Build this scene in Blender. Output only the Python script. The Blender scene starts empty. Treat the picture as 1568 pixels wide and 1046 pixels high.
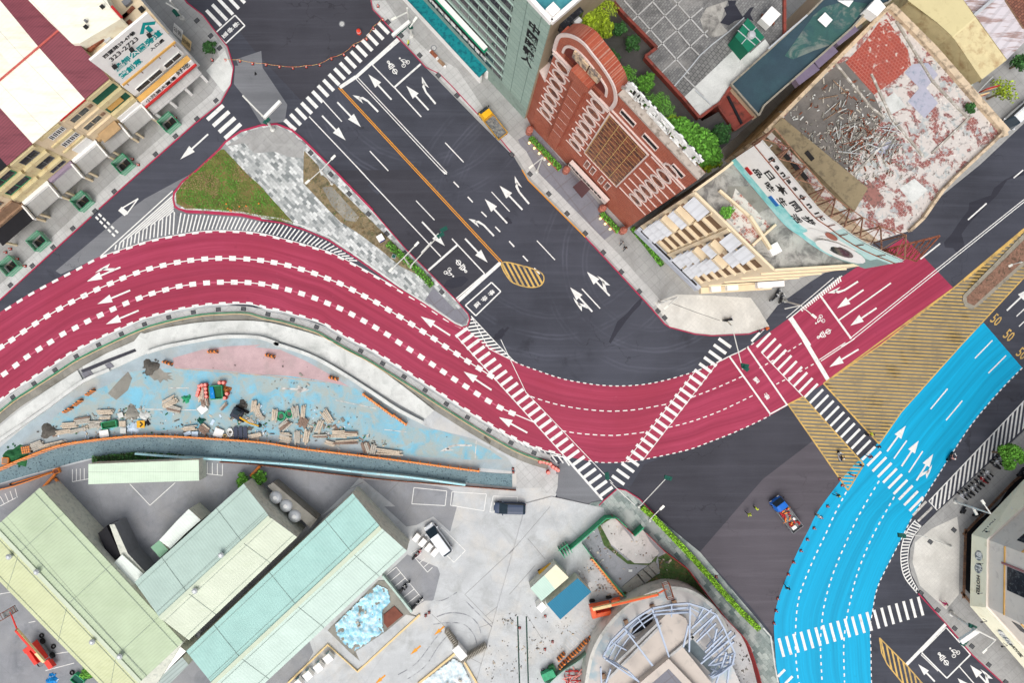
import bpy,math,random
from mathutils import Vector,Matrix,noise
from mathutils.geometry import tessellate_polygon
R=math.radians
SC=bpy.context.scene
H=110.0
# ---------------- camera, sky, sun, exposure ----------------
cam=bpy.data.cameras.new('camera'); camo=bpy.data.objects.new('camera',cam)
SC.collection.objects.link(camo); SC.camera=camo
camo.location=(0,0,H); camo.rotation_euler=(0,0,0)
cam.sensor_width=36; cam.lens=36*H/156.8; cam.shift_x=76/1568.
cam.clip_start=1; cam.clip_end=5000
wd=bpy.data.worlds.new('World'); SC.world=wd; wd.use_nodes=True
nt=wd.node_tree; bg=nt.nodes['Background']
sk=nt.nodes.new('ShaderNodeTexSky'); sk.sky_type='NISHITA'; sk.sun_disc=False
SUN_AZ,SUN_EL=R(190),R(60)
sk.sun_elevation=SUN_EL; sk.sun_rotation=SUN_AZ; sk.air_density=1.0; sk.dust_density=6.0; sk.ozone_density=1.0
hs=nt.nodes.new('ShaderNodeHueSaturation'); hs.inputs['Saturation'].default_value=.42
nt.links.new(sk.outputs[0],hs.inputs['Color']); nt.links.new(hs.outputs[0],bg.inputs[0]); bg.inputs[1].default_value=0.15
sun=bpy.data.lights.new('sun','SUN'); sun.energy=0.9; sun.angle=R(40); sun.color=(1,.985,.96)
suno=bpy.data.objects.new('sun',sun); SC.collection.objects.link(suno)
suno.rotation_euler=Vector((-math.sin(SUN_AZ)*math.cos(SUN_EL),-math.cos(SUN_AZ)*math.cos(SUN_EL),-math.sin(SUN_EL))).to_track_quat('-Z','Y').to_euler()
SC.view_settings.view_transform='Standard'; SC.view_settings.look='None'
SC.view_settings.gamma=1; SC.view_settings.exposure=0.1
try:SC.view_settings.use_curve_mapping=False
except Exception:pass

# ---------------- survey coordinates ----------------
# plan units: 0.1 m per unit on the ground, origin below the camera at (708, 523)
def G(x,y):return ((x-708)*.1,(523-y)*.1)
def W(x,y,h=0.0):
 k=(H-h)/H; return Vector(((x-708)*.1*k,(523-y)*.1*k,h))
OX={0:0,1:390,2:780,3:1168}; OY={0:0,1:260,2:520,3:776}
def T(r,c,*v):
 p=[(OX[c]+v[i]/3.875,OY[r]+v[i+1]/3.875) for i in range(0,len(v),2)]
 return p
def T1(r,c,x,y):return T(r,c,x,y)[0]
def lerp(a,b,t):return tuple(a[i]+(b[i]-a[i])*t for i in range(len(a)))
def dist(a,b):return math.hypot(a[0]-b[0],a[1]-b[1])
def smooth(pts,n=6,closed=False):
 P=list(pts); out=[]; m=len(P)
 rng=range(m if closed else m-1)
 for i in rng:
  if closed:p0,p1,p2,p3=P[(i-1) % m],P[i],P[(i+1) % m],P[(i+2) % m]
  else:p0,p1,p2,p3=P[max(i-1,0)],P[i],P[i+1],P[min(i+2,m-1)]
  for k in range(n):
   t=k/n; t2=t*t; t3=t2*t
   out.append(tuple(.5*(2*p1[j]+(p2[j]-p0[j])*t+(2*p0[j]-5*p1[j]+4*p2[j]-p3[j])*t2+(3*p1[j]-p0[j]-3*p2[j]+p3[j])*t3) for j in range(len(p1))))
 if not closed:out.append(tuple(P[-1]))
 return out
def resample(pts,step):
 out=[pts[0]]; acc=0
 for a,b in zip(pts,pts[1:]):
  L=dist(a,b)
  if L==0:continue
  d=step-acc
  while d<=L:out.append(lerp(a,b,d/L)); d+=step
  acc=L-(d-step)
 return out
def offset(pts,d):
 out=[]
 for i in range(len(pts)):
  a=pts[max(i-1,0)]; b=pts[min(i+1,len(pts)-1)]
  L=dist(a,b) or 1; nx,ny=-(b[1]-a[1])/L,(b[0]-a[0])/L
  out.append((pts[i][0]+nx*d,pts[i][1]+ny*d))
 return out
# ---------------- materials ----------------
MATS={}
def lin(c):
 return tuple(((v/255.)/12.92 if v/255.<=.04045 else ((v/255.+.055)/1.055) ** 2.4) for v in c)
class NT:
 def __init__(s,name):
  s.m=bpy.data.materials.new(name); s.m.use_nodes=True; s.t=s.m.node_tree; s.n=s.t.nodes
  s.b=s.n['Principled BSDF']; s.b.inputs['Specular IOR Level'].default_value=.25; s.tc=s.n.new('ShaderNodeTexCoord'); s.src=s.tc.outputs['Object']
 def L(s,a,b):s.t.links.new(a,b)
 def vec(s,scale=(1,1,1),rot=0,src=None):
  mp=s.n.new('ShaderNodeMapping'); mp.inputs['Scale'].default_value=scale; mp.inputs['Rotation'].default_value=(0,0,rot)
  s.L(src or s.src,mp.inputs[0]); return mp.outputs[0]
 def noise(s,sc,det=4,rough=.6,v=None,dist=0):
  n=s.n.new('ShaderNodeTexNoise'); n.inputs['Scale'].default_value=sc; n.inputs['Detail'].default_value=det
  n.inputs['Roughness'].default_value=rough; n.inputs['Distortion'].default_value=dist; s.L(v or s.src,n.inputs['Vector']); return n.outputs['Fac']
 def ramp(s,f,a,b,ca=0,cb=1):
  n=s.n.new('ShaderNodeMapRange'); s.L(f,n.inputs[0]); n.inputs[1].default_value=a; n.inputs[2].default_value=b
  n.inputs[3].default_value=ca; n.inputs[4].default_value=cb; n.clamp=True; return n.outputs[0]
 def mix(s,f,a,b,mode='MIX'):
  n=s.n.new('ShaderNodeMix'); n.data_type='RGBA'; n.blend_type=mode
  for k,v in ((0,f),(6,a),(7,b)):
   if isinstance(v,(int,float)):n.inputs[k].default_value=v
   elif isinstance(v,tuple):n.inputs[k].default_value=(*v[:3],1)
   else:s.L(v,n.inputs[k])
  return n.outputs[2]
 def math(s,op,a,b=None):
  n=s.n.new('ShaderNodeMath'); n.operation=op
  for k,v in ((0,a),(1,b)):
   if v is None:continue
   if isinstance(v,(int,float)):n.inputs[k].default_value=v
   else:s.L(v,n.inputs[k])
  return n.outputs[0]
 def bump(s,f,st=.3,d=.05):
  n=s.n.new('ShaderNodeBump'); n.inputs['Strength'].default_value=st; n.inputs['Distance'].default_value=d
  s.L(f,n.inputs['Height']); s.L(n.outputs[0],s.b.inputs['Normal'])
 def col(s,c):
  if isinstance(c,tuple):s.b.inputs['Base Color'].default_value=(*c[:3],1)
  else:s.L(c,s.b.inputs['Base Color'])
 def stripes(s,ang,period,duty,src=None):
  v=s.n.new('ShaderNodeVectorMath'); v.operation='DOT_PRODUCT'; s.L(src or s.src,v.inputs[0])
  v.inputs[1].default_value=(math.cos(ang)/period,math.sin(ang)/period,0)
  f=s.math('FRACT',v.outputs['Value']); return s.math('LESS_THAN',f,duty)
 def wave(s,ang,period,src=None):
  v=s.n.new('ShaderNodeVectorMath'); v.operation='DOT_PRODUCT'; s.L(src or s.src,v.inputs[0])
  v.inputs[1].default_value=(math.cos(ang)*6.2832/period,math.sin(ang)*6.2832/period,0)
  return s.math('SINE',v.outputs['Value'])
def plain(name,c,var=.12,scale=1.5,c2=None,thr=(.5,.65),rough=.75,metal=0,fine=25,fvar=.08,emit=0,amt=1.0,s2=None,bump=0):
 """colour with two octaves of real unevenness and optional stains in c2"""
 if name in MATS:return MATS[name]
 s=NT(name); c=lin(c)
 f=s.ramp(s.noise(scale),.3,.7)
 o=s.mix(f,tuple(v*(1-var) for v in c),tuple(min(1,v*(1+var)) for v in c))
 g=s.ramp(s.noise(fine,3),.3,.7)
 o=s.mix(g,s.mix(1.0,o,tuple([1-fvar]*3),'MULTIPLY'),s.mix(1.0,o,tuple([1+fvar]*3),'MULTIPLY'))
 if c2:
  st=s.ramp(s.noise(s2 or scale*1.7,6,.65,dist=.3),thr[0],thr[1],0,amt); o=s.mix(st,o,lin(c2))
 s.col(o); s.b.inputs['Roughness'].default_value=rough; s.b.inputs['Metallic'].default_value=metal
 if bump:s.bump(s.noise(fine,3),bump,.03)
 if emit:s.b.inputs['Emission Color'].default_value=(*c,1); s.b.inputs['Emission Strength'].default_value=emit
 MATS[name]=s.m; return s.m
def asphalt(name,c,lo=.75,hi=1.25,blot=None,dens=(.6,.72),arcs=False):
 s=NT(name); c=lin(c)
 f=s.ramp(s.noise(.06,5,.6),.35,.65)
 o=s.mix(f,tuple(v*lo for v in c),tuple(v*hi for v in c))
 st=s.ramp(s.noise(1,4,.6,v=s.vec((.05,.6,1),R(50))),.4,.75,0,.35)
 o=s.mix(st,o,tuple(v*1.5+.006 for v in c))
 vc=s.n.new('ShaderNodeTexVoronoi'); vc.feature='DISTANCE_TO_EDGE'; vc.inputs['Scale'].default_value=.11
 nn=s.n.new('ShaderNodeTexNoise'); nn.inputs['Scale'].default_value=.5; nn.inputs['Detail'].default_value=6; s.L(s.src,nn.inputs['Vector'])
 vm=s.n.new('ShaderNodeVectorMath'); vm.operation='MULTIPLY_ADD'; s.L(nn.outputs['Color'],vm.inputs[0]); vm.inputs[1].default_value=(4,4,0); s.L(s.src,vm.inputs[2]); s.L(vm.outputs[0],vc.inputs['Vector'])
 ck=s.math('MULTIPLY',s.ramp(vc.outputs['Distance'],.002,.008,.55,0),s.ramp(s.noise(.07,3),.5,.6)); o=s.mix(ck,o,tuple(v*.4 for v in c))
 dz=s.ramp(s.noise(1,6,.7,v=s.vec((.03,.9,1),R(47))),.5,.72,0,.3); o=s.mix(dz,o,tuple(v*1.9+.01 for v in c))
 pt=s.ramp(s.noise(.16,6,.62,dist=.6),dens[0],dens[1],0,.8)
 o=s.mix(pt,o,lin(blot) if blot else tuple(v*.55 for v in c))
 sp=s.ramp(s.noise(1.4,8,.75),.64,.74,0,.45); o=s.mix(sp,o,tuple(v*2.3 for v in c))
 fn=s.ramp(s.noise(14,2),.3,.7); o=s.mix(fn,s.mix(1.0,o,(.8,)*3,'MULTIPLY'),s.mix(1.0,o,(1.2,)*3,'MULTIPLY'))
 if arcs:
  for cx,cy,r in arcs:
   w=s.n.new('ShaderNodeVectorMath'); w.operation='DISTANCE'; s.L(s.src,w.inputs[0]); w.inputs[1].default_value=(cx,cy,0)
   rr=s.math('ADD',w.outputs['Value'],s.math('MULTIPLY',s.noise(.15),.8))
   d=s.math('ABSOLUTE',s.math('SUBTRACT',s.math('PINGPONG',s.math('SUBTRACT',rr,r),1.6),.3))
   near=s.ramp(s.math('ABSOLUTE',s.math('SUBTRACT',rr,r)),2.0,5.0,1,0)
   k=s.math('MULTIPLY',s.math('MULTIPLY',s.ramp(d,.05,.2,.28,0),near),s.ramp(s.noise(.12),.42,.58))
   o=s.mix(k,o,tuple(v*2.6 for v in c))
 s.col(o); s.b.inputs['Roughness'].default_value=.85; MATS[name]=s.m; return s.m
def concrete(name,c,stain=(120,118,112),wet=None,grid=None,gcol=(120,120,118),ang=0,amt=.6,sc=.18,thr=(.52,.7),crack=True):
 s=NT(name); c=lin(c)
 f=s.ramp(s.noise(.35,5),.3,.7); o=s.mix(f,tuple(v*.86 for v in c),tuple(min(v*1.12,1) for v in c))
 o=s.mix(s.ramp(s.noise(sc,8,.65,dist=.8),thr[0],thr[1],0,amt),o,lin(stain))
 if wet:o=s.mix(s.ramp(s.noise(sc*.7,7,.65,v=s.vec((1,1,1),1.0)),.5,.66,0,.75),o,lin(wet))
 if crack:
  v=s.n.new('ShaderNodeTexVoronoi'); v.feature='DISTANCE_TO_EDGE'; v.inputs['Scale'].default_value=.16
  nn=s.n.new('ShaderNodeTexNoise'); nn.inputs['Scale'].default_value=.8; s.L(s.src,nn.inputs['Vector'])
  mx=s.n.new('ShaderNodeMix'); mx.data_type='VECTOR'; mx.inputs[0].default_value=.12
  s.L(s.src,mx.inputs[4]); s.L(nn.outputs['Color'],mx.inputs[5]); s.L(mx.outputs[1],v.inputs['Vector'])
  o=s.mix(s.ramp(v.outputs['Distance'],.004,.012,.12,0),o,tuple(q*.5 for q in c))
 if grid:
  for a in (ang,ang+math.pi/2):o=s.mix(s.math('MULTIPLY',s.stripes(a,grid,.07),.55),o,lin(gcol))
 ds=s.ramp(s.noise(1.1,9,.75,dist=.5),.6,.72,0,.45); o=s.mix(ds,o,tuple(q*.62 for q in c)); lw_=s.ramp(s.noise(.22,9,.7,dist=1.2,v=s.vec((1,1,1),2)),.56,.62,0,.3); o=s.mix(lw_,o,tuple(min(1,q*1.25) for q in c))
 fn=s.ramp(s.noise(9,4),.3,.7); o=s.mix(fn,s.mix(1.0,o,(.9,)*3,'MULTIPLY'),s.mix(1.0,o,(1.1,)*3,'MULTIPLY'))
 s.col(o); s.b.inputs['Roughness'].default_value=.8; MATS[name]=s.m; return s.m
def paint_road(name,c1,c2,cl,wc=(205,130,150)):
 s=NT(name); uv=s.tc.outputs['UV']
 f=s.ramp(s.noise(1,6,.7,v=s.vec((.05,2.4,1),0,uv)),.3,.7)
 o=s.mix(f,lin(c1),lin(c2))
 o=s.mix(s.ramp(s.noise(.05,4),.35,.65,0,.5),o,lin(cl))
 wp=s.ramp(s.noise(1,2,.5,v=s.vec((.012,.9,1),0,uv)),.42,.62,0,.4); o=s.mix(wp,o,tuple(v*.72 for v in lin(c1)))
 dr=s.ramp(s.noise(1,5,.7,v=s.vec((.9,1.6,1),.3,uv)),.66,.76,0,.3); o=s.mix(dr,o,lin(wc))
 g=s.ramp(s.noise(1,7,.8,v=s.vec((.4,7,1),0,uv)),.58,.75,0,.35)
 o=s.mix(g,o,tuple(min(1,v*1.5+.02) for v in lin(c2)))
 sc=s.ramp(s.noise(.5,9,.78),.6,.7,0,.45); o=s.mix(sc,o,tuple(v*.6 for v in lin(c1)))
 s.col(o); s.b.inputs['Roughness'].default_value=.6; MATS[name]=s.m; return s.m
def ribbed(name,c,ang,period=.45,stain=None,line=.8,amt=.5,panel=None,thr=(.5,.66),st_ang=None):
 s=NT(name); c=lin(c)
 f=s.ramp(s.noise(.3,4),.3,.7); o=s.mix(f,tuple(v*.92 for v in c),tuple(min(v*1.06,1) for v in c))
 if stain:o=s.mix(s.ramp(s.noise(1,6,.65,v=s.vec((.25,1.5,1) ,-(st_ang if st_ang is not None else ang+math.pi/2))),thr[0],thr[1],0,amt),o,lin(stain))
 o=s.mix(s.math('MULTIPLY',s.stripes(ang,period,.3),1-line),o,(0.02,.02,.02))
 if panel:o=s.mix(s.math('MULTIPLY',s.stripes(ang+math.pi/2,panel,.012),.3),o,(.05,.05,.05))
 w=s.wave(ang,period); s.bump(w,.25,.02); s.col(o); s.b.inputs['Roughness'].default_value=.55
 MATS[name]=s.m; return s.m
def bricks(name,c1,c2,mortar,w=.6,h=.3,ang=0,src=None,stain=None,ms=.02,thr=(.5,.6),amt=.9,st_sc=.5,wall=False,off=.5,gapmix=1):
 s=NT(name); b=s.n.new('ShaderNodeTexBrick'); b.inputs['Color1'].default_value=(*lin(c1),1); b.inputs['Color2'].default_value=(*lin(c2),1)
 b.inputs['Mortar'].default_value=(*lin(mortar),1); b.inputs['Scale'].default_value=1; b.inputs['Mortar Size'].default_value=ms
 b.inputs['Brick Width'].default_value=w; b.inputs['Row Height'].default_value=h; b.offset=off
 if wall:
  q=s.n.new('ShaderNodeSeparateXYZ'); s.L(s.src,q.inputs[0]); k=s.n.new('ShaderNodeCombineXYZ')
  s.L(s.math('ADD',s.math('MULTIPLY',q.outputs[0],math.cos(ang)),s.math('MULTIPLY',q.outputs[1],math.sin(ang))),k.inputs[0]); s.L(q.outputs[2],k.inputs[1]); s.L(k.outputs[0],b.inputs['Vector'])
 else:s.L(s.vec((1,1,1),-ang),b.inputs['Vector'])
 o=b.outputs['Color']
 g=s.ramp(s.noise(5,4),.3,.7); o=s.mix(g,s.mix(1.0,o,(.82,)*3,'MULTIPLY'),s.mix(1.0,o,(1.18,)*3,'MULTIPLY'))
 for i,q in enumerate(stain or []):
  cc,sc,a,bb,am=q
  o=s.mix(s.ramp(s.noise(sc,8,.62,dist=.4,v=s.vec((1,1,1),i*1.3+.4)),a,bb,0,am),o,lin(cc))
 s.col(o); s.b.inputs['Roughness'].default_value=.8; MATS[name]=s.m; return s.m
def M_(n):return MATS[n]
# ---------------- mesh builder and scene tree ----------------
class MB:
 def __init__(s):s.v=[]; s.f=[]; s.mi=[]; s.uv=None; s.k=0
 def face(s,pts,mi=None):
  i=len(s.v); s.v+=[tuple(p) for p in pts]; s.f.append(tuple(range(i,i+len(pts)))); s.mi.append(s.k if mi is None else mi); return s
 def poly(s,pts,z,up=True):
  P=[Vector((p[0],p[1],z)) for p in pts]; tr=tessellate_polygon([P]); i=len(s.v); s.v+=[tuple(p) for p in P]
  for t in tr:
   a,b,c=(P[k] for k in t); cr=(b-a).cross(c-a).z
   if abs(cr)<1e-9:continue
   t=t if (cr>0)==up else t[::-1]; s.f.append(tuple(i+k for k in t)); s.mi.append(s.k)
  return s
 def prism(s,pts,z0,z1,bottom=False):
  ar=sum(pts[i-1][0]*pts[i][1]-pts[i][0]*pts[i-1][1] for i in range(len(pts)))
  if ar<0:pts=pts[::-1]
  n=len(pts); s.poly(pts,z1); i=len(s.v)
  s.v+=[(p[0],p[1],z0) for p in pts]+[(p[0],p[1],z1) for p in pts]
  for k in range(n):
   q=(k+1) % n; s.f.append((i+k,i+q,i+n+q,i+n+k)); s.mi.append(s.k)
  if bottom:s.poly(pts,z0,False)
  return s
 def hexa(s,p):
  i=len(s.v); s.v+=[tuple(q) for q in p]
  for f in ((3,2,1,0),(4,5,6,7),(0,1,5,4),(1,2,6,5),(2,3,7,6),(3,0,4,7)):s.f.append(tuple(i+k for k in f)); s.mi.append(s.k)
  return s
 def box(s,c,d,rz=0,top=1.0,ty=None):
  ca,sa=math.cos(rz),math.sin(rz); P=[]; ty=top if ty is None else ty
  for z,kx,ky in ((0,1,1),(d[2],top,ty)):
   for sx,sy in ((-1,-1),(1,-1),(1,1),(-1,1)):
    x=sx*d[0]/2*kx; y=sy*d[1]/2*ky; P.append((c[0]+x*ca-y*sa,c[1]+x*sa+y*ca,c[2]+z))
  return s.hexa(P)
 def slab(s,a,b,w,h,zoff=0):
  a=Vector(a); b=Vector(b); d=(b-a);
  if d.length<1e-6:return s
  d.normalize(); up=Vector((0,0,1)) if abs(d.z)<.95 else Vector((1,0,0)); n=d.cross(up).normalized(); u=n.cross(d).normalized()
  a=a+u*zoff; b=b+u*zoff
  return s.hexa([a-n*w/2,a+n*w/2,b+n*w/2,b-n*w/2,a-n*w/2+u*h,a+n*w/2+u*h,b+n*w/2+u*h,b-n*w/2+u*h])
 def tube(s,pts,r,n=6,cap=True):
  pts=[Vector(p) for p in pts]; rs=r if isinstance(r,(list,tuple)) else [r]*len(pts); base=len(s.v)
  for i,p in enumerate(pts):
   d=(pts[min(i+1,len(pts)-1)]-pts[max(i-1,0)]).normalized(); up=Vector((0,0,1)) if abs(d.z)<.9 else Vector((1,0,0))
   a=d.cross(up).normalized(); b=a.cross(d)
   for k in range(n):
    t=2*math.pi*k/n; s.v.append(tuple(p+(a*math.cos(t)+b*math.sin(t))*rs[i]))
  for i in range(len(pts)-1):
   for k in range(n):
    q=(k+1) % n; o=base+i*n; s.f.append((o+k,o+n+k,o+n+q,o+q)); s.mi.append(s.k)
  if cap:
   s.f.append(tuple(base+k for k in range(n))); s.mi.append(s.k)
   o=base+(len(pts)-1)*n; s.f.append(tuple(o+k for k in reversed(range(n)))); s.mi.append(s.k)
  return s
 def lathe(s,prof,n=12,c=(0,0,0)):
  b=len(s.v)
  for r,z in prof:
   for k in range(n):t=2*math.pi*k/n; s.v.append((c[0]+r*math.cos(t),c[1]+r*math.sin(t),c[2]+z))
  for i in range(len(prof)-1):
   for k in range(n):q=(k+1) % n; s.f.append((b+i*n+k,b+i*n+q,b+i*n+n+q,b+i*n+n+k)); s.mi.append(s.k)
  s.f.append(tuple(b+k for k in reversed(range(n)))); s.mi.append(s.k)
  o=b+(len(prof)-1)*n; s.f.append(tuple(o+k for k in range(n))); s.mi.append(s.k); return s
 def strip(s,left,right,z,uv=False):
  b=len(s.v); n=len(left)
  for l,r in zip(left,right):s.v.append((l[0],l[1],z)); s.v.append((r[0],r[1],z))
  for i in range(n-1):
   o=b+2*i; f=(o+1,o+3,o+2,o)
   A,B_,C=(Vector(s.v[q]) for q in f[:3])
   if (B_-A).cross(C-A).z<0:f=f[::-1]
   s.f.append(f); s.mi.append(s.k)
  if uv:
   s.uv={}; L=0
   for i in range(n):
    if i:L+=(dist(left[i],left[i-1])+dist(right[i],right[i-1]))/2
    wdt=dist(left[i],right[i]); s.uv[b+2*i]=(L,0); s.uv[b+2*i+1]=(L,wdt)
  return s
 def build(s,name,mat,parent=None,smooth_=False,bevel=0):
  me=bpy.data.meshes.new(name); vs=s.v
  if parent is not None and parent.get('_w'):
   inv=parent.matrix_basis.inverted(); vs=[tuple(inv @ Vector(p)) for p in vs]
  me.from_pydata(vs,[],s.f); me.update()
  for m in (mat if isinstance(mat,(list,tuple)) else [mat]):me.materials.append(m)
  if isinstance(mat,(list,tuple)):me.polygons.foreach_set('material_index',s.mi)
  if s.uv:
   u=me.uv_layers.new(name='UVMap')
   for lp in me.loops:u.data[lp.index].uv=s.uv.get(lp.vertex_index,(0,0))
  if smooth_:me.polygons.foreach_set('use_smooth',[True]*len(me.polygons))
  o=bpy.data.objects.new(name,me); SC.collection.objects.link(o)
  if bevel:
   md=o.modifiers.new('bevel','BEVEL'); md.width=bevel; md.segments=2; md.limit_method='ANGLE'
  if parent is not None:
   q=parent
   while q.parent is not None:q=q.parent
   o.parent=parent
   if q is not parent and q.get('_w'):
    me.transform((q.matrix_basis @ parent.matrix_basis).inverted())
  return o
def tag(o,label=None,cat=None,group=None,kind=None):
 if label:o['label']=label
 if cat:o['category']=cat
 if group:o['group']=group
 if kind:o['kind']=kind
 return o
def thing(name,label,cat,loc=(0,0,0),rz=0,group=None,world=False):
 o=bpy.data.objects.new(name,None); o.empty_display_size=.3; SC.collection.objects.link(o)
 o.location=loc; o.rotation_euler=(0,0,rz)
 if world:o['_w']=1; o.matrix_basis=Matrix.Translation(Vector(loc)) @ Matrix.Rotation(rz,4,'Z')
 return tag(o,label,cat,group)
def struct(name,mb,mat):return tag(mb.build(name,mat),kind='structure')
KIDS={}
def kids(o):
 return [c for c in SC.collection.objects if c.parent==o]
def copy_tree(o,loc=None,rz=None,label=None,group=None,parent=None,cache=None):
 c=o.copy(); SC.collection.objects.link(c)
 if parent is not None:c.parent=parent
 if loc is not None:c.location=loc
 if rz is not None:c.rotation_euler=(0,0,rz)
 if label:c['label']=label
 if group:c['group']=group
 if o.name not in KIDS:KIDS[o.name]=kids(o)
 for ch in KIDS[o.name]:copy_tree(ch,parent=c)
 return c
def series(proto,spots,labels,group,z=0.0):
 out=[]
 for i,(x,y,a) in enumerate(spots):
  g=G(x,y); lab=labels[i] if isinstance(labels,(list,tuple)) else labels(i)
  if i==0 and not proto.get('_used'):
   o=proto; proto['_used']=1; o.location=(g[0],g[1],z); o.rotation_euler=(0,0,a); o['label']=lab; o['group']=group
  else:o=copy_tree(proto,(g[0],g[1],z),a,lab,group)
  out.append(o)
 return out
ORD=['first','second','third','fourth','fifth','sixth','seventh','eighth','ninth','tenth','eleventh','twelfth','thirteenth','fourteenth','fifteenth','sixteenth','seventeenth','eighteenth','nineteenth','twentieth']+['twenty-'+q for q in ('first','second','third','fourth','fifth','sixth','seventh','eighth','ninth')]+['thirtieth']+['thirty-'+q for q in ('first','second','third','fourth','fifth','sixth','seventh','eighth','ninth')]+['fortieth']+['forty-'+q for q in ('first','second','third','fourth','fifth','sixth','seventh','eighth','ninth')]
def ang(a,b):
 return math.atan2(-(b[1]-a[1]),b[0]-a[0])
def GP(pts):return [G(*p) for p in pts]
def text(body,size,ext=0.02,bold=0.0):
 c=bpy.data.curves.new('t','FONT'); c.body=body; c.size=size; c.extrude=ext; c.offset=bold; c.resolution_u=2
 c.align_x='CENTER'; c.align_y='CENTER'
 o=bpy.data.objects.new('t',c); SC.collection.objects.link(o); bpy.context.view_layer.update()
 m=bpy.data.meshes.new_from_object(o.evaluated_get(bpy.context.evaluated_depsgraph_get())); bpy.data.objects.remove(o); m.materials.clear(); return m
def put_text(name,body,size,mat,o,ux,uy,parent=None,ext=.02,bold=0.0,sx=1.0,sy=1.0):
 """lettering with its centre at o, reading along ux, tops towards uy"""
 m=text(body,size,ext,bold); ux=Vector(ux).normalized(); uy=Vector(uy); uy=(uy-ux*uy.dot(ux)).normalized(); n=ux.cross(uy)
 m.transform(Matrix(((ux.x*sx,uy.x*sy,n.x,o[0]),(ux.y*sx,uy.y*sy,n.y,o[1]),(ux.z*sx,uy.z*sy,n.z,o[2]),(0,0,0,1))))
 m.materials.append(mat); ob=bpy.data.objects.new(name,m); SC.collection.objects.link(ob)
 if parent is not None:
  ob.parent=parent
  if parent.get('_w'):m.transform(parent.matrix_basis.inverted())
  elif parent.parent is not None and parent.parent.get('_w'):m.transform((parent.parent.matrix_basis @ parent.matrix_basis).inverted())
 return ob
class Wall:
 def __init__(s,a,b,ha=0.0):
  s.a=W(*a,ha).xy; s.b=W(*b,ha).xy; d=s.b-s.a; s.L=d.length; s.u=d.normalized()
  s.n=Vector((s.u.y,-s.u.x))
  if s.n.dot(-s.a)<0:s.n=-s.n
  s.d=s.n.dot(s.a)
 def px(s,x,y,off=0.0):
  g=Vector(G(x,y)); k=(s.d+off)/s.n.dot(g); return Vector((g.x*k,g.y*k,H*(1-k)))
 def uh(s,x,y):p=s.px(x,y); return ((p.xy-s.a).dot(s.u),p.z)
 def P(s,u,h,off=0.0):q=s.a+s.u*u+s.n*off; return Vector((q.x,q.y,h))
 def panel(s,mb,u0,u1,h0,h1,o0=-.02,o1=.05):
  P=[s.P(u0,h0,o0),s.P(u1,h0,o0),s.P(u1,h0,o1),s.P(u0,h0,o1),s.P(u0,h1,o0),s.P(u1,h1,o0),s.P(u1,h1,o1),s.P(u0,h1,o1)]
  v=(P[1]-P[0]).cross(P[3]-P[0]).z
  if v<0:P=[P[0],P[3],P[2],P[1],P[4],P[7],P[6],P[5]]
  mb.hexa(P); return mb
 def rpx(s,p,q):
  a=s.uh(*p); b=s.uh(*q); return (min(a[0],b[0]),max(a[0],b[0]),min(a[1],b[1]),max(a[1],b[1]))
# ================= GROUND, ROADS, PAVEMENTS =================
A50=R(-45)
asphalt('asphalt',(64,66,75),arcs=[(*G(850,330),19),(*G(1000,400),14),(*G(640,120),16)],dens=(.62,.75))
asphalt('asphalt_new',(60,60,67),lo=.8,hi=1.2,dens=(.66,.8))
asphalt('asphalt_brown',(84,80,86),lo=.88,hi=1.12,dens=(.72,.8))
asphalt('asphalt_worn',(120,113,98),lo=.8,hi=1.15,blot=(84,70,38),dens=(.56,.7))
paint_road('red_paint',(146,44,72),(178,68,98),(146,42,60))
paint_road('blue_paint',(0,150,192),(0,180,226),(0,158,204),(80,190,220))
plain('white_paint',(226,226,222),.06,1.2,(164,162,164),(.54,.72),.6,fine=9,amt=.6,s2=1.6)
plain('white_paint_worn',(205,202,196),.08,1.2,(120,118,116),(.45,.65),.6,fine=9,amt=.8,s2=1.3)
plain('yellow_paint',(208,172,98),.1,1.2,(140,120,84),(.46,.66),.6,fine=9,amt=.75,s2=.6)
plain('orange_line',(222,150,40),.06,1.2,None,rough=.6)
plain('red_kerb',(170,48,80),.12,.8,(130,100,104),(.55,.72),.7,amt=.8)
concrete('pavement',(158,158,156),(134,132,128),grid=1.2,gcol=(136,136,134),ang=R(-48))
concrete('pavement_light',(205,203,196),(182,178,170),grid=.55,gcol=(186,184,178),ang=R(-42),crack=False)
concrete('pavement_gutter',(186,186,184),(160,158,154),grid=1.0,gcol=(150,150,148),ang=R(-50),crack=False)
concrete('pavement_dark',(124,124,132),(112,112,118),grid=2.4,gcol=(110,104,106),ang=R(-52),crack=False)
concrete('yard',(186,189,190),(156,158,156),wet=(202,198,190),amt=.8)
concrete('yard_grey',(140,142,146),(106,110,116),wet=(146,146,146),amt=.7)
concrete('yard_bluish',(158,172,178),(160,156,144),wet=(180,178,170),amt=.85,sc=.12,crack=False)
concrete('old_blue',(120,180,202),(164,172,166),wet=(152,176,182),amt=.95,sc=.4,thr=(.38,.58),crack=False)
concrete('old_pink',(184,158,160),(166,150,148),amt=.6,sc=.3,crack=False)
concrete('curb_white',(206,208,204),(168,172,168),amt=.7,sc=.5,crack=False)
concrete('debris',(134,132,124),(104,100,90),wet=(160,156,146),amt=.9,sc=.5,crack=False)
bricks('patchwork',(214,216,214),(118,124,124),(140,144,142),.8,.42,R(-47),ms=.012,stain=[((158,162,160),.3,.52,.7,.4)])
bricks('patchwork_green',(172,180,174),(96,112,110),(116,124,122),1.2,.6,R(-52),ms=.015,stain=[((168,172,168),.25,.5,.62,.8)])
bricks('checker_plate',(116,140,146),(108,132,140),(98,120,128),.6,.6,R(-10),ms=.01,stain=[((54,68,78),3.4,.58,.62,.9)],off=.5)
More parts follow.
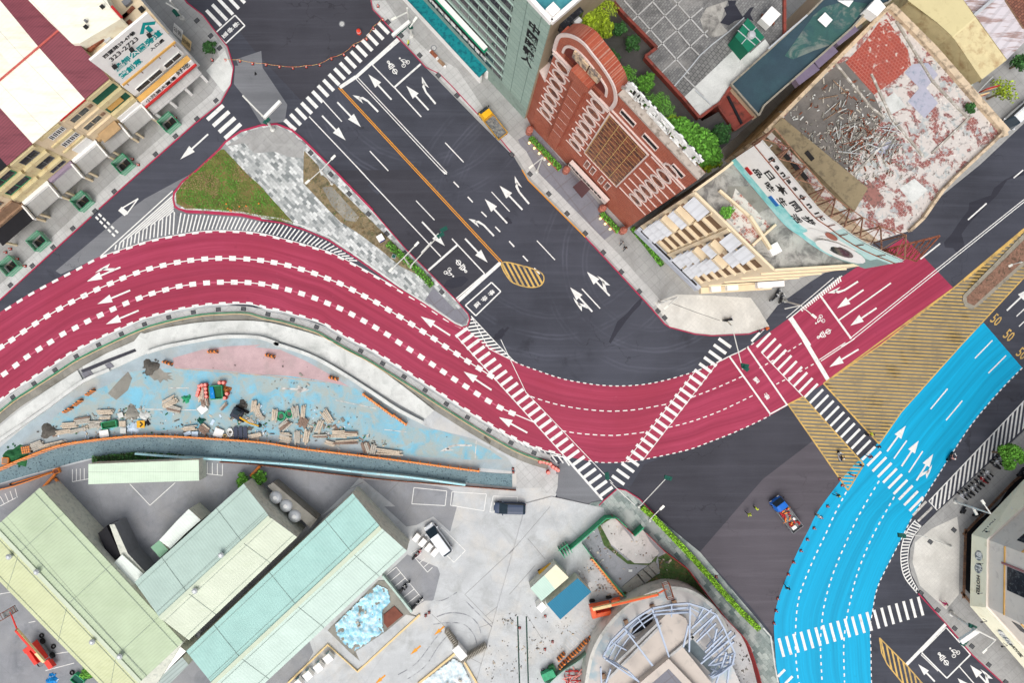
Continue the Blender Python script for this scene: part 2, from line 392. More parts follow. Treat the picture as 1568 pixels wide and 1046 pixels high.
plain('grass',(98,108,52),.3,.5,(134,112,72),(.5,.62),.9,fine=3,fvar=.25,s2=.45)
plain('grass_dark',(70,92,50),.3,.6,(104,100,76),(.52,.64),.9,fine=3,fvar=.25)
plain('soil',(132,118,92),.2,.7,(96,92,70),(.48,.62),.95,fine=5,fvar=.2)
plain('mulch',(136,104,88),.2,1.5,(96,80,66),(.5,.62),.95,fine=6,fvar=.25)

def sheet(name,pts,z,mat):m=MB(); m.poly(GP(pts),z); return struct(name,m,M_(mat))
g=MB(); n=12
g.face([(-1500,-1500,0),(1500,-1500,0),(1500,1500,0),(-1500,1500,0)]); struct('ground',g,M_('asphalt'))
sheet('asphalt_patch',T(2,2,720,870,800,740,1350,545,1545,450)+T(2,3,150,385,300,600,0,830)+T(3,2,1130,270)+[(985,775),(960,745)],.004,'asphalt_new')
sheet('asphalt_patch',T(2,3,300,600,505,900,340,1000)+T(3,3,130,440,62,700,60,760)+[(1150,930)]+T(3,2,1130,270)+T(2,3,0,830),.004,'asphalt_brown')
sheet('asphalt_patch',T(0,1,390,0,690,0,700,60,850,225,520,480,280,600,0,300)+[(330,0)],.004,'asphalt_new')
sheet('asphalt_patch',T(1,1,620,0,950,0,1450,560,1220,770)+T(1,1,1030,600,460,0),.004,'asphalt_new')
# painted roads
PAIR=[(-150,575,-110,712),(0,478,0,615),(57,443,46,583),(116,412,83,559),(150,394,121,535),(191,380,196,499),(232,367,240,483),(279,358,299,470),(317,353,343,466),(361,353,382,466),(400,357,408,473),(426,363,430,477),(467,374,449,482),(506,386,488,494),(545,405,506,503),(581,425,537,521),(615,445,570,538),(648,464,596,554),(682,487,633,577),(712,503,684,610),(750,530,733,641),(788,554,767,661),(819,566,803,680),(857,579,845,694),(896,587,901,706),(935,591,925,709),(974,590,958,708),(1012,584,986,704),(1064,569,1051,690),(1100,554,1090,676),(1118,545,1128,661),(1144,532,1180,636),(1207,488,1261,588),(1253,452,1292,567),(1289,424,1349,528),(1385,363,1460,441)]
UP=smooth([p[:2] for p in PAIR],4); LO=smooth([p[2:] for p in PAIR],4)
m=MB(); m.strip(GP(UP),GP(LO),.009,uv=True); struct('red_road',m,M_('red_paint'))
BP=[(1506,494,1565,563),(1478,520,1529,600),(1430,575,1488,649),(1380,631,1457,695),(1346,677,1436,728),(1305,715,1416,760),(1256,778,1395,795),(1238,812,1380,825),(1220,848,1364,856),(1202,890,1343,900),(1189,928,1335,940),(1185,957,1332,962),(1187,995,1333,995),(1191,1034,1334,1046),(1210,1100,1340,1110)]
BL=smooth([p[:2] for p in BP],4); BR=smooth([p[2:] for p in BP],4)
m=MB(); m.strip(GP(BL),GP(BR),.009,uv=True); struct('blue_road',m,M_('blue_paint'))
YH1=T(2,3,360,262)+[(1349,528),(1460,441),(1568,350),(1640,290),(1640,360),(1568,425),(1472,528),(1380,631),(1346,680)]
YH2=T(2,3,150,385,240,340,600,742,505,897)
sheet('hatched_road',YH1,.007,'asphalt_worn'); sheet('hatched_road',YH2,.007,'asphalt_worn')
# raised pavements
def slab(name,pts,z,mat):m=MB(); m.prism(GP(pts),-.05,z); return struct(name,m,M_(mat))
NW=[(-150,560),(0,459),(85,381),(150,322),(209,268),(299,188),(338,157),(353,129),(357,103),(348,72),(330,49),(310,23),(286,5),(262,-30),(200,-120),(-300,-120),(-300,560)]
slab('pavement',NW,.13,'pavement')
ISL=[(268,315),(266,305),(267,296),(279,279),(303,260),(335,230),(346,217),(369,201),(400,192),(424,190),(447,199),(465,214),(519,268),(571,322),(622,381),(656,415),(700,461),(716,480),(720,490),(716,498),(708,500),(697,496),(648,464),(612,441),(576,415),(545,393),(504,366),(467,350),(429,338),(400,335),(369,328),(310,324),(286,323),(274,320)]
slab('traffic_island',ISL,.13,'patchwork')
NE=[(567,-60),(567,0),(571,15),(586,31),(609,58),(644,95),(728,181),(787,240),(808,275),(896,363),(935,404),(997,472),(1017,496),(1025,501),(1064,512),(1090,514),(1146,512),(1165,500),(1190,468),(1240,432),(1290,400),(1385,345),(1500,252),(1568,188),(1700,80),(1700,-120),(567,-120)]
slab('pavement',NE,.13,'pavement')
SE=T(2,3,1550,540,1035,1020)+T(3,3,940,120,900,180,872,250,866,330,880,400,900,440,935,510,1080,690,1240,880,1420,1046)+[(1580,1100),(1800,1100),(1800,480),(1640,590)]
slab('pavement',SE,.13,'pavement')
SC_=[(985,775),(960,745),(943,748),(925,767),(880,790),(870,1100),(1190,1100),(1183,985),(1150,930),(1090,870)]
slab('pavement',T(2,2,560,955,640,885,690,895,770,945,860,1040)+T(3,2,1130,270,1548,760)+[(1184,985),(1190,1046),(1210,1110),(860,1110),(790,1046),(800,900),(870,800),(905,770)],.13,'patchwork_green')
# tints of the paving, laid on top
TOPK=[0]
def top(name,pts,mat,z=.136):TOPK[0]+=1; m=MB(); m.prism(GP(pts),.1,z+TOPK[0]*.001); return struct(name,m,M_(mat))
top('pavement_dark_strip',[(793,214),(819,198),(949,349),(921,371),(814,260)],'pavement_dark')
top('pavement_gutter',[(1,458),(86,379),(150,320),(210,266),(299,186),(337,155),(350,129),(354,103),(345,74),(326,52),(318,58),(334,80),(340,105),(336,125),(325,143),(286,176),(200,252),(140,308),(76,367),(-10,446)],'pavement_gutter')
top('pavement_corner',T(0,0,1225,420,1335,300,1385,420,1370,500,1330,550) ,'curb_white',.139)
top('pavement_gutter',[(570,2),(574,13),(588,28),(611,55),(646,92),(730,178),(790,238),(811,272),(898,360),(937,401),(1000,470),(1012,461),(946,388),(908,350),(822,262),(806,232),(770,195),(740,165),(700,105),(655,78),(620,45),(590,0)],'pavement_gutter')
top('pavement_corner',T(1,2,860,790,990,740,1180,745,1430,760,1480,830,1540,930,1420,968,1200,978,1100,968,950,930),'pavement_light')
top('pavement_corner',T(3,3,1000,130,1150,60,1165,180,1160,520,1085,610,930,470,885,330,900,210),'pavement_light')
# kerb lines in red
def kerb(pts,w=.16,z=.15,mat='red_kerb',name='kerb'):
 TOPK[0]+=1; z+=TOPK[0]*.0007; P=GP(pts); m=MB()
 a,b=offset(P,w/2),offset(P,-w/2)
 for i in range(len(P)-1):
  q=[(*a[i],-.02),(*b[i],-.02),(*b[i+1],-.02),(*a[i+1],-.02),(*a[i],z),(*b[i],z),(*b[i+1],z),(*a[i+1],z)]
  if (Vector(q[1])-Vector(q[0])).cross(Vector(q[3])-Vector(q[0])).z<0:q=[q[0],q[3],q[2],q[1],q[4],q[7],q[6],q[5]]
  m.hexa(q)
 return struct(name,m,M_(mat))
kerb([(0,460),(85,382),(140,332)],mat='red_kerb')
kerb([(152,320),(209,269),(299,189),(338,158),(354,129),(358,103),(349,72),(331,49),(311,23),(287,4),(277,-10)])
kerb([(467,215),(519,269),(571,323),(622,382),(656,416),(701,462),(717,481),(720,491)])
kerb(ISL[-5:]+ISL[:12]+ISL[12:14],w=.3)
kerb([(719,490),(716,499),(707,502),(696,497),(648,465),(612,443),(576,417),(545,395),(504,368),(467,352),(429,341),(400,337),(369,330),(310,326),(286,325),(268,317)],w=.22)
kerb([(707,499),(696,494),(648,462),(612,439),(576,413),(545,391),(504,363),(467,347),(429,335),(400,331),(369,325),(310,321),(286,320)],w=.22,mat='curb_white',z=.17)
kerb([(567,-5),(571,14),(586,30),(609,57),(644,94),(652,103),(673,113),(690,130),(728,171),(760,205),(787,239)],w=.14)
kerb(T(1,2,75,0,110,60,450,400),w=.13,mat='orange_line'); kerb(T(1,2,450,400,600,560,840,820,920,915,950,935,1100,975,1200,985,1420,975,1540,935))
kerb(T(3,3,920,515,1080,690,1240,880,1420,1046))
kerb(T(2,2,530,985,560,955,640,885,690,895,770,945,870,1046),mat='red_kerb')
kerb(T(3,3,0,720,45,770,70,950,90,1046),w=.2,mat='curb_white')

# ================= ROAD MARKINGS =================
Z1,Z2=.014,.019
QK=[0]
def quad(m,a,b,w,z):
 A,B=G(*a),G(*b); L=dist(A,B)
 if L<1e-4:return
 QK[0]+=1; z+=(QK[0] % 25)*.0002
 nx,ny=-(B[1]-A[1])/L*w/2,(B[0]-A[0])/L*w/2
 P=[(A[0]+nx,A[1]+ny,z),(A[0]-nx,A[1]-ny,z),(B[0]-nx,B[1]-ny,z),(B[0]+nx,B[1]+ny,z)]
 m.face(P)
def line(m,pts,w,z=Z1):
 QK[0]+=1; P=GP(pts); a,b=offset(P,w/2),offset(P,-w/2); m.strip(a,b,z+(QK[0] % 25)*.0002)
def dashes(m,pts,on,off,w,z=Z1,start=0):
 R_=resample(pts,1.0); i=start; n=len(R_)
 while i<n-1:
  j=min(n-1,i+max(1,round(on))); line(m,R_[int(i):int(j)+1],w,z); i+=round(on+off)
def outline(m,pts,w,z=Z1):
 pts=pts+[pts[0]]
 for a,b in zip(pts,pts[1:]):quad(m,a,b,w,z)
mk=MB()
# squares of the two lane dividers through the bend
l1=T(1,0,-60,1095,5,1053,70,1010,140,960,210,913,280,868,353,825,425,785,500,747,575,710,655,675,730,643,810,612,888,587,968,567,1052,549,1132,537,1215,529,1298,525,1380,525,1465,529)+T(1,1,35,537,115,550,197,567,277,590,355,615,432,645,507,675,580,712,652,750,724,788,794,831,862,872,931,916,998,960,1065,1003)+T(2,1,1132,42,1200,86,1265,130,1332,172,1400,215)
l2=T(2,0,-45,250,27,203,94,153,161,103,232,57,300,15)+T(1,0,373,975,447,938,520,899,595,863,671,827,747,793,825,762,903,734,983,712,1063,691,1144,679,1226,671,1308,667,1390,667,1472,669)+T(1,1,42,677,122,692,200,712,279,735,357,762,432,792,505,822,577,858,648,897,718,937,787,978)+T(2,1,855,17,921,60,988,104,1054,148,1120,192,1186,237,1253,279,1320,323,1387,365,1456,404,1527,437)+T(2,2,90,468,160,497)
for k,L_ in enumerate((l1,l2)):
 for i in range(len(L_)):
  a=L_[max(0,i-1)]; b=L_[min(len(L_)-1,i+1)]; L=dist(a,b); d=((b[0]-a[0])/L*5.2,(b[1]-a[1])/L*5.2); p=L_[i]
  if i<len(L_)-(2 if k else 0):quad(mk,(p[0]-d[0],p[1]-d[1]),(p[0]+d[0],p[1]+d[1]),.75,Z2)
 if k==0:line(mk,L_,.16)
fade=MB(); line(fade,l2,.2,.0115); struct('erased_line',fade,plain('erased',(186,88,112),.1))
line(mk,l2[12:17],.14); line(mk,l2[18:23],.14); line(mk,l2[-4:],.16)
# the edge lines with teeth
EU=[p for p in UP if p[0]<718]; EL=[p for p in LO if p[0]<860]
def teeth(pts,side,on=10.5,per=20.8):
 q=offset(pts,side); R_=resample(q,.8); i=0
 while i<len(R_)-14:line(mk,R_[i:i+int(on/.8)+1],.38,Z2); i+=round(per/.8)
teeth(EU,1.6); teeth(EL,-1.6)
line(mk,offset([p for p in EU if p[0]>150],.4),.12); line(mk,offset(EL,-.3),.16)
# middle of the junction: dashed edges and guides
dashes(mk,[p for p in UP if 788<=p[0]<=1160],5,5,.16,Z1)
dashes(mk,offset([p for p in LO if 898<=p[0]<=1180],-.2),5,5,.16,Z1)
dashes(mk,smooth(T(2,2,125,338,260,380,400,408,540,423,640,425,760,415,940,383),8),7,5,.16)
dashes(mk,smooth(T(2,2,310,542,430,560,600,570,700,563,820,548),8),7,5,.16)
dashes(mk,smooth(T(2,2,1085,342,1240,282,1390,215),6),6,5,.16)
dashes(mk,smooth(T(2,2,945,522,1080,487,1250,425,1460,325),6),6,5,.16)
dashes(mk,T(2,3,-20,170,50,130,160,65,240,15),5,5,.16); dashes(mk,T(2,3,80,265,160,225,240,180,320,135),5,5,.16)
quad(mk,(1117,546),(1180,635),.26,Z1); quad(mk,(1144,531),(1205,620),.26,Z1); quad(mk,T1(2,3,150,385),T1(2,3,45,442),.2,Z1)
line(mk,[p for p in UP if 1100<=p[0]<=1150],.16)
# crosswalks
def zebra(name,c0,c1,n,d,w,z=Z2,mat='white_paint',skip=()):
 m=MB()
 for i in range(n):
  if i in skip:continue
  t=i/(n-1); c=lerp(c0,c1,t); dd=d if not callable(d) else d(t)
  quad(m,(c[0]-dd[0]/2,c[1]-dd[1]/2),(c[0]+dd[0]/2,c[1]+dd[1]/2),w,z)
 return struct(name,m,M_(mat))
zebra('crosswalk',(707,509),(928.5,753),27,(18.5,-13.5),.5)
zebra('crosswalk',(946.5,735.5),(1109.8,525.2),23,(18.8,13.4),.48)
zebra('crosswalk',(1161,512),(1403,772),31,(21,-21.5),.38)
zebra('crosswalk',(1196.4,992.3),(1409.5,928.8),20,(7.6,28.5),.42)
zebra('crosswalk',T1(0,1,765,165),T1(0,1,210,742),18,(15.8,16.5),.55)
zebra('crosswalk',T1(0,0,1278,667),T1(0,0,1382,777),4,(24.5,-22),.62)
zebra('crosswalk',T1(0,0,1268,105),T1(0,0,1445,-65),6,(22.5,24),.5)
zebra('crosswalk',T1(3,3,110,990),T1(3,3,200,1070),3,(11,-11),.4)
mk2=MB()
quad(mk2,T1(2,3,890,1045),T1(2,3,970,962),.36,Z1); quad(mk2,T1(3,3,920,88),T1(3,3,1005,5),.36,Z1)
for a in ((0,1,175,712,245,768),):quad(mk2,T1(a[0],a[1],a[2],a[3]),T1(a[0],a[1],a[4],a[5]),.5,Z1)
quad(mk2,T1(0,0,1440,565),T1(0,0,1560,690),.3,Z1)
struct('worn_marking',mk2,M_('white_paint_worn'))
quad(mk,(700,516),T1(2,2,335,702),.14,Z1); quad(mk,T1(2,2,95,310),T1(2,2,615,855),.1,Z1); quad(mk,T1(2,2,330,697),T1(2,2,553,952),.32,Z1)
quad(mk,T1(2,1,1460,0),T1(2,2,100,318),.1,Z1)
quad(mk,T1(2,2,795,712),T1(2,2,1245,125),.1,Z1); quad(mk,T1(2,2,690,728),T1(2,2,1110,180),.1,Z1)
quad(mk,T1(2,3,-10,75),T1(2,3,240,340),.12,Z1)
# north-west street lanes
def ln(r,c,x0,y0,x1,y1,w=.16,z=Z1,m=None):quad(m or mk,T1(r,c,x0,y0),T1(r,c,x1,y1),w,z)
ln(0,1,505,518,600,455,.55); ln(0,1,595,462,850,230,.5); ln(0,1,700,380,860,240,.18)
ln(0,1,693,378,828,518,.18); ln(0,1,830,515,985,378,.3); ln(0,1,830,518,988,692,.2)
ln(0,1,590,455,1130,1033,.13); ln(0,1,604,450,1142,1024,.13)
ln(0,1,323,690,660,1046,.16); ln(1,1,622,0,1105,515,.16); ln(0,1,400,590,517,720,.16); ln(0,1,683,895,793,1013,.16); ln(0,1,1130,845,1240,962,.16)
ln(1,1,957,182,1067,298,.15); ln(1,1,1170,408,1363,615,.18); ln(1,1,1030,597,1203,445,.32); ln(1,1,1195,765,1365,618,.2)
ln(1,1,1205,780,1460,550,.55); outline(mk,T(1,1,1250,805,1405,668,1460,722,1312,866),.2)
outline(mk,T(0,0,1395,88,1453,150,1340,255,1280,192),.2)
for a in ((1107,0,1140,25),(1180,70,1212,103),(1264,160,1294,192),(1345,248,1376,279),(1427,337,1457,368),(1510,423,1540,456)):ln(1,1,*a,.2)
ln(1,1,1405,130,1513,247,.15); ln(1,2,163,420,270,534,.16); ln(1,2,80,510,110,543,.2); ln(1,2,147,583,180,618,.2); ln(1,2,0,425,28,456,.2); ln(1,2,430,706,538,823,.18)
# dashed give-way pair and box on the side street
for o_,(a,b) in enumerate((((585,260),(712,385)),((568,278),(692,405)))):
 dashes(mk,T(1,0,*a,*b),6,3,.32,Z1)
y=MB()
quad(y,T1(0,1,497,520),T1(1,1,1455,548),.13,Z1); quad(y,T1(0,1,512,522),T1(1,1,1467,545),.13,Z1)
struct('centre_line',y,M_('orange_line'))
# right-hand road
for r_,dx in ((0,0),(1,11)):quad(mk,T1(1,3,515+dx,1003+dx),T1(1,3,1550+dx*.5,175+dx),.13,Z1)
quad(mk,T1(1,3,527,1014),T1(1,3,465,1050),.13,Z1); quad(mk,T1(2,3,335,120),T1(2,3,490,18),.13,Z1); quad(mk,T1(2,3,345,128),T1(2,3,545,-5),.13,Z1)
ln(1,3,165,880,275,1046,.75); ln(2,3,245,0,388,240,.65)
ln(1,3,340,745,525,1003,.3); ln(1,3,450,893,760,672,.22); ln(1,3,1217,297,1328,198,.22); ln(1,3,935,530,1052,437,.22); ln(1,3,1488,48,1545,0,.2)
ln(1,3,1445,835,1520,775,.0); ln(1,3,1505,870,1568,810,.16); ln(1,3,1520,930,1568,885,.16)
ln(0,3,1370,705,1568,522,.25); ln(0,3,1420,785,1568,655,.2)
# narrow white ladder along the pavement corner
ln(1,3,150,890,470,628,.14); ln(1,3,140,878,420,640,.12)
for i in range(20):
 t=i/19; a=lerp(T1(1,3,225,822),T1(1,3,455,632),t); b=(a[0]+3-t,a[1]+4.6+t*3.5)
 quad(mk,a,b,.24,Z1)
# blue road lines
ln(2,3,1258,112,1362,5,.18); ln(2,3,1338,200,1443,95,.18); ln(2,3,996,413,1096,292,.2); ln(2,3,1087,480,1184,363,.2)
ln(2,3,778,708,854,600,.2); ln(2,3,866,790,949,663,.2)
dashes(mk,offset(BR[:24],-.6),5,4,.15); dashes(mk,offset(BR[24:],-.6),5,5,.15)
dashes(mk,smooth(T(2,3,495,905,430,1030)+T(3,3,370,170,285,350,215,540,195,720,195,880,212,1046),8),5,6,.2)
dashes(mk,smooth(T(2,3,690,840,575,1035)+T(3,3,500,200,420,390,370,560,350,690,342,830,352,1046),8),5,6,.2)
dashes(mk,smooth(T(2,3,780,935,720,1040)+T(3,3,640,200,560,400,510,600,495,680,480,830,485,1046),8),5,6,.2)
# bottom right
ln(3,3,850,942,1085,700,.5); ln(3,3,942,865,1088,718,.14); ln(3,3,942,868,1092,1020,.2); ln(3,3,938,880,1040,978,.13); ln(3,3,1092,1020,1232,880,.22); ln(3,3,1232,880,1090,722,.16); ln(3,3,1165,950,1260,1060,.16)
# white hatching
def hatch(m,pts,direction,spacing,w,z=Z1,start=0):
 P=GP(pts); d=Vector((math.cos(direction),math.sin(direction))); nrm=Vector((-d.y,d.x)); sp=spacing*.1
 lo=min(nrm.dot(Vector(p)) for p in P); hi=max(nrm.dot(Vector(p)) for p in P)
 def cut(o):
  r=[]
  for i in range(len(P)):
   a,b=Vector(P[i]),Vector(P[(i+1) % len(P)]); fa,fb=nrm.dot(a)-o,nrm.dot(b)-o
   if (fa>0) != (fb>0):r.append(d.dot(a+(b-a)*(fa/(fa-fb))))
  return sorted(r)
 o=lo+sp*.5+start
 while o<hi:
  A,B=cut(o-w/2),cut(o+w/2)
  if len(A)==len(B):
   for i in range(0,len(A)-1,2):
    q=[d*A[i]+nrm*(o-w/2),d*A[i+1]+nrm*(o-w/2),d*B[i+1]+nrm*(o+w/2),d*B[i]+nrm*(o+w/2)]
    m.face([(*v,z) for v in q])
  o+=sp
h=MB(); H2=T(1,1,1285,868,1450,1046)+T(2,1,1540,130,1390,55,1300,-20)+T(1,1,1255,945,1275,925)
outline(h,H2[:4],.12,Z2+.004); hatch(h,H2,R(8),5.4,.24);
H4=T(2,3,1640,270,985,960,1035,1015,1640,440); hatch(h,H4,R(82),6.1,.27); ln(2,3,1640,270,985,960,.16,m=h); ln(2,3,985,960,1035,1015,.14,m=h)
oa=smooth(T(3,3,905,80,850,155,822,250,822,350,847,430,915,515),8); ia=smooth(T(3,3,940,120,893,180,866,250,862,340,885,430,930,508),8)
line(h,oa,.14); line(h,ia,.1)
A_,B_=resample(oa,.5),resample(ia,.5)
for i in range(24):
 t=(i+.5)/24; quad(h,A_[int(t*(len(A_)-1))],B_[int(max(0,t-.045)*(len(B_)-1))],.2,Z1)
# fan between the side street and the red bend
for i in range(66):
 t=i/65.
 lo_=UP; x=225+t*380; j=min(range(len(UP)),key=lambda k:abs(UP[k][0]-x)); yy=UP[j][1]+(x-UP[j][0])*((UP[j+1][1]-UP[j][1])/(UP[j+1][0]-UP[j][0]))
 tx=x+4+8*min(1,t*1.6); IB=ISL[21:][::-1]+[ISL[0]]
 IB=sorted([p for p in ISL[21:]],key=lambda p:p[0]); ty=None
 for a,b in zip(IB,IB[1:]):
  if a[0]<=tx<=b[0]:ty=a[1]+(b[1]-a[1])*(tx-a[0])/(b[0]-a[0])
 if ty is None:continue
 if ty<yy-5:quad(h,(x,yy-1.5),(tx,ty+5),.2,Z1)
for i in range(16):
 t=i/15.; e=lerp((262,297),(176,372),t); bx=lerp((273,352),(179,382),t)
 k=lerp((256,322),(188,368),t)
 s1=lerp((272,326),(178,386),min(1,t*1.0)); x=272-t*96; j=min(range(len(UP)),key=lambda q:abs(UP[q][0]-x)); yb=UP[j][1]
 knee=lerp(T1(1,0,1035,250),T1(1,0,690,445),t); quad(h,(knee[0]-2,yb-1),knee,.2,Z1)
 if i % 2==0:quad(h,knee,(266,knee[1]-(266-knee[0])*.89),.2,Z1)
ln(1,0,598,512,1025,125,.18,m=h)
for i in range(12):
 t=i/11.; x=760+t*101; j=min(range(len(LO)),key=lambda q:abs(LO[q][0]-x)); yb=LO[j][1]+1
 quad(h,(x,yb),(x+8+t*3,yb+9+t*6),.22,Z1)
quad(h,(743,647),(872,717),.0,Z1); ln(2,2,250,685,335,702,.2,m=h)
ln(2,1,1405,520,1500,605,.18,m=h)
struct('white_hatching',h,M_('white_paint'))
# yellow hatching
h=MB(); hatch(h,YH1,R(-3),5.45,.17); outline(h,YH1[:3],.2,Z2); quad(h,YH1[2],(1568,350),.2,Z2); quad(h,YH1[-1],YH1[0],.22,Z2); line(h,[YH1[-1],YH1[-2],YH1[-3],YH1[-4]],.18,Z2)
hatch(h,YH2,R(-3),5.5,.19); outline(h,YH2,.2,Z2)
for i in range(34):a=lerp((1568,352),(1480,425),i/33.); quad(h,a,(a[0]-4,a[1]+6),.2,Z2)
Y3=smooth([(768,402),(800,407),(826,416),(833,426),(828,437),(813,440),(793,436),(779,427)],4,True); hatch(h,Y3,R(-62),6.6,.3); outline(h,Y3,.18,Z2)
Y4=T(3,3,692,780,850,940,990,1100,870,1100,740,940,705,870); hatch(h,Y4,R(-78),6.5,.26); outline(h,Y4,.18,Z2)
struct('yellow_hatching',h,M_('yellow_paint'))
struct('lane_marking',mk,M_('white_paint'))
# arrows -------------------------------------------------------------
def arrow(m,tail,tip,kind='s',z=Z2+.004,side=1,hl=.42,br=.62):
 a,b=G(*tail),G(*tip); L=dist(a,b); ux,uy=(b[0]-a[0])/L,(b[1]-a[1])/L; vx,vy=-uy,ux
 def P(x,y_):y_ *= side; return (a[0]+ux*x*L+vx*y_,a[1]+uy*x*L+vy*y_,z)
 hw=min(.62,.14*L)
 if kind in ('s','sb'):
  m.face([P(0,-.13),P(1-hl,-.13),P(1-hl,.13),P(0,.13)]); m.face([P(1-hl,-hw),P(1,0),P(1-hl,hw)])
 if kind=='sb':
  m.face([P(.12,.1),P(.30,.1),P(.50,.75),P(.42,.85)]); m.face([P(.22,1.15),P(.34,.62),P(.70,.72),P(.56,.95),P(.42,1.05)])
 if kind=='t':
  m.face([P(0,-.13),P(.5,-.13),P(.5,.15),P(0,.15)]); m.face([P(.5,-.13),P(.72,.1),P(.68,.42),P(.5,.15)]); m.face([P(.72,.1),P(.80,.62),P(.74,.72),P(.68,.42)])
  m.face([P(.55,.78),P(.82,.42),P(1.0,1.05)]);
 return m
ar=MB()
def A(r,c,x0,y0,x1,y1,k='s',side=1,**kw):arrow(ar,T1(r,c,x0,y0),T1(r,c,x1,y1),k,side=side,**kw)
A(0,1,812,590,675,440); A(0,1,1032,652,900,508); A(0,1,490,605,630,752); A(0,1,400,685,540,832); A(0,0,1235,795,1070,945)
A(0,1,733,662,610,535,'t',1); A(0,1,1073,615,960,478,'t',-1)
A(1,1,993,308,1128,452); A(1,1,1248,408,1382,550); A(1,1,1420,392,1298,262,'t',1); A(1,1,1498,317,1365,172); arrow(ar,(800,321),(765,284)); arrow(ar,(810,312),(780,276),'t',side=-1)
A(1,2,595,748,460,605,'sb',-1); A(1,2,492,842,360,697,'sb',1)
A(1,3,565,663,405,765,'t',-1); A(1,3,598,712,440,822); A(1,3,675,820,520,925); A(2,3,568,58,395,163)
A(2,1,1405,300,1240,190); A(1,1,1160,983,985,870); arrow(ar,(807.5,663),(764,639)); A(1,0,715,578,515,663,'sb',-1); A(1,0,773,715,578,797); A(1,0,823,835,628,917)
A(2,3,737,665,848,512); A(2,3,823,753,925,600); A(2,3,912,838,1010,680,'sb',-1); A(1,3,1448,835,1590,700)
A(3,3,1020,1040,922,937,hl=.5); A(3,3,1360,1085,1230,942,'sb',-1); A(3,3,1275,1140,1155,1020)
struct('road_arrow',ar,M_('white_paint'))
tri=MB()
for a,b,w in (((820,170),(750,265),.2),((820,170),(712,235),.2),((712,230),(750,262),.8)):quad(tri,T1(1,0,*a),T1(1,0,*b),w,Z2)
struct('give_way_triangle',tri,M_('white_paint'))
# pictograms and characters on the road
def glyph(name,polys,c,s,a,mat='white_paint',z=Z2):
 m=MB(); cx,cy=G(*c); ca,sa=math.cos(a),math.sin(a)
 for kind,*v in polys:
  if kind=='ring':
   x,y_,r,w=v; n=14; o=[(x+r*math.cos(6.2832*k/n),y_+r*math.sin(6.2832*k/n)) for k in range(n+1)]
   for p,q in zip(o,o[1:]):
    P1=(c[0]+(p[0]*ca-p[1]*sa)*s*10,c[1]-(p[0]*sa+p[1]*ca)*s*10); P2=(c[0]+(q[0]*ca-q[1]*sa)*s*10,c[1]-(q[0]*sa+q[1]*ca)*s*10); quad(m,P1,P2,w*s,z)
  if kind=='l':
   x0,y0,x1,y1,w=v
   P1=(c[0]+(x0*ca-y0*sa)*s*10,c[1]-(x0*sa+y0*ca)*s*10); P2=(c[0]+(x1*ca-y1*sa)*s*10,c[1]-(x1*sa+y1*ca)*s*10); quad(m,P1,P2,w*s,z)
 return struct(name,m,M_(mat))
BIKE=[('ring',-.45,-.5,.32,.12),('ring',.5,-.5,.32,.12),('l',-.45,-.5,-.05,0,.12),('l',-.05,0,.5,-.5,.12),('l',-.1,0,-.2,.6,.2),('l',-.2,.6,.35,.25,.13),('l',.35,.25,.5,-.5,.1),('ring',-.15,.95,.1,.2)]
MOTO=[('ring',0,-.75,.34,.14),('l',0,-.2,0,-1.3,.16),('l',-.5,-.05,.5,-.05,.16),('l',-.3,.1,-.3,.5,.14),('l',.3,.1,.3,.5,.14),('l',-.3,.5,.3,.5,.18),('l',-.5,.2,.5,.2,.12),('l',0,.5,0,.8,.3),('ring',0,1.0,.16,.14)]
glyph('motorcycle_symbol',MOTO,T1(0,1,815,398),1.0,R(35)); glyph('bicycle_symbol',BIKE,T1(0,1,885,365),.85,R(40))
glyph('motorcycle_symbol',MOTO,T1(1,1,1228,573),1.0,R(-140)); glyph('bicycle_symbol',BIKE,T1(1,1,1155,612),.8,R(-140))
glyph('motorcycle_symbol',MOTO,T1(1,3,362,975),1.0,R(120)); glyph('bicycle_symbol',BIKE,T1(1,3,338,892),.8,R(120))
glyph('motorcycle_symbol',MOTO,T1(3,3,1070,905),1.0,R(38)); glyph('bicycle_symbol',BIKE,T1(3,3,1135,865),.85,R(38))
def road_text(name,body,c,size,a,mat='white_paint',sx=1,sy=1.4):
 g_=G(*c); o=put_text(name,body,size,M_(mat),(g_[0],g_[1],.022),(math.cos(a),math.sin(a),0),(-math.sin(a),math.cos(a),0),ext=.0,bold=.02,sx=sx,sy=sy); tag(o,kind='structure')
for q,ch in enumerate('區待停'):
 road_text('road_character',ch,lerp(T1(1,1,1318,803),T1(1,1,1402,732),q/2),.75,R(-48+90-90))
 road_text('road_character',ch,lerp(T1(0,0,1337,203),T1(0,0,1403,143),q/2),.75,R(132))
road_text('road_character','區',T1(2,2,1463,240),.75,R(-140)); road_text('road_character','停',T1(2,2,1525,335),.75,R(-140))
road_text('speed_limit_number','50',T1(1,3,1382,892),1.75,R(-40),'yellow_paint',.8,1.35); road_text('speed_limit_number','50',T1(1,3,1458,985),1.75,R(-40),'yellow_paint',.8,1.35); road_text('speed_limit_number','50',T1(2,3,1535,85),1.75,R(-40),'yellow_paint',.8,1.35)
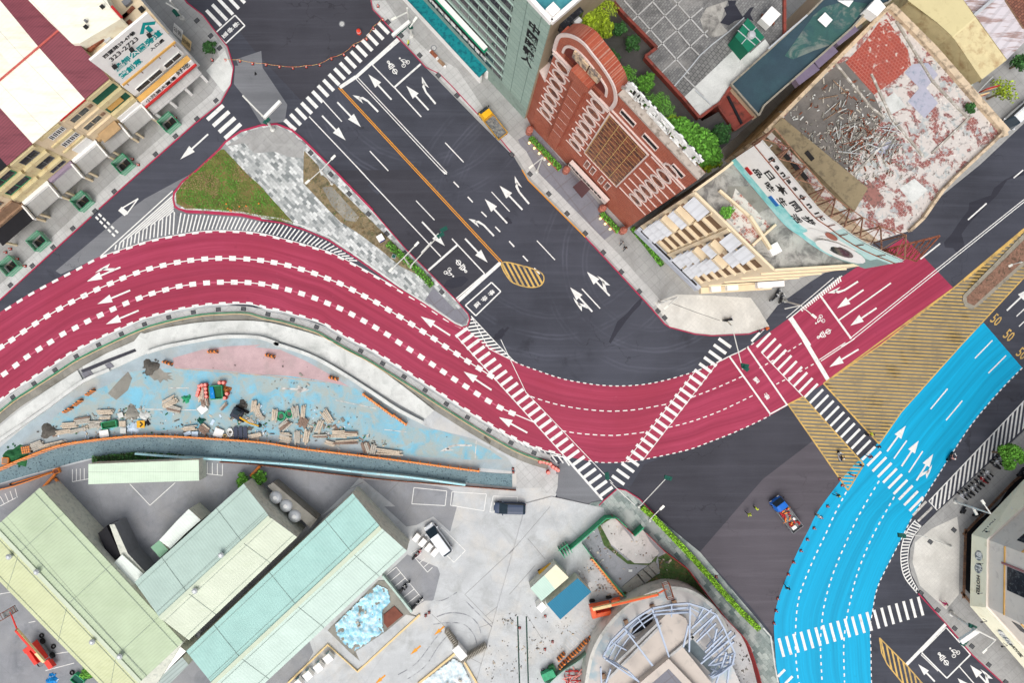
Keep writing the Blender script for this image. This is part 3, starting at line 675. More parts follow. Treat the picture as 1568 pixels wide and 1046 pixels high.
# wet stains and patches on the asphalt
def blob(cx,cy,a,b,rot,seed,n=26,rough=.35):
 rnd=random.Random(seed); out=[]
 for k in range(n):
  t=6.2832*k/n; r=1+rnd.uniform(-rough,rough); x=a*r*math.cos(t); y_=b*r*math.sin(t); out.append((cx+x*math.cos(rot)-y_*math.sin(rot),cy+x*math.sin(rot)+y_*math.cos(rot)))
 return out
asphalt('wet_asphalt',(48,49,58),lo=.9,hi=1.1,dens=(.8,.9))
sheet('wet_patch',T(1,3,1550,0,1440,55,1370,110,1355,150,1225,195,1220,240,1165,310,1120,380,1075,430,1080,460,1130,465,1165,510,1205,470,1190,420,1180,380,1215,330,1290,250,1390,150,1450,60,1550,30),.0045,'wet_asphalt')
sheet('wet_patch',T(1,2,790,750,740,800,700,850,640,900,620,950,590,1020,600,1032,640,970,690,900,730,850,780,800),.0048,'wet_asphalt')
sheet('wet_patch',T(1,1,1140,655,1190,640,1240,630,1270,650,1230,690,1170,705,1120,690),.0058,'wet_asphalt')
sheet('wet_patch',blob(776,337,8,4,.3,5),.0058,'wet_asphalt'); sheet('wet_patch',blob(766,512,14,5,-.7,6),.0058,'wet_asphalt')
asphalt('grey_asphalt',(112,114,118),lo=.85,hi=1.15,dens=(.62,.76))
sheet('asphalt_patch',T(1,0,1175,0,1080,75,1025,125,600,512,540,540,430,590,360,620,330,600,700,290,770,235,860,170) ,.005,'grey_asphalt')
sheet('asphalt_patch',T(1,0,1030,130,600,510,900,415,1080,380,1230,362,1400,362,1550,375,1550,290,1200,250,1060,225)+[],.0055,'grey_asphalt')
sheet('asphalt_patch',[(360,100),(400,100),(440,160),(436,186),(400,190),(376,150),(358,128)],.005,'grey_asphalt')
sheet('asphalt_patch',T(2,2,280,760,330,700,560,950,520,990,300,970,270,900),.006,'grey_asphalt')
# island planting beds
def bed(name,pts,mat,z=.15):m=MB(); m.prism(GP(pts),.1,z); return tag(m.build(name,M_(mat)),kind='structure')
GR1=T(1,0,1050,200,1045,140,1090,75,1180,0)+T(0,0,1310,890,1330,885,1480,1046)+T(1,1,20,80,235,320,120,300,0,272)+T(1,0,1430,255,1200,240,1110,235)
bed('grass_bed',GR1,'grass')
GR2=T(0,1,295,895,380,985,395,1046)+T(1,1,400,30,470,80,640,250,780,390,880,490,1000,620,1060,695,960,620,860,570,740,470,620,380,510,310,440,240,290,80,290,0)
bed('planting_bed',GR2,'soil'); bed('planting_bed',T(1,1,400,105,460,100,620,280,600,310,540,300,460,215),'debris',.156)
bed('island_paving',T(0,0,1340,870)+T(0,1,-10,770,130,745,220,790,290,850,290,940,200,930,120,900,0,910,-60,850),'pavement')
bed('island_paving',T(1,1,1010,775,1060,700,1190,830,1230,820,1265,870,1262,900,1235,922,1190,905),'pavement_dark')
# median planter on the right
m=MB(); m.prism(GP([(1474,452),(1473,460),(1477,470),(1488,474),(1500,466),(1640,340),(1640,300),(1568,356)]),-.05,.18); struct('median_kerb',m,plain('median_grey',(150,144,130),.1,.8,(120,114,100),(.5,.65)))
m=MB(); m.prism(GP([(1479,455),(1480,463),(1490,468),(1640,333),(1640,308),(1568,366)]),.1,.24); struct('median_bed',m,M_('mulch'))
for i in range(8):pass
# ================= BUILDINGS, NORTH SIDE =================
SA=math.atan2(-152,140)
plain('cream_metal',(240,238,222),.03,.8,(200,180,150),(.62,.78),.6,amt=.5,s2=.9)
plain('white_wall',(240,238,234),.04,1,(200,190,176),(.6,.78),.6,amt=.5)
plain('cream_wall',(222,204,172),.07,.9,(176,140,96),(.56,.74),.8,amt=.6,s2=.7)
plain('yellow_wall',(212,198,154),.07,.9,(160,122,84),(.5,.7),.8,amt=.7,s2=.7)
plain('beige_wall',(226,208,176),.05,.6,(186,158,122),(.6,.78),.8,amt=.5,s2=.5)
plain('brown_wall',(150,122,98),.1,.8,(110,86,70),(.5,.7),.8)
plain('dark_glass',(44,46,52),.2,1.2,(90,94,98),(.55,.6),.15,amt=.8)
plain('grey_glass',(104,106,102),.2,1.2,(66,68,68),(.5,.6),.2)
plain('dark_recess',(40,38,38),.15,1)
plain('roof_dark',(30,30,34),.15,1)
plain('green_frame',(52,160,112),.12,1.5,(40,110,84),(.5,.7),.5)
plain('rust',(140,84,62),.2,2,(96,58,44),(.48,.6),.85)
plain('steel',(196,200,202),.06,1,None,rough=.45,metal=.3)
plain('white_metal',(232,232,228),.04,1,None,rough=.45)
plain('black_paint',(34,34,36),.1,1,rough=.6)
plain('ochre',(214,168,96),.1,1)
plain('sign_yellow',(226,200,150),.05,1)
plain('red_paint_metal',(176,44,44),.1,1)
plain('teal_print',(0,150,150),.05,1)
plain('grey_metal',(120,122,126),.1,1,rough=.5)
plain('tile_purple',(156,140,158),.05,1)
ribbed('roof_red',(132,70,80),SA,.32,(98,50,60),line=.7,amt=.5)
ribbed('roof_cream',(240,238,220),SA,.5,(222,208,184),line=.97,panel=7,amt=.5)
FA=R(-45)
# ---- shop houses in the north-west ----
NWW=Wall((232,168),(130,255)); HN=13.8
def upv(w):
 return w.u,-w.n
def wbox(w,mb,u0,u1,d0,d1,h0,h1):
 w.panel(mb,u0,u1,h0,h1,d0,d1)
def house(name,label,u0,u1,roofmat,h=HN,depth=26,wallmat='cream_wall'):
 base=NWW.P((u0+u1)/2,0,-1); t=thing(name,label,'building',base,0,'shop houses facing the side street',world=True)
 m=MB(); wbox(NWW,m,u0+.01,u1-.01,-depth,0,0,h-.12); m.build('wall',M_(wallmat),t)
 m=MB(); ov=.35; P=[NWW.P(u0,h,ov),NWW.P(u1,h,ov),NWW.P(u1,h+1.0,-8.2),NWW.P(u0,h+1.0,-8.2),NWW.P(u1,h-.6,-depth),NWW.P(u0,h-.6,-depth)]
 m.face([P[0],P[3],P[2],P[1]]); m.face([P[3],P[5],P[4],P[2]])
 lo=[p-Vector((0,0,.12)) for p in P]; m.face([lo[0],lo[1],P[1],P[0]]); m.face([P[0],lo[0],lo[3],P[3]]); m.face([P[1],P[2],lo[2],lo[1]])
 m.build('roof',M_(roofmat),t)
 m=MB(); m.tube([P[3]+Vector((0,0,.1)),P[2]+Vector((0,0,.1))],.14,6); m.build('ridge_cap',plain('ridge_red',(186,92,84),.1),t)
 return t
def windows(t,w,items,mat='dark_glass',frame='white_metal',d=.04,name='window'):
 for u0,u1,h0,h1 in items:
  m=MB(); e=.08
  for a in ((u0,u1,h1,h1+e),(u0,u1,h0-e,h0),(u0-e,u0,h0-e,h1+e),(u1,u1+e,h0-e,h1+e),((u0+u1)/2-.04,(u0+u1)/2+.04,h0,h1)):w.panel(m,a[0],a[1],a[2],a[3],0,d+.06)
  f=m.build(name,M_(frame),t)
  p=MB(); w.panel(p,u0,u1,h0,h1,0,d); p.build('pane',M_(mat),f)
def bands(t,w,items,mat,name,o0=0,o1=.5):
 for u0,u1,h0,h1 in items:m=MB(); w.panel(m,u0,u1,h0,h1,o0,o1); m.build(name,M_(mat),t)
h1_=house('shop_house','yellow shop house with dark red roof and green balcony openings beside the corner building',-.1,4.2,'roof_red',wallmat='yellow_wall')
bands(h1_,NWW,[(0,4.1,12.6,13.4),(0,4.1,9.0,10.2),(0,4.1,5.4,6.4)],'yellow_wall','balcony',0,.45)
bands(h1_,NWW,[(.2,4,10.3,12.4),(.2,4,6.6,8.8)],plain('deep_green',(32,92,72),.15,1).name,'window',0,.03)
bands(h1_,NWW,[(1.2,3.6,7.4,8.4)],'ochre','signboard',.04,.3); bands(h1_,NWW,[(.2,4,3.9,5.2)],'white_wall','shop_sign',0,.5)
h2_=house('shop_house','cream shop house with brown framed windows and dark red eave under a cream roof',4.2,8.6,'roof_cream',wallmat='cream_wall')
bands(h2_,NWW,[(4.2,8.6,HN-.2,HN)],'red_paint_metal','eave',.3,.5)
windows(h2_,NWW,[(5.2,8.0,10.6,11.9),(5.2,8.0,7.1,8.4)],'grey_glass','cream_wall')
bands(h2_,NWW,[(4.4,5.0,10.9,11.6),(4.4,5.0,7.4,8.1)],'brown_wall','vent_grille',0,.1); bands(h2_,NWW,[(4.2,8.6,9.6,9.8),(4.2,8.6,12.6,12.8),(4.2,8.6,6.2,6.4)],'cream_wall','ledge',0,.3)
m=MB(); wbox(NWW,m,4.6,7.8,.1,1.6,4.5,4.7); m.build('canopy',plain('balcony_floor',(178,150,112),.15,1),h2_)
h3_=house('shop_house','cream shop house with rows of small dark square windows and a grey panel',8.6,13.4,'roof_cream',wallmat='cream_wall')
windows(h3_,NWW,[(9.4+i*.62,9.85+i*.62,10.9,12) for i in range(4)]+[(9.2+i*.7,9.7+i*.7,7.6,8.7) for i in range(4)],'dark_glass','white_metal')
bands(h3_,NWW,[(9.2,12.6,12.5,13.1),(9.0,12.8,9.3,9.9),(9.0,12.8,6.6,7.0)],'yellow_wall','ledge',0,.25); bands(h3_,NWW,[(9.0,11.8,4.2,6.0)],'white_metal','signboard',0,.2)
h4_=house('shop_house','yellow shop house with laundry balconies under the lower dark red ribbed roof',13.4,17.9,'roof_red',wallmat='yellow_wall')
bands(h4_,NWW,[(13.6,17.7,9.4,10.3),(13.6,17.7,12.8,13.4),(13.6,17.7,6.2,6.7)],'yellow_wall','balcony',0,.5)
windows(h4_,NWW,[(14.4,16.9,10.6,12.3),(14.2,16.6,7.3,8.9),(14,16.4,4.6,5.9)],'dark_glass','grey_metal')
h5_=house('shop_house','yellow shop house with green balconies and white awning near the left frame edge',17.9,23,'roof_dark',wallmat='yellow_wall')
bands(h5_,NWW,[(18.1,22.8,9.4,10.3),(18.1,22.8,12.8,13.4),(18.1,22.8,6.2,6.7)],'yellow_wall','balcony',0,.5); windows(h5_,NWW,[(18.6,22.3,10.6,12.3),(18.6,22.3,7.3,8.9)],'deep_green' if 0 else 'dark_glass','green_frame')
h6_=house('shop_house','tan shop house with barred window and brown tiled front at the left frame edge',23,30,'roof_dark',wallmat='cream_wall')
windows(h6_,NWW,[(24,27,10.4,12.2),(24,27,7,8.8)],'grey_glass','brown_wall'); bands(h6_,NWW,[(23.2,29,3.4,6.2)],'brown_wall','tiled_front',0,.3)
# arcade roofs in front of the houses, each with its white end sign
AR=[((0,4.1),'pavement','white_wall','shop awning below the green balconies'),((4.3,8.5),'pavement','balcony_floor','arcade roof with planks and a green plant below the brown windows'),((8.7,13.3),'pavement','white_wall','grey arcade roof below the small square windows'),((13.5,17.8),'pavement','tile_purple','purple edged arcade roof below the laundry balconies'),((18,22.9),'pavement','white_wall','arcade roof with a wide white fascia at the left'),((23,29.5),'roof_dark','brown_wall','brown arcade roof at the left frame edge')]
for (a,b),m1,m2,lab in AR:
 t=thing('arcade_roof',lab,'arcade roof',NWW.P((a+b)/2,0,1.5),0,'arcade roofs along the shop houses',world=True)
 m=MB(); wbox(NWW,m,a,b,.05,2.8,3.3,3.45); m.build('roof_slab',M_(m1),t)
 m=MB(); wbox(NWW,m,a,b,.05,.6,3.5,4.1); m.build('fascia',M_(m2),t)
 m=MB(); wbox(NWW,m,a+.05,a+.25,.6,3.2,3.5,4.3); m.build('side_sign',M_('white_wall'),t)
 for uu in (a+.4,b-.4):m=MB(); wbox(NWW,m,uu-.15,uu+.15,2.3,2.6,0,3.3); m.build('column',M_('cream_wall'),t)
# ---- corner building with the big sign ----
CW=Wall((340,138),(232,168) if 0 else (232,230)) if 0 else None
SW_=Wall((276.5,124.5),(232.5,167.5))
HC=14.0
t=thing('corner_building','white corner building with cream ribbed roof under the big white sign','building',W(250,90),0,world=True)
L0=(-9.2,0.0)
m=MB(); wbox(NWW,m,-10.1,-.12,-22,-.3,0,12.4); m.build('wall',M_('white_wall'),t)
m=MB(); m.poly([NWW.P(u,0,o).xy for u,o in ((-10.1,.2),(-.1,.2),(-.1,-22),(-10.1,-22))],12.5); m.poly([NWW.P(u,0,o).xy for u,o in ((-10.1,.2),(-.1,.2),(-.1,-22),(-10.1,-22))],12.42,False); m.build('terrace',M_('cream_wall'),t)
m=MB(); Q=[0]+[W(x,y,15.2) for x,y in ((38,-6),(77,34),(110,66),(122,66),(186,28),(168,8),(130,-60),(0,-60))]
m.prism([p.xy for p in Q[1:]],12.45,15.2); m.build('roof',M_('roof_cream'),t)
m=MB(); m.slab(W(172,10,15.3),W(187,27,15.3),.35,.3); m.build('gutter',M_('red_paint_metal'),t)
m=MB()
for a,b in (((118,84),(130,86)),((136,77),(160,56))):m.slab(W(*a,13),W(*b,13),.8,.5)
m.build('roof_unit',M_('rust'),t)
for i,(x,y,a_,b_,mt) in enumerate(((103,65,1.2,.9,'grey_metal'),(133,42,.5,.3,'black_paint'),(158,11,.5,.3,'black_paint'),(133,33,.3,.3,'grey_metal'),(196,4,1.1,.8,'grey_metal'),(218,15,.7,.5,'black_paint'),(165,60,1.0,.9,'steel'),(135,78,2.2,.3,'rust'),(195,38,1.6,.3,'rust'))):
 m=MB(); m.box(W(x,y,15.2 if i in (1,2,3) else 12.6),(a_,b_,.5),R(40)); m.build('roof_fitting',M_(mt),t)
for a_,b_ in (((118,84),(196,20)),((186,30),(205,10))):m=MB(); m.slab(W(*a_,12.6),W(*b_,12.6),.5,.12); m.build('rusty_gutter',M_('rust'),t)
# its front: band with dark windows and shop awnings
m=MB(); wbox(NWW,m,-9.6,-.3,.02,.5,6.8,10.6); m.build('front_panel',M_('white_wall'),t)
windows(t,NWW,[(-9.2,-6.4,6.95,8.1),(-5.6,-1.2,6.95,8.1)],'dark_glass','white_metal',d=.56)
m=MB(); wbox(NWW,m,-9.8,-.2,.5,1.3,6.0,6.15); m.build('awning',M_('ochre'),t)
m=MB(); wbox(NWW,m,-9.8,-.2,.6,1.4,4.6,5.9); sg=m.build('shop_sign',M_('white_wall'),t)
m=MB(); wbox(NWW,m,-9.9,-.1,1.4,1.75,4.5,4.7); m.build('sign_rim',M_('red_paint_metal'),t)
m=MB(); wbox(NWW,m,-9.6,-.2,.05,2.6,3.3,3.5); m.build('arcade_slab',M_('pavement_gutter'),t)
for u in (-9.3,-6.2,-3.2,-.4):m=MB(); wbox(NWW,m,u-.2,u+.2,2.0,2.4,0,3.3); m.build('column',M_('white_wall'),t)
up3=Vector((0,0,1)); ru=-NWW.u
def wtext(w,body,u,h,off,size,mat,parent=None,name='lettering',sx=1,sy=1,bold=.01,ext=.02):
 ux=Vector((*w.u,0)); nn=Vector((*w.n,0))
 if ux.cross(up3).dot(nn)<0:ux=-ux
 return put_text(name,body,size,M_(mat),w.P(u,h,off),ux,up3,parent,ext=ext,bold=bold,sx=sx,sy=sy)
wtext(NWW,'小兄弟大賣場',-3.6,5.25,1.42,.95,'black_paint',sg,sx=1.0); wtext(NWW,'好吃',-8.0,5.6,1.44,1.2,'black_paint',sg)
# the roof sign
SGN=Wall((203,162),(272,97));
def signwall(bl,br,hb):
 w=Wall.__new__(Wall); w.a=W(*bl,hb).xy; w.b=W(*br,hb).xy; d=w.b-w.a; w.L=d.length; w.u=d.normalized(); w.n=Vector((w.u.y,-w.u.x))
 if w.n.dot(-w.a)<0:w.n=-w.n
 w.d=w.n.dot(w.a); return w
S1=signwall((186,129),(267,62),14.0)
us=[S1.uh(*p) for p in ((142,93),(224,18))]; HT=(us[0][1]+us[1][1])/2
bs=thing('rooftop_sign','big white billboard with turquoise characters and a turquoise arrow on the corner building','billboard',S1.P(S1.L/2,12.5,-.3),0,world=True)
m=MB(); S1.panel(m,0,S1.L,14.0,HT,-.3,0); m.build('board',M_('white_wall'),bs)
m=MB()
for u in (0.5,S1.L/3,S1.L*2/3,S1.L-.5):a=S1.P(u,12.5,-.2); m.tube([a,S1.P(u,HT-.2,-.35)],.07,5); m.tube([S1.P(u,12.5,-3.2),S1.P(u,HT-1.5,-.35)],.06,5)
m.build('frame',M_('rust'),bs)
m=MB(); S1.panel(m,0,S1.L,13.5,13.95,-.25,.1); m.build('bottom_rail',M_('ochre'),bs)
L=S1.L; hh=HT-14
wtext(S1,'艋舺公園旁道',L*.53,14+hh*.42,.02,1.45,'teal_print',bs,sx=.9,bold=.03); wtext(S1,'雙創意',L*.27,14+hh*.18,.02,1.35,'teal_print',bs,sx=.9,bold=.03)
wtext(S1,'323-2723',L*.42,14+hh*.69,.02,1.2,'black_paint',bs); wtext(S1,'西園路29-47巷',L*.42,14+hh*.85,.02,.8,'black_paint',bs); wtext(S1,'入口處',L*.78,14+hh*.22,.02,.75,'black_paint',bs)
m=MB(); c=S1.P(L*.86,14+hh*.72,.03)
def sp(du,dh):return S1.P(L*.86+du,14+hh*.74+dh,.03)
flipu=1 if (S1.b-S1.a).x>0 else -1
for q in ([(-.3,-1.2),(.3,-1.2),(.3,.2),(-.3,.2)],[(-1.3,-.1),(-.9,-.5),(0,.6),(0,1.3)],[(1.3,-.1),(.9,-.5),(0,.6),(0,1.3)]):
 a=[sp(*p) for p in q]
 if (a[1]-a[0]).cross(a[2]-a[1]).dot(Vector((*S1.n,0)))<0:a=a[::-1]
 m.face(a); m.face([p-Vector((*S1.n,0))*.02 for p in a][::-1])
m.build('arrow',M_('teal_print'),bs)
for p in ((185,92),(250,46),(204,71)):
 pass
for i,(x,y) in enumerate(((173,98),(199,72),(226,50))):
 u,h=S1.uh(x,y); q=S1.P(u,h,.5); f=MB(); f.box((q.x,q.y,q.z),(.55,.4,.4),.6); f.slab(S1.P(u,h+.2,0),(q.x,q.y,q.z+.2),.06,.06); f.build('flood_light',M_('black_paint'),bs)

# ---- green tower ----
GW=Wall((803,182),(635,0)); HG=33.3; GL=24.8
bricks('green_panel',(150,172,160),(158,180,168),(106,126,118),1.5,1.38,0,ms=.035,wall=True,off=0,stain=[((128,152,142),.12,.5,.7,.6)])
plain('green_stone',(142,160,150),.06,.6,(120,140,130),(.5,.7))
concrete('roof_teal',(64,138,148),(86,160,164),wet=(50,110,124),amt=.8,sc=.5,thr=(.4,.6))
gt=thing('office_tower','tall pale green office tower with dark window bands and a white rimmed blue roof','building',GW.P(8,0,-4),0,world=True)
gd=Vector(G(840,150))-Vector(G(803,182)); gd.normalize()
def gp(u,d,h):q=GW.a+GW.u*u+gd*d; return Vector((q.x,q.y,h))
m=MB(); fp=[gp(0,0,0).xy,gp(GL+12,0,0).xy,gp(GL+12,18,0).xy,gp(0,18,0).xy]; m.prism(fp,0,HG-.3); m.build('wall',M_('green_stone'),gt)
m=MB(); m.poly([gp(.4,.4,0).xy,gp(GL+11,.4,0).xy,gp(GL+11,17.6,0).xy,gp(.4,17.6,0).xy],HG-.28); m.build('roof',M_('roof_teal'),gt)
m=MB()
for a,b,in (((0,0),(GL+12,0)),((0,0),(0,18)),((0,18),(GL+12,18))):
 A1,B1=gp(*a,HG-.3),gp(*b,HG-.3); m.slab(A1,B1,.45,.75)
m.build('parapet',M_('white_wall'),gt)
m=MB(); m.box(gp(.7,.7,HG-.25),(1.1,1.1,1.3),R(-47)); m.build('roof_hatch',M_('white_wall'),gt)
m=MB(); GW.panel(m,-.02,5.35,4.8,HG-.4,0,.12); m.build('panel_cladding',M_('green_panel'),gt)
for i in range(11):
 hb=5.6+i*2.73-.45
 if hb>HG-1.6:break
 m=MB(); GW.panel(m,5.5,GL+11.8,hb,hb+1.35,0,.06); wn=m.build('window_band',M_('dark_glass'),gt)
 m=MB()
 for k in range(18):u=5.6+k*1.75; GW.panel(m,u,u+.09,hb,hb+1.15,.05,.14)
 m.build('mullion',M_('green_stone'),wn)
 m=MB(); GW.panel(m,5.4,GL+11.9,hb+1.5,hb+1.75,0,.1); m.build('ledge',plain('ledge_green',(166,188,178),.04,1),gt)
m=MB(); GW.panel(m,8.6,GL+12,3.0,3.5,0,1.6); m.build('awning',plain('teal_canopy',(18,128,134),.1,1,(10,96,108),(.5,.6)),gt)
m=MB(); GW.panel(m,8.6,GL+12,.0,2.9,1.0,1.35); m.build('shop_front',M_('white_wall'),gt)
m=MB(); GW.panel(m,8.6,22,10.9,11.9,.3,.9); m.build('sign_strip',plain('bright_green',(0,164,116),.06,1),gt)
m=MB(); GW.panel(m,8.6,22,11.95,12.1,.3,1.0); m.build('sign_top',M_('white_metal'),gt)
m=MB(); GW.panel(m,9,22,7.3,8.6,.3,.5); sb=m.build('sign_board',M_('black_paint'),gt); wtext(GW,'台灣時尚髮藝美容補習班',15.4,7.95,.52,1.15,'white_metal',sb,bold=.01,sx=1.1)
for i,ch in enumerate('中國時報人'):wtext(GW,ch,1.9,26.5-i*2.3+3.2-1.0,.14,2.0,'black_paint',gt,bold=.06)
for x,y in ((747,115),(681,48),(614,-25)):
 m=MB(); g_=G(x,y); m.lathe([(.62,0),(.62,3.0)],14,(g_[0],g_[1],0)); m.build('column',M_('white_wall'),gt)
m=MB()
EW=Wall.__new__(Wall); EW.a=gp(0,0,0).xy; EW.b=gp(0,18,0).xy; dd=EW.b-EW.a; EW.L=dd.length; EW.u=dd.normalized(); EW.n=Vector((EW.u.y,-EW.u.x))
if EW.n.dot(-EW.a)<0:EW.n=-EW.n
EW.d=EW.n.dot(EW.a)
m=MB(); EW.panel(m,0,18,0,HG-.5,0,.05); m.build('side_wall',plain('tan_wall',(168,152,128),.1,.8),gt)
for i in range(9):
 m=MB(); EW.panel(m,1.6,4.6,5+i*3.0,6.6+i*3.0,.05,.7); m.build('side_balcony',M_('dark_glass'),gt)
 m=MB(); EW.panel(m,3.3,4.1,5.2+i*3.0,5.9+i*3.0,.7,1.2); m.build('air_conditioner',M_('white_metal' if i % 3 else 'grey_metal'),gt)

# ---- red brick hotel front ----
RW=Wall((815,195),(960,350)); HR=33.3
bricks('red_brick',(170,88,64),(150,70,52),(172,126,108),.5,.22,SA,ms=.02,wall=True,stain=[((176,112,92),.35,.5,.68,.5)])
bricks('red_brick_top',(150,84,84),(126,76,84),(184,160,160),.34,.25,SA,ms=.02)
plain('white_stone',(214,196,188),.05,1,(176,150,140),(.55,.75),amt=.5)
plain('bronze',(128,66,42),.15,1.2,(96,48,34),(.5,.62),.4)
plain('bronze_pane',(142,84,58),.2,.8,(84,48,38),(.48,.56),.3)
plain('gold_frame',(196,160,104),.06,1,rough=.5)
rb=thing('brick_building','red brick building with white ring ornaments, an arched gable and a bronze glass wall','building',RW.P(10,0,-4),0,world=True)
m=MB(); RW.panel(m,-.3,21.2,0,HR,-1.1,0); m.build('wall',M_('red_brick'),rb)
m=MB(); RW.panel(m,8.7,21.2,HR-.02,HR+.35,-.9,.12); m.build('parapet',plain('parapet_stone',(176,166,156),.1,1,(130,120,110),(.5,.65)),rb)
concrete('deck',(84,82,80),(60,66,50),wet=(70,62,62),amt=.8,sc=.3)
m=MB(); m.prism([W(x,y,20).xy for x,y in ((862,62),(880,20),(870,-40),(925,-40),(942,0),(1004,75),(992,92),(1046,152),(1075,185),(1110,165),(1160,178),(1128,208),(1066,262),(1020,216),(950,142),(905,96))],0,20); m.build('terrace',M_('deck'),rb)
# arch, standing in front as a thick gable
arc=[RW.uh(x,y) for x,y in ((850,77),(857,55),(868,51),(883,55),(897,65),(909,80),(923,98),(935,116),(942,130),(945,144),(944,155),(937,165))]
arc=smooth(arc,4)
def gable(outer,o0,o1,name,mat,parent):
 m=MB(); n=len(outer)
 F=[RW.P(u,h,o1) for u,h in outer]; B=[RW.P(u,h,o0) for u,h in outer]
 c=RW.P(sum(p[0] for p in outer)/n,min(p[1] for p in outer)+.5,o1)
 for i in range(n):
  j=(i+1) % n; f=[F[i],F[j],c]
  if (f[1]-f[0]).cross(f[2]-f[0]).dot(Vector((*RW.n,0)))<0:f=f[::-1]
  m.face(f); m.face([F[i],B[i],B[j],F[j]])
 return m.build(name,mat,parent)
gable(arc,-1.6,.15,'gable',M_('red_brick_top') if 0 else M_('red_brick'),rb)
def wallband(pts,w_,o,mat,name,th=.15,close=False,parent=None):
 m=MB(); q=pts+([pts[0]] if close else [])
 a,b=offset(q,w_/2),offset(q,-w_/2)
 if close:
  a[0]=a[-1]=lerp(a[0],a[-1],.5); b[0]=b[-1]=lerp(b[0],b[-1],.5)
 for i in range(len(q)-1):
  P=[RW.P(*a[i],o),RW.P(*b[i],o),RW.P(*b[i+1],o),RW.P(*a[i+1],o),RW.P(*a[i],o+th),RW.P(*b[i],o+th),RW.P(*b[i+1],o+th),RW.P(*a[i+1],o+th)]
  if (P[1]-P[0]).cross(P[3]-P[0]).dot(P[4]-P[0])<0:P=[P[0],P[3],P[2],P[1],P[4],P[7],P[6],P[5]]
  m.hexa(P)
 return m.build(name,mat,parent or rb)
wallband(arc,.45,.15,M_('white_stone'),'coping')
inn=smooth([RW.uh(x,y) for x,y in ((864,78),(868,70),(876,69),(890,78),(903,92),(915,108),(925,122),(931,134),(930,145))],4)
wallband(inn,.3,.15,M_('white_stone'),'inner_arch')
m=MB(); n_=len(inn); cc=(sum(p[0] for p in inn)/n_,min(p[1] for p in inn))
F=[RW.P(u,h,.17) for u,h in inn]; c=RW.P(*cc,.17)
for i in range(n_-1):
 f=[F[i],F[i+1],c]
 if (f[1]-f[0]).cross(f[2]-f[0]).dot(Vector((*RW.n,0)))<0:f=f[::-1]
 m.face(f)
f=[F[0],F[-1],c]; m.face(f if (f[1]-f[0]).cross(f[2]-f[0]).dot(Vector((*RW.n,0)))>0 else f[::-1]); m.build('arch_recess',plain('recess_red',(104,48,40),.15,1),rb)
for pq in (((868,82),(888,106)),((903,124),(922,144))):
 u0,u1,a_,b_=RW.rpx(*pq); hm=RW.uh(*pq[0])[1]; m=MB(); RW.panel(m,u0,u1,hm-1.0,hm-.1,.15,.22); m.build('attic_window',M_('dark_recess') if 0 else plain('wood_red',(120,58,40),.15,1),rb)
m=MB(); RW.panel(m,3.5,5.3,4,31.5,0,.75); m.build('pilaster',M_('red_brick'),rb)
m=MB(); RW.panel(m,3.0,5.9,30.0,31.6,.05,1.3); m.build('pilaster_head',M_('red_brick'),rb)
m=MB()
for q in ((2.2,4.4),(4.6,6.2)):RW.panel(m,q[0],q[1],32.2,33.8,.18,.5)
m.build('coat_of_arms',plain('emblem_stone',(206,182,150),.1,1,(120,110,104),(.45,.6)),rb)
for k in range(2):wallband([(-.3,28.4+k*.6),(8.9,28.4+k*.6)],.3,.1,M_('white_stone'),'cornice',.3)
for i in range(8):
 h=8.6+i*2.79
 for a,b in ((-.2,2.9),(5.8,9.0)):wallband([(a,h),(b,h)],.12,0,M_('white_stone'),'string_course',.12)
 if i<7:wallband([(3.6,h+1.2),(5.2,h+1.2)],.04,.72,M_('white_stone'),'string_course',.05)
def ring(u,h,r=1.05,mat='white_stone'):
 o=[(u+r*math.cos(6.2832*k/16),h+1.0*math.sin(6.2832*k/16)) for k in range(16)]
 rr=wallband(o,.27,0,M_(mat),'ring_ornament',.12,True)
 m=MB(); m.face([RW.P(*p,.05) for p in (o if (RW.P(*o[1],0)-RW.P(*o[0],0)).cross(RW.P(*o[3],0)-RW.P(*o[0],0)).dot(Vector((*RW.n,0)))>0 else o[::-1])]); m.build('disc',M_('bronze_pane'),rr)
for i in range(7):
 ring(1.35,10.0+i*2.79); ring(7.35,10.0+i*2.79)
# bronze glass wall
m=MB(); RW.panel(m,9.15,15.5,11.0,27.8,0,.12); gw=m.build('glass_wall',M_('bronze_pane'),rb)
m=MB()
for k in range(5):u=9.2+k*1.56; RW.panel(m,u,u+.09,11,27.8,.12,.2)
for k in range(13):h=11.3+k*1.32; RW.panel(m,9.2,15.5,h,h+.05,.12,.14)
m.build('glass_frame',M_('gold_frame'),gw)
wallband([(9.1,11),(15.55,11),(15.55,27.9),(9.1,27.9)],.22,.02,M_('white_stone'),'surround',.2,True)
for u0,u1,h0,h1 in ((10,12.2,30.2,31.4),(13.6,15.8,30.2,31.4),(18.2,20.0,30.2,31.4)):
 f=wallband([(u0,h0),(u1,h0),(u1,h1),(u0,h1)],.16,0,M_('white_stone'),'window',.14,True); m=MB(); RW.panel(m,u0,u1,h0,h1,0,.04); m.build('pane',M_('dark_recess'),f)
wallband([(9.1,29.0),(21.2,29.0)],.2,0,M_('white_stone'),'cornice',.18)
for i in range(7):
 h=11.6+i*2.75; wallband([(15.9,h),(21.1,h)],.15,0,M_('white_stone'),'string_course',.12); ring(18.6,h+1.38)
for u in (10.0,11.2,13.0,14.2):
 f=wallband([(u,6.2),(u+.7,6.2),(u+.7,9.2),(u,9.2)],.14,0,M_('white_stone'),'window',.12,True); m=MB(); RW.panel(m,u,u+.7,6.2,9.2,0,.04); m.build('pane',M_('bronze_pane'),f)
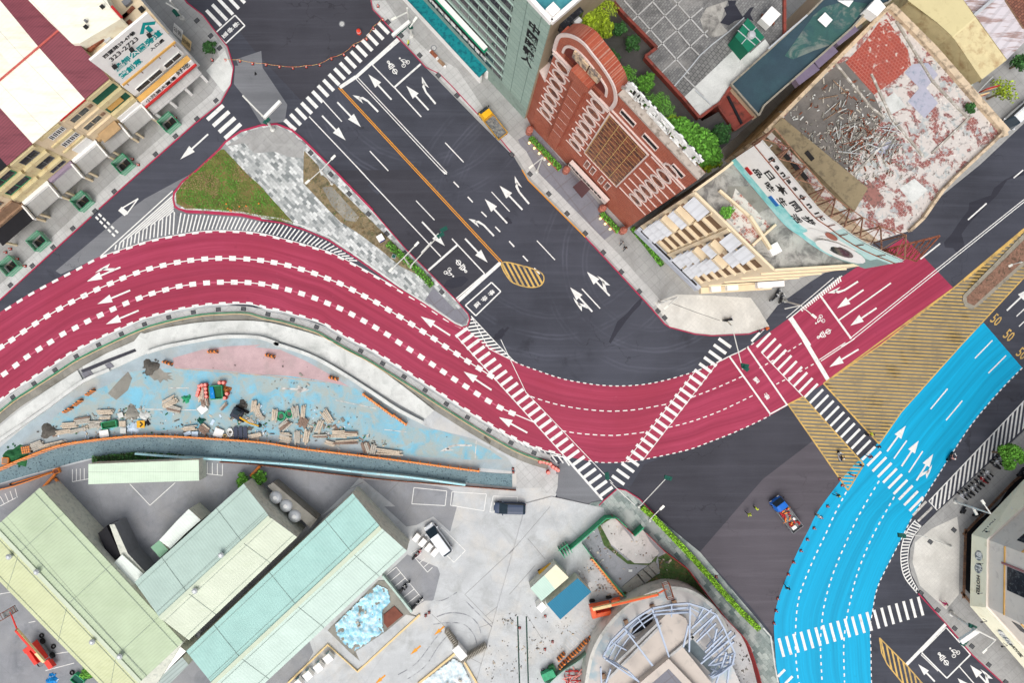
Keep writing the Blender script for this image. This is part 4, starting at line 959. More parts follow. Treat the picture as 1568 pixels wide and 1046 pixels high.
m=MB(); RW.panel(m,8.2,16.2,3.4,5.0,.3,.9); sb=m.build('entrance_sign',M_('white_stone'),rb); wtext(RW,'御花園時尚婚宴會館',11.6,4.2,.92,.8,'black_paint',sb,bold=.01)
m=MB(); q=[W(877,286,3.4),W(896,270,3.4),W(911,282,3.4),W(891,303,3.4)]; m.prism([p.xy for p in q],3.3,3.45,True); m.build('canopy',plain('canopy_brown',(84,58,60),.1,1),rb)
for u in (.2,8.4,16.4,21.0):
 m=MB(); p=RW.P(u,0,.9); m.lathe([(.55,0),(.55,1.6),(.4,1.7),(.3,2.2),(.4,2.4),(.1,2.8)],10,(p.x,p.y,0)); m.build('turret',plain('terracotta',(168,104,88),.1,1),rb)
# side wing of the brick building
m=MB(); q=[W(808,178,0),W(818,196,0),W(856,190,0),W(850,150,0)]; m.prism([RW.P(-2.0,0,-.5).xy,RW.P(-.3,0,.0).xy,RW.P(-.3,0,-8).xy,RW.P(-1.8,0,-8).xy],0,19); m.build('side_wing',M_('red_brick'),rb)
m=MB(); m.prism([RW.P(-2.1,0,-.4).xy,RW.P(-.2,0,.15).xy,RW.P(-.2,0,-8).xy,RW.P(-1.9,0,-8).xy],19,19.3); m.build('wing_coping',M_('white_stone'),rb)
# hedges with lamps at the foot
def hedge_mesh(a,b,w,h,seed,dens=60,size=.16):
 rnd=random.Random(seed); m=MB(); A_,B_=Vector(a),Vector(b); d=B_-A_; L=d.length; d.normalize(); n=Vector((-d.y,d.x,0))
 for _ in range(int(dens*L)):
  p=A_+d*rnd.uniform(0,L)+n*rnd.uniform(-w,w)/2+Vector((0,0,h*rnd.uniform(.5,1)))
  leaf(m,p,size*rnd.uniform(.7,1.4),rnd)
 return m
def leaf(m,p,s,rnd):
 t=rnd.uniform(0,6.2832); a=Vector((math.cos(t),math.sin(t),rnd.uniform(-.5,.5)))*s; b=Vector((-math.sin(t),math.cos(t),rnd.uniform(-.5,.5)))*s*.55
 m.face([p-a,p-b,p+a,p+b],rnd.choice((0,0,1,2))+0)
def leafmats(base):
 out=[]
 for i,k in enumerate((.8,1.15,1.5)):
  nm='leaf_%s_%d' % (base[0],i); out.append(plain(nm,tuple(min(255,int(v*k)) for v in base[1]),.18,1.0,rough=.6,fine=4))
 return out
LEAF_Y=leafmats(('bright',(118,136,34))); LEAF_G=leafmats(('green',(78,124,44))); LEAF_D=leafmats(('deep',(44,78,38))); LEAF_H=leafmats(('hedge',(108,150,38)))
for a,b,lab in ((1,7.6,'left'),(16.8,20.6,'right')):
 t=thing('hedge_planter','clipped hedge strip with yellow lamps %s of the brick building entrance' % lab,'hedge',RW.P((a+b)/2,0,1.3),0,'hedges below the brick building',world=True)
 m=MB(); RW.panel(m,a,b,0,.45,1.0,1.8); m.build('box',M_('terracotta'),t)
 hm=hedge_mesh(RW.P(a,.4,1.4),RW.P(b,.4,1.4),.8,.5,3,90,.14); hm.build('foliage',LEAF_G,t)
 for k in range(int((b-a)/1.1)):
  m=MB(); p=RW.P(a+.5+k*1.1,0,2.1); m.lathe([(.05,0),(.05,.5),(.17,.55),(.2,.7),(.1,.85)],8,(p.x,p.y,0)); m.build('lamp',plain('warm_lamp',(255,226,150),.02,1,emit=1.6),t)
# rooftop letters seen from behind the parapet
for i,(x,y) in enumerate(((963,150),(984,176),(1004,202),(1024,226),(1048,250))):
 sh=.12; t=thing('rooftop_letter','%s white character from the gable, framed in black on the brick building parapet' % ORD[i],'sign letter',(0,0,0),0,'white rooftop characters',world=True)
 u,h=RW.uh(x,y); p=RW.P(u,HR+.4,-1.3)
 S2=[RW.P(u-1.05,HR+.3,-.8),RW.P(u+1.05,HR+.3,-.8),RW.P(u+1.05,HR+2.6,-.8),RW.P(u-1.05,HR+2.6,-.8)]
 m=MB()
 for a,b in zip(S2,S2[1:]+S2[:1]):m.tube([a,b],.05,4)
 m.build('frame',M_('black_paint'),t)
 wtext(RW,'御花園會館'[i],u,HR+1.45,-.72,2.4,'white_metal',t,name='character',bold=.09,ext=.1)

# ---- beige apartment building ----
HB=28.2
BW=Wall((970,353),(1061,442)); BS=Wall((1061,442),(1168,435.5))
bb=thing('apartment_building','beige apartment building with white ribbed awnings and brown recessed windows','building',BW.P(6,0,-3),0,world=True)
Cn=Vector(G(1168,435.5)); Ct=Vector(G(970,353))
inn_=Vector(W(1256,290,HB)[:2])
fpb=[BW.a,BW.b,BS.b,W(1290,360,HB).xy*1.0,W(1150,225,HB).xy*1.0,W(1105,262,HB).xy]
m=MB(); m.prism([tuple(p) for p in fpb],0,HB); m.build('wall',M_('beige_wall'),bb)
concrete('old_roof',(158,156,150),(96,94,92),wet=(190,186,178),amt=.85,sc=.55,thr=(.46,.6))
bricks('old_roof_tile',(170,116,104),(158,104,94),(200,190,180),.4,.4,R(-45),ms=.03,stain=[((206,204,196),.8,.44,.5,.95),((128,130,128),1.2,.56,.62,.8)])
m=MB(); m.poly([tuple(p) for p in fpb],HB+.03); m.build('roof',M_('old_roof'),bb)
m=MB(); m.poly([W(x,y,HB).xy for x,y in T(1,2,1340,110,1545,330,1450,460,1280,300)],HB+.07); m.build('roof_tiling',M_('old_roof_tile'),bb)
m=MB(); m.poly([W(x,y,HB).xy for x,y in ((1114,285),(1150,285),(1178,315),(1150,335),(1120,330))] ,HB+.06); m.build('roof_patch',M_('debris'),bb)
m=MB()
ring_=[tuple(p) for p in fpb]+[tuple(fpb[0])]
for a,b in zip(ring_,ring_[1:]):m.slab((*a,HB),(*b,HB),.28,.55)
m.build('parapet',M_('beige_wall'),bb)
m=MB(); m.slab(W(1146,332,HB+.2),W(1178,382,HB+.2),.3,.6); m.slab(W(1100,292,HB+.1),W(1146,332,HB+.1),.25,.5); m.slab(W(1150,376,HB),W(1185,345,HB),.25,.6); m.build('dividing_wall',M_('beige_wall'),bb)
m=MB(); m.box(W(1184,382,HB),(1.2,1.2,.5),.5); m.build('hatch',M_('white_wall'),bb)
ribbed('awning_white',(198,200,204),math.atan2(BW.n.y,BW.n.x)+math.pi/2,.9,(180,182,184),line=.9)
U=BW.L
# five strips across the width: awnings, recesses, wall pier, awnings, awnings, recesses
for i in range(7):
 h=6.5+i*3.15
 aw=i not in (4,)
 for a,b,k in ((.5,3.0,'a'),(6.4,8.2,'a'),(8.5,10.3,'a')):
  on=(k=='a') and not (i in (3,5) and a<7) and not (i==4 and a>8)
  m=MB(); BW.panel(m,a,b,h,h+1.5,0,.05); wn=m.build('window',M_('brown_wall' if not on else 'grey_glass'),bb)
  if on:m=MB(); P=[BW.P(a,h+2.4,.05),BW.P(b,h+2.4,.05),BW.P(b,h+1.0,1.3),BW.P(a,h+1.0,1.3)]; P2=[p-Vector((0,0,.08)) for p in P]; m.hexa(P2+P if (P[1]-P[0]).cross(P[3]-P[0]).z>0 else [P2[0],P2[3],P2[2],P2[1],P[0],P[3],P[2],P[1]]); m.build('awning',M_('awning_white'),bb)
  else:m=MB(); BW.panel(m,a,b,h-.6,h+.3,.0,.9); m.build('balcony',M_('beige_wall'),bb)
 for a,b in ((3.4,5.4),(10.7,11.9)):
  m=MB(); BW.panel(m,a,b,h,h+1.5,0,.04); wn=m.build('window',plain('recess_brown',(116,92,70),.12,1),bb)
  m=MB(); BW.panel(m,a-.1,b+.1,h-.35,h,0,.45); m.build('sill',M_('beige_wall'),wn)
m=MB(); BW.panel(m,5.7,6.2,4,HB,0,.25); m.build('pier',M_('beige_wall'),bb)
m=MB(); BW.panel(m,3.15,3.3,4,HB,0,.3); m.build('pier',M_('beige_wall'),bb)
m=MB(); BW.panel(m,.0,U,2.6,4.2,.1,.8); fs=m.build('fascia',plain('silver_fascia',(178,184,196),.06,1,rough=.4),bb)
m=MB();
for a,b in ((.6,2.2),(2.9,6.6),(7,12)):BW.panel(m,a,b,4.15,4.3,.3,.55)
m.build('fascia_slot',M_('dark_recess'),fs)
m=MB(); BS.panel(m,1.5,10.0,8,8.9,0,.06); m.build('slot_window',M_('dark_recess'),bb)
for i in range(4):
 m=MB(); BS.panel(m,.2,10.4,24.4-i*6.0,24.6-i*6.0,0,.2); m.build('ledge',M_('beige_wall'),bb)
m=MB(); BS.panel(m,0,10.5,2.6,3.6,.1,1.0); m.build('shop_canopy',M_('cream_wall'),bb)
for a,b,c_ in ((3.0,4.6,5.2),(6.4,10.2,7.6),(8.2,9.6,5.0),(1.2,2.6,3.8)):
 m=MB(); BS.panel(m,a,b,c_,c_+.9,.1,.9); m.build('sign_box',M_('white_wall'),bb)
# curved billboard on its roof
bot=smooth([(1120,246),(1146,277),(1172,308),(1203,344),(1225,360),(1248,377),(1281,395),(1325,410)],5)
HBB=28.4; HTT=36.8
wb=[W(x,y,HBB) for x,y in bot]
bl=thing('curved_billboard','long curved white and turquoise billboard with black characters on the beige building roof','billboard',wb[10],0,world=True)
def bpt(s,h,off=0.0):
 f=s*(len(wb)-1); i=min(int(f),len(wb)-2); p=wb[i].lerp(wb[i+1],f-i); d=(wb[min(i+2,len(wb)-1)]-wb[max(i-1,0)]).normalized(); n=Vector((-d.y,d.x,0))
 if n.dot(-p)<0:n=-n
 return Vector((p.x,p.y,HBB+h))+n*off,d,n
NS=40; TOP=lambda s:8.4-.4*s-(max(0,s-.86)*6)
m=MB()
for i in range(NS):
 a,b=i/NS,(i+1)/NS
 for k in range(6):
  h0,h1=k/6,(k+1)/6; P=[bpt(a,TOP(a)*h0,.1)[0],bpt(b,TOP(b)*h0,.1)[0],bpt(b,TOP(b)*h1,.1)[0],bpt(a,TOP(a)*h1,.1)[0]]
  Q_=[bpt(a,TOP(a)*h0,-.05)[0],bpt(b,TOP(b)*h0,-.05)[0],bpt(b,TOP(b)*h1,-.05)[0],bpt(a,TOP(a)*h1,-.05)[0]]
  c1=(P[1]-P[0]).cross(P[3]-P[0]).dot(bpt(a,0)[2])>0
  edge=1.6+1.2*math.sin(a*9) ; mi=1 if (k==0 or (k==1 and .3<a<.62)) else 0
  if a>.62 and k>=4:mi=2
  if a>.80 and k<=3:mi=3 if k % 2==0 or a>.9 else 2
  m.face(P if c1 else P[::-1],mi); m.face(Q_[::-1] if c1 else Q_,0)
m.build('board',[M_('white_wall'),plain('board_teal',(130,206,206),.06,.3,(178,226,226),(.45,.6)),plain('board_mint',(190,222,218),.05,.3),plain('board_grey',(138,162,158),.08,.3)],bl)
m=MB(); m.tube([bpt(i/NS,TOP(i/NS)*.8,.16)[0] for i in range(NS+1)],.06,4)
for i in range(9):a=i/8*.9; m.tube([bpt(a,TOP(a)*.8,.16)[0],bpt(a,TOP(a),.25)[0]],.05,4)
m.build('rail',M_('rust'),bl)
def bbtext(body,s0,ds,h,size,mat,bold=.03):
 for i,ch in enumerate(body):
  p,d,n=bpt(s0+ds*i,h,.13)
  ux=d if d.cross(up3).dot(n)>0 else -d
  put_text('lettering',ch,size,M_(mat),p,ux,up3,bl,ext=.01,bold=bold)
bbtext('日本同步',.17,.095,4.9,1.55,'black_paint'); bbtext('品味生活',.13,.095,3.2,1.35,'black_paint'); bbtext('Panasonic',.11,.045,7.45,1.35,'black_paint')
for s0,h,sz,mt in ((.10,1.6,.5,'red_paint_metal'),(.30,1.5,.7,'blue_logo')):
 plain('blue_logo',(40,110,180),.05); p,d,n=bpt(s0,h,.12); m=MB(); m.slab(p-d*sz,p+d*sz,.1,.7); m.build('logo',M_(mt),bl)
def bdisc(s,h,r,off,mat,sq=1.0,n_=18,name='picture'):
 p,d,nn=bpt(s,h,off); m=MB(); q=[p+d*(r*math.cos(6.2832*k/n_))+up3*(r*sq*math.sin(6.2832*k/n_)) for k in range(n_)]
 m.face(q if (q[1]-q[0]).cross(q[4]-q[0]).dot(nn)>0 else q[::-1]); m.build(name,M_(mat),bl)
for k_,a in enumerate((.60,.66,.72)):bdisc(a,3.0+k_*.3,2.4-k_*.5,.12+k_*.01,'white_wall',.8)
bdisc(.80,3.0,2.8,.22,'white_wall',.8); bdisc(.795,3.2,1.45,.25,'grey_glass',.9); bdisc(.795,3.2,1.05,.28,'dark_glass',.9); bdisc(.66,5.2,.7,.2,'terracotta')
# rusty steel scaffold behind the board
m=MB()
for i in range(9):
 a=i/8; b0=bpt(a,0,-.3)[0]; b1=bpt(a,TOP(a),-.15)[0]; c0=bpt(a,0,-3.0)[0]; c1=bpt(a,6.0,-3.0)[0]
 m.tube([b0,b1],.08,5); m.tube([c0,c1],.08,5); m.tube([c1,b1],.09,5); m.tube([bpt(a,6.0,-.2)[0],c0],.06,4); m.tube([bpt(a,5.2,-.2)[0],c1],.06,4)
 if i<8:
  e=(i+1)/8; m.tube([c1,bpt(e,6.0,-3.0)[0]],.06,4); m.tube([b1,bpt(e,6.0,-3.0)[0]],.05,4); m.tube([c0,bpt(e,0,-3.0)[0]],.06,4)
m.build('scaffold',plain('rust_light',(164,122,98),.2,1.5,(112,68,52),(.5,.62)),bl)
# red lattice jutting beyond its end
t=thing('steel_lattice','rusty red triangular steel lattice jutting over the painted road','lattice',W(1375,385,26),0,world=True)
m=MB(); a,b,c=W(1403,400,34),W(1439,361,34),W(1352,383,33)
m.tube([c,b],.12,5); m.tube([a,b],.09,5); m.tube([c,a],.09,5)
for i in range(1,8):f=i/8; m.tube([c.lerp(b,f),c.lerp(a,f)],.06,4); m.tube([c.lerp(b,f),c.lerp(a,min(1,f+.12))],.05,4)
m.build('lattice_bars',M_('rust'),t)
m=MB()
for f in (.1,.5):m.tube([c.lerp(a,f),c.lerp(a,f)+Vector((-2,1,-6))],.09,5)
m.build('strut',M_('rust'),t)
# ================= MORE BUILDINGS =================
def flat(name,label,px,h,h0=0.0,wall='cream_wall',roof='roof_dark',par=None,pw=.3,ph=.5,parm=None,cat='building',group=None,base=None):
 b=base or W(sum(p[0] for p in px)/len(px),sum(p[1] for p in px)/len(px),h); t=thing(name,label,cat,(b[0],b[1],h0),0,group,world=True)
 P=[W(x,y,h).xy for x,y in px]; m=MB(); m.prism([tuple(p) for p in P],h0,h); m.build('wall',M_(wall),t)
 m=MB(); m.poly([tuple(p) for p in P],h+.03); m.build('roof',M_(roof),t)
 if par:
  m=MB(); Q=P+[P[0]]
  for i,(a,b_) in enumerate(zip(Q,Q[1:])):m.slab((*a,h+.001*i),(*b_,h+.001*i),pw,ph+.002*i)
  m.build('parapet',M_(parm or wall),t)
 return t
def rpatch(t,px,h,mat,name='roof_patch'):
 m=MB(); m.poly([tuple(W(x,y,h).xy) for x,y in px],h); return m.build(name,M_(mat),t)
# grey terrace building
s=bricks('grey_pavers',(140,140,138),(114,114,114),(100,100,100),.42,.3,R(50),ms=.03,stain=[((156,154,150),.25,.5,.64,.6),((78,78,78),.4,.52,.62,.5)])
bricks('grey_pavers_big',(130,130,128),(116,116,114),(90,90,90),.5,.5,R(50),ms=.05,stain=[((150,150,146),.3,.5,.66,.5)])
concrete('green_coat',(60,96,92),(128,134,126),wet=(44,70,82),amt=.8,sc=.25,thr=(.5,.58))
concrete('blue_coat',(54,74,84),(44,64,78),wet=(60,90,96),amt=.6,sc=.2,crack=False)
plain('brick_red_flat',(140,70,60),.15,.6,(90,56,50),(.5,.65),.85)
z5=lambda *v:[(900+v[i]/5.227,v[i+1]/5.227) for i in range(0,len(v),2)]
HT2=21.0
gb=flat('terrace_building','low building with a grey paved roof terrace behind the brick building',z5(190,0,290,120,550,385,455,455,760,790,890,945,1000,860,1050,830,1150,680,1470,380,1568,280,1568,-300,0,-300),HT2,wall='brick_red_flat',roof='grey_pavers',par=True,pw=.35,ph=.35,parm='brick_red_flat')
rpatch(gb,z5(770,590,1130,260,1210,340,1150,450,760,780,690,690),HT2+.06,'grey_pavers_big')
rpatch(gb,z5(760,785,1210,355,1300,420,1420,310,1465,375,1150,670,1050,810,890,935),HT2+.08,'curb_white')
rpatch(gb,z5(1060,180,1110,110,1090,60,1130,40,1120,0,1190,0,1180,30,1210,80,1240,130,1300,60,1330,50,1300,110,1330,170,1290,150,1230,150,1180,165,1130,200),HT2+.06,'wet_asphalt')
rpatch(gb,z5(950,60,1120,0,1100,60,1060,180,1130,260,1000,300,930,250,900,150),HT2+.05,'old_roof')
m=MB()
def ridge(h,*v,w=.16,mm=None):
 p=z5(*v)
 for a,b in zip(p,p[1:]):(mm or m).slab(W(*a,h),W(*b,h),w,.08)
for v in ((290,0,600,350,810,590),(520,10,830,380,890,440),(690,0,960,300),(360,160,530,0),(460,270,750,0),(550,385,920,60),(590,580,960,240),(760,600,930,770)):ridge(HT2+.08,*v)
m.build('expansion_joint',M_('pavement_gutter'),gb)
m=MB(); ridge(HT2+.15,690,690,770,600,900,440,1000,350,1130,250,1250,140,w=.14,mm=m); ridge(HT2+.15,860,720,980,830,w=.14,mm=m); m.build('roof_pipe',M_('steel'),gb)
gs=thing('roof_shed','green panelled roof shelter with round vent on the grey terrace','roof shelter',W(1148,52,HT2),0,world=True)
m=MB(); m.prism([tuple(W(x,y,HT2+2.6).xy) for x,y in z5(1180,290,1265,140,1415,295,1285,415)][:0] or [tuple(W(x,y,HT2+2.6).xy) for x,y in z5(1180,290,1280,140,1415,295,1285,415)],HT2+.1,HT2+2.6); m.build('shelter_body',plain('shed_green',(24,110,84),.08,1),gs)
m=MB()
for v in ((1230,350,1350,215),(1200,240,1340,360),(1240,190,1385,335)):a,b=z5(*v); m.slab(W(*a,HT2+2.6),W(*b,HT2+2.6),.1,.06)
m.build('trim',M_('steel'),gs); m=MB(); c=W(*z5(1305,282)[0],HT2+2.6); m.lathe([(.5,0),(.5,.3),(.35,.5),(0.05,.55)],12,c); m.build('vent',M_('steel'),gs)
t=thing('water_tank','white rectangular tank beside the green roof shelter','tank',W(1174,30,HT2),0,world=True)
m=MB(); m.box(W(1174,31,HT2+.5),(2.0,1.5,1.2),R(48)); m.build('tank_body',M_('white_wall'),t); m=MB()
for dx in (-.7,.7):m.box(W(1174,31,HT2)+Vector((dx,0,0)),(.12,1.3,.5));
m.build('stand',M_('rust'),t)
# blue and green roof, red roof
z3=lambda *v:T(0,3,*v)
HT3=21.5
bg_=flat('blue_roof_building','long building with a dark blue and mossy green coated roof',[(1118,130)]+z5(1568,290)+z3(0,330,260,90,350,0)+[(1275,-40),(1400,-40)]+z3(735,20,620,60,520,170,0,630)+[(1160,178)],HT3,wall='beige_wall',roof='blue_coat',par=True,pw=.22,ph=.4,parm='median_grey')
rpatch(bg_,z3(130,330,300,90,360,40,500,0,620,20,520,160,420,260,300,300,180,350),HT3+.06,'green_coat')
rpatch(bg_,z3(325,115,370,70,415,115,375,160),HT3+.5,'white_wall','skylight'); rpatch(bg_,z3(440,0,510,40,540,0),HT3+.4,'white_wall','skylight')
m=MB(); a,b=z3(30,290,260,90); m.slab(W(*a,HT3+.3),W(*b,HT3+.3),.2,.2); m.build('roof_pipe',M_('steel'),bg_)
t=flat('roof_house','white roof hut at the end of the mossy green roof',z3(615,50,680,95,730,40,680,-20),HT3+1.5,HT3,'white_wall','white_wall')
t=flat('brick_roof_annex','small annex with a rusty red brick coloured roof at the blue roof corner',z5(1010,770,1140,655,1345,920,1170,1045,1050,870),20.5,wall='brick_red_flat',roof='brick_red_flat',par=True,pw=.2,ph=.3)
m=MB(); a,b=z5(1120,770,1230,990); m.slab(W(*a,20.6),W(*b,20.6),.3,.15); m.build('gutter',M_('roof_dark'),t)
for i,(a,b) in enumerate((((405,270),(520,180)),((285,405),(400,305)),((175,500),(295,410)))):
 p,q=z3(*a,*b); t=thing('roof_duct','%s violet box duct from the top, hung beside the blue roof' % ORD[i],'duct',W(*p,18),0,'violet box ducts in the dark alley',world=True)
 m=MB(); m.slab(W(*p,18.5),W(*q,18.5),1.2,1.2); m.build('casing',plain('violet_metal',(116,106,128),.08,1),t); m=MB(); m.slab(W(*p,18.0),W(*q,18.0),.2,.5); m.build('bracket',M_('rust'),t)
# derelict building
HD=14.2
plain('parapet_cream',(208,188,160),.1,.8,(120,106,92),(.48,.64),.85,amt=.85,s2=.9); plain('low_grey',(160,154,144),.15,.8,(208,204,196),(.5,.6),.85)
bricks('broken_tiles',(150,92,86),(132,82,80),(180,158,150),.42,.42,R(-45),ms=.02,stain=[((202,196,190),.5,.46,.5,.97),((168,176,176),.8,.54,.6,.85),((104,98,94),1.7,.56,.64,.8),((220,214,206),2.2,.6,.64,.8)])
bricks('red_tiles',(162,74,62),(146,64,56),(184,122,108),.42,.42,R(-45),ms=.03,stain=[((196,188,180),1.3,.58,.61,.9),((120,108,100),.9,.62,.7,.8)])
concrete('grimy',(112,108,104),(84,80,76),wet=(130,124,118),amt=.8,sc=.4)
DP=[(1359,10),(1372,14),(1450,100),(1537,204),(1528,213),(1480,252),(1440,290),(1390,357),(1330,365),(1240,285),(1200,235)]
DO=[(1359,10)]+z3(1000,300,1430,790,1400,800,1350,850)+[(1460,272)]+T(1,3,1050,130,940,290,860,365)+[(1345,368),(1255,300),(1225,262),(1190,222),(1168,205)]
dbt=flat('derelict_building','derelict corner building with broken red and white roof tiles and a cream parapet',DO,HD,wall='parapet_cream',roof='broken_tiles')
m=MB()
for i,(a,b) in enumerate(zip(DO[:8],DO[1:9])):m.slab((*W(*a,HD).xy,HD+.002*i),(*W(*b,HD).xy,HD+.002*i),.9 if i<3 else .35,.7,)
a,b=(1359,12),(1168,205); m.slab(W(*a,HD),W(*b,HD),.5,.71); m.build('parapet',M_('parapet_cream'),dbt)
rpatch(dbt,z3(490,370,610,240,690,130,735,110,860,290,880,385,800,460,690,540,660,560),HD+.05,'red_tiles')
rpatch(dbt,z3(430,390,600,300,660,560,720,700,640,810,500,1010)+[(1300,262)]+T(0,3,420,1000,100,730,200,600,420,400),HD+.04,'grimy')
rpatch(dbt,z3(690,610,780,545,850,630,760,680),HD+.06,'curb_white'); rpatch(dbt,z3(840,430,890,380,980,370,1040,440,970,520,1040,610,960,700,860,600,930,520),HD+.07,plain('lilac_grey',(172,172,186),.06,.8,(130,144,158),(.52,.7)).name); rpatch(dbt,z3(660,880,740,820,790,860,720,930),HD+.07,'lilac_grey')
rpatch(dbt,T(1,3,555,100,620,50,720,165,660,230),HD+.06,plain('tile_brown',(150,106,98),.12,1.5,(110,90,84),(.5,.6)).name); rpatch(dbt,T(1,3,810,110,900,50,980,120,890,200),HD+.055,'curb_white')
m=MB()
for v in ((640,440,760,700,950,930),(430,380,640,640,720,700),(1000,910,1230,690),(790,130,1000,480,1210,700),(540,1040,780,780)):
 p=z3(*v)
 for a,b in zip(p,p[1:]):m.slab(W(*a,HD),W(*b,HD),.28,.25)
m.build('low_wall',M_('low_grey'),dbt)
rnd=random.Random(9)
def scatter(t,x0,y0,x1,y1,h,n,mats,L=(.8,3),seed=1,name='loose_bar'):
 rr=random.Random(seed)
 for i in range(n):
  m=MB(); c=W(rr.uniform(x0,x1),rr.uniform(y0,y1),h+.1); a=rr.gauss(.8,.6); l=rr.uniform(*L)/2; d=Vector((math.cos(a),math.sin(a),rr.uniform(-.05,.12)))*l; m.tube([c-d+Vector((0,0,.1)),c+d+Vector((0,0,.1))],.06,4); o=m.build(name,M_(mats[i % len(mats)]),t)
rp=thing('rubble_pile','heap of pale broken laths and steel bars on the derelict grey roof','debris',W(1310,215,HD+.05),0,world=True)
scatter(rp,1200,150,1300,290,HD+.1,22,['rust','low_grey','debris'],seed=8,name='lath',L=(.5,2)); scatter(rp,1280,190,1375,240,HD+.1,44,['curb_white','steel','rust','debris'],seed=4,name='lath'); scatter(rp,1260,110,1300,180,HD+.1,10,['curb_white','brown_wall'],seed=6,name='lath')
bw_=thing('billboard_back_wall','beige rear wall with dark slots between the curved billboard and derelict roof','wall',W(1215,230,12),0,world=True)
m=MB(); q=[W(x,y,HD-2) for x,y in ((1168,205),(1183,190),(1310,295),(1290,330))]; m.prism([tuple(p.xy) for p in q],HD-8,HD+1.0); m.build('wall_top',plain('khaki_wall',(146,132,104),.1,.6,(108,98,80),(.5,.66)),bw_)
for p in ((1198,232),(1234,232),(1212,248),(1225,262)):
 m=MB(); a=W(*p,HD+1.0); m.slab(a,a+Vector((.9,-1.1,0)),.55,.12); m.build('slot',M_('dark_recess'),bw_)
# alley shade floor is the plain pavement; yellow gable house
y4=lambda *v:[(1280+v[i]/5.444,v[i+1]/5.444) for i in range(0,len(v),2)]
HY=12
plain('yellow_roof',(208,196,150),.04,.5,(188,174,130),(.55,.75),.7); ribbed('roof_white_rust',(206,200,204),R(-40),1.3,(140,100,84),line=.86,amt=.75,thr=(.5,.62))
yh=thing('yellow_building','smooth pale yellow building with a folded roof beside the derelict block','building',W(*y4(1000,200)[0],HY),0,world=True)
A1=[W(*p,HY) for p in y4(620,0,1060,0,1160,140,970,300,850,190)]; A2=[W(*p,HY) for p in y4(1160,140,1420,500,1215,660,970,300)]
m=MB(); m.prism([tuple(W(*p,HY-.1).xy) for p in y4(620,-200,1060,-200,1060,0,1160,140,1420,500,1215,660,970,300,850,190,620,0)],0,HY-.05); m.build('wall',M_('yellow_wall'),yh)
m=MB(); m.poly([tuple(W(*p,HY).xy) for p in y4(620,-200,1060,-200,1060,0,1160,140,970,300,850,190,600,0)],HY); m.build('roof_upper',M_('yellow_roof'),yh)
m=MB(); q=[W(*y4(1160,140)[0],HY+.0),W(*y4(1420,500)[0],HY-1.6),W(*y4(1215,660)[0],HY-1.6),W(*y4(970,300)[0],HY)]; m.face(q if (q[1]-q[0]).cross(q[2]-q[0]).z>0 else q[::-1]); m.face([p+Vector((0,0,-.15)) for p in q]); m.build('roof_slope',plain('yellow_roof_low',(214,202,156),.04,.5),yh)
m=MB(); q=[W(*y4(600,20)[0],HY),W(*y4(850,190)[0],HY),W(*y4(970,300)[0],HY),W(*y4(1215,660)[0],HY-1.6),W(*y4(1200,690)[0],6),W(*y4(960,420)[0],6),W(*y4(600,40)[0],6)]
m.face(q[:3]+[q[5],q[6]]); m.face([q[2],q[3],q[4],q[5]]); m.build('side_wall',plain('yellow_side',(200,186,142),.05,.5),yh)
rr_=flat('rusty_roof_building','building with a white ribbed roof streaked with rust at the top right',y4(1065,-200,1400,-200,1568,100,1568,350,1425,495,1165,135,1065,0),HY-.5,wall='yellow_wall',roof='roof_white_rust')
t=flat('tile_roof_building','brown tiled roof in the top right corner',y4(1380,-200,1700,-200,1700,260,1568,230,1420,0),HY-.2,wall='brown_wall',roof=bricks('brown_tiles',(150,100,82),(116,76,64),(80,56,48),.5,.35,R(40),ms=.04).name)
m=MB(); a,b=y4(1150,125,1300,0); m.slab(W(*a,HY),W(*b,HY),.4,.2); m.build('flashing',M_('steel'),rr_)
for i,v in enumerate(((695,290,765,240,855,350,790,415),(800,430,850,370,1065,620,1020,670),(1025,670,1070,630,1145,700,1105,750))):
 t=flat('lean_to_roof',['small square','long','short lower'][i]+' pale green lean-to roof between the derelict and yellow buildings',y4(*v),8-i*.3,0,'yellow_wall',plain('pale_green_metal',(196,212,204),.05,1,(170,186,178),(.55,.7)).name,group='pale lean-to roofs')
t=thing('air_conditioner','white air conditioner on the yellow wall above the lean-to roofs','air conditioner',W(*y4(1085,570)[0],8.5),0,world=True)
m=MB(); m.box(W(*y4(1085,570)[0],8.6),(1.4,.9,.9),R(35)); m.build('casing',M_('white_metal'),t); m=MB(); c=W(*y4(1070,580)[0],9.5); m.lathe([(.3,0),(.3,.05)],12,c); m.build('fan_grille',M_('grey_metal'),t)
fl=flat('green_backyard_floor','mossy green floor between the cream parapet and yellow house',y4(500,80,600,20,850,190,960,420,1150,690,1110,740,780,250,690,290),2.0,0,'grass_dark','grass_dark',cat='yard')
t=thing('shop_sign','red and yellow upright shop sign at the corner by the small tree','sign',W(*y4(1230,760)[0],0),0,world=True)
a,b=W(*y4(1150,795)[0],6),W(*y4(1300,640)[0],6); m=MB(); m.slab(a,b,.12,.25); m.build('beam',M_('steel'),t)
for v,mt,bd in (((1190,770,1300,740,1240,690),'red_paint_metal','特價中'),((1140,820,1215,800,1190,770),'sign_yellow','水果')):
 p=y4(*v); m=MB(); c=W(*p[0],4.5); e=W(*p[1],4.5); m.slab(c,e,.15,1.6); sb=m.build('sign_panel',M_(mt),t); d=(e-c).normalized(); n=Vector((d.y,-d.x,0)); n=n if n.dot(-c)>0 else -n; put_text('lettering',bd,.7,M_('sign_yellow' if mt[0]=='r' else 'red_paint_metal'),(c+e)/2+Vector((0,0,.8))+n*.1,d if d.cross(up3).dot(n)>0 else -d,up3,sb)
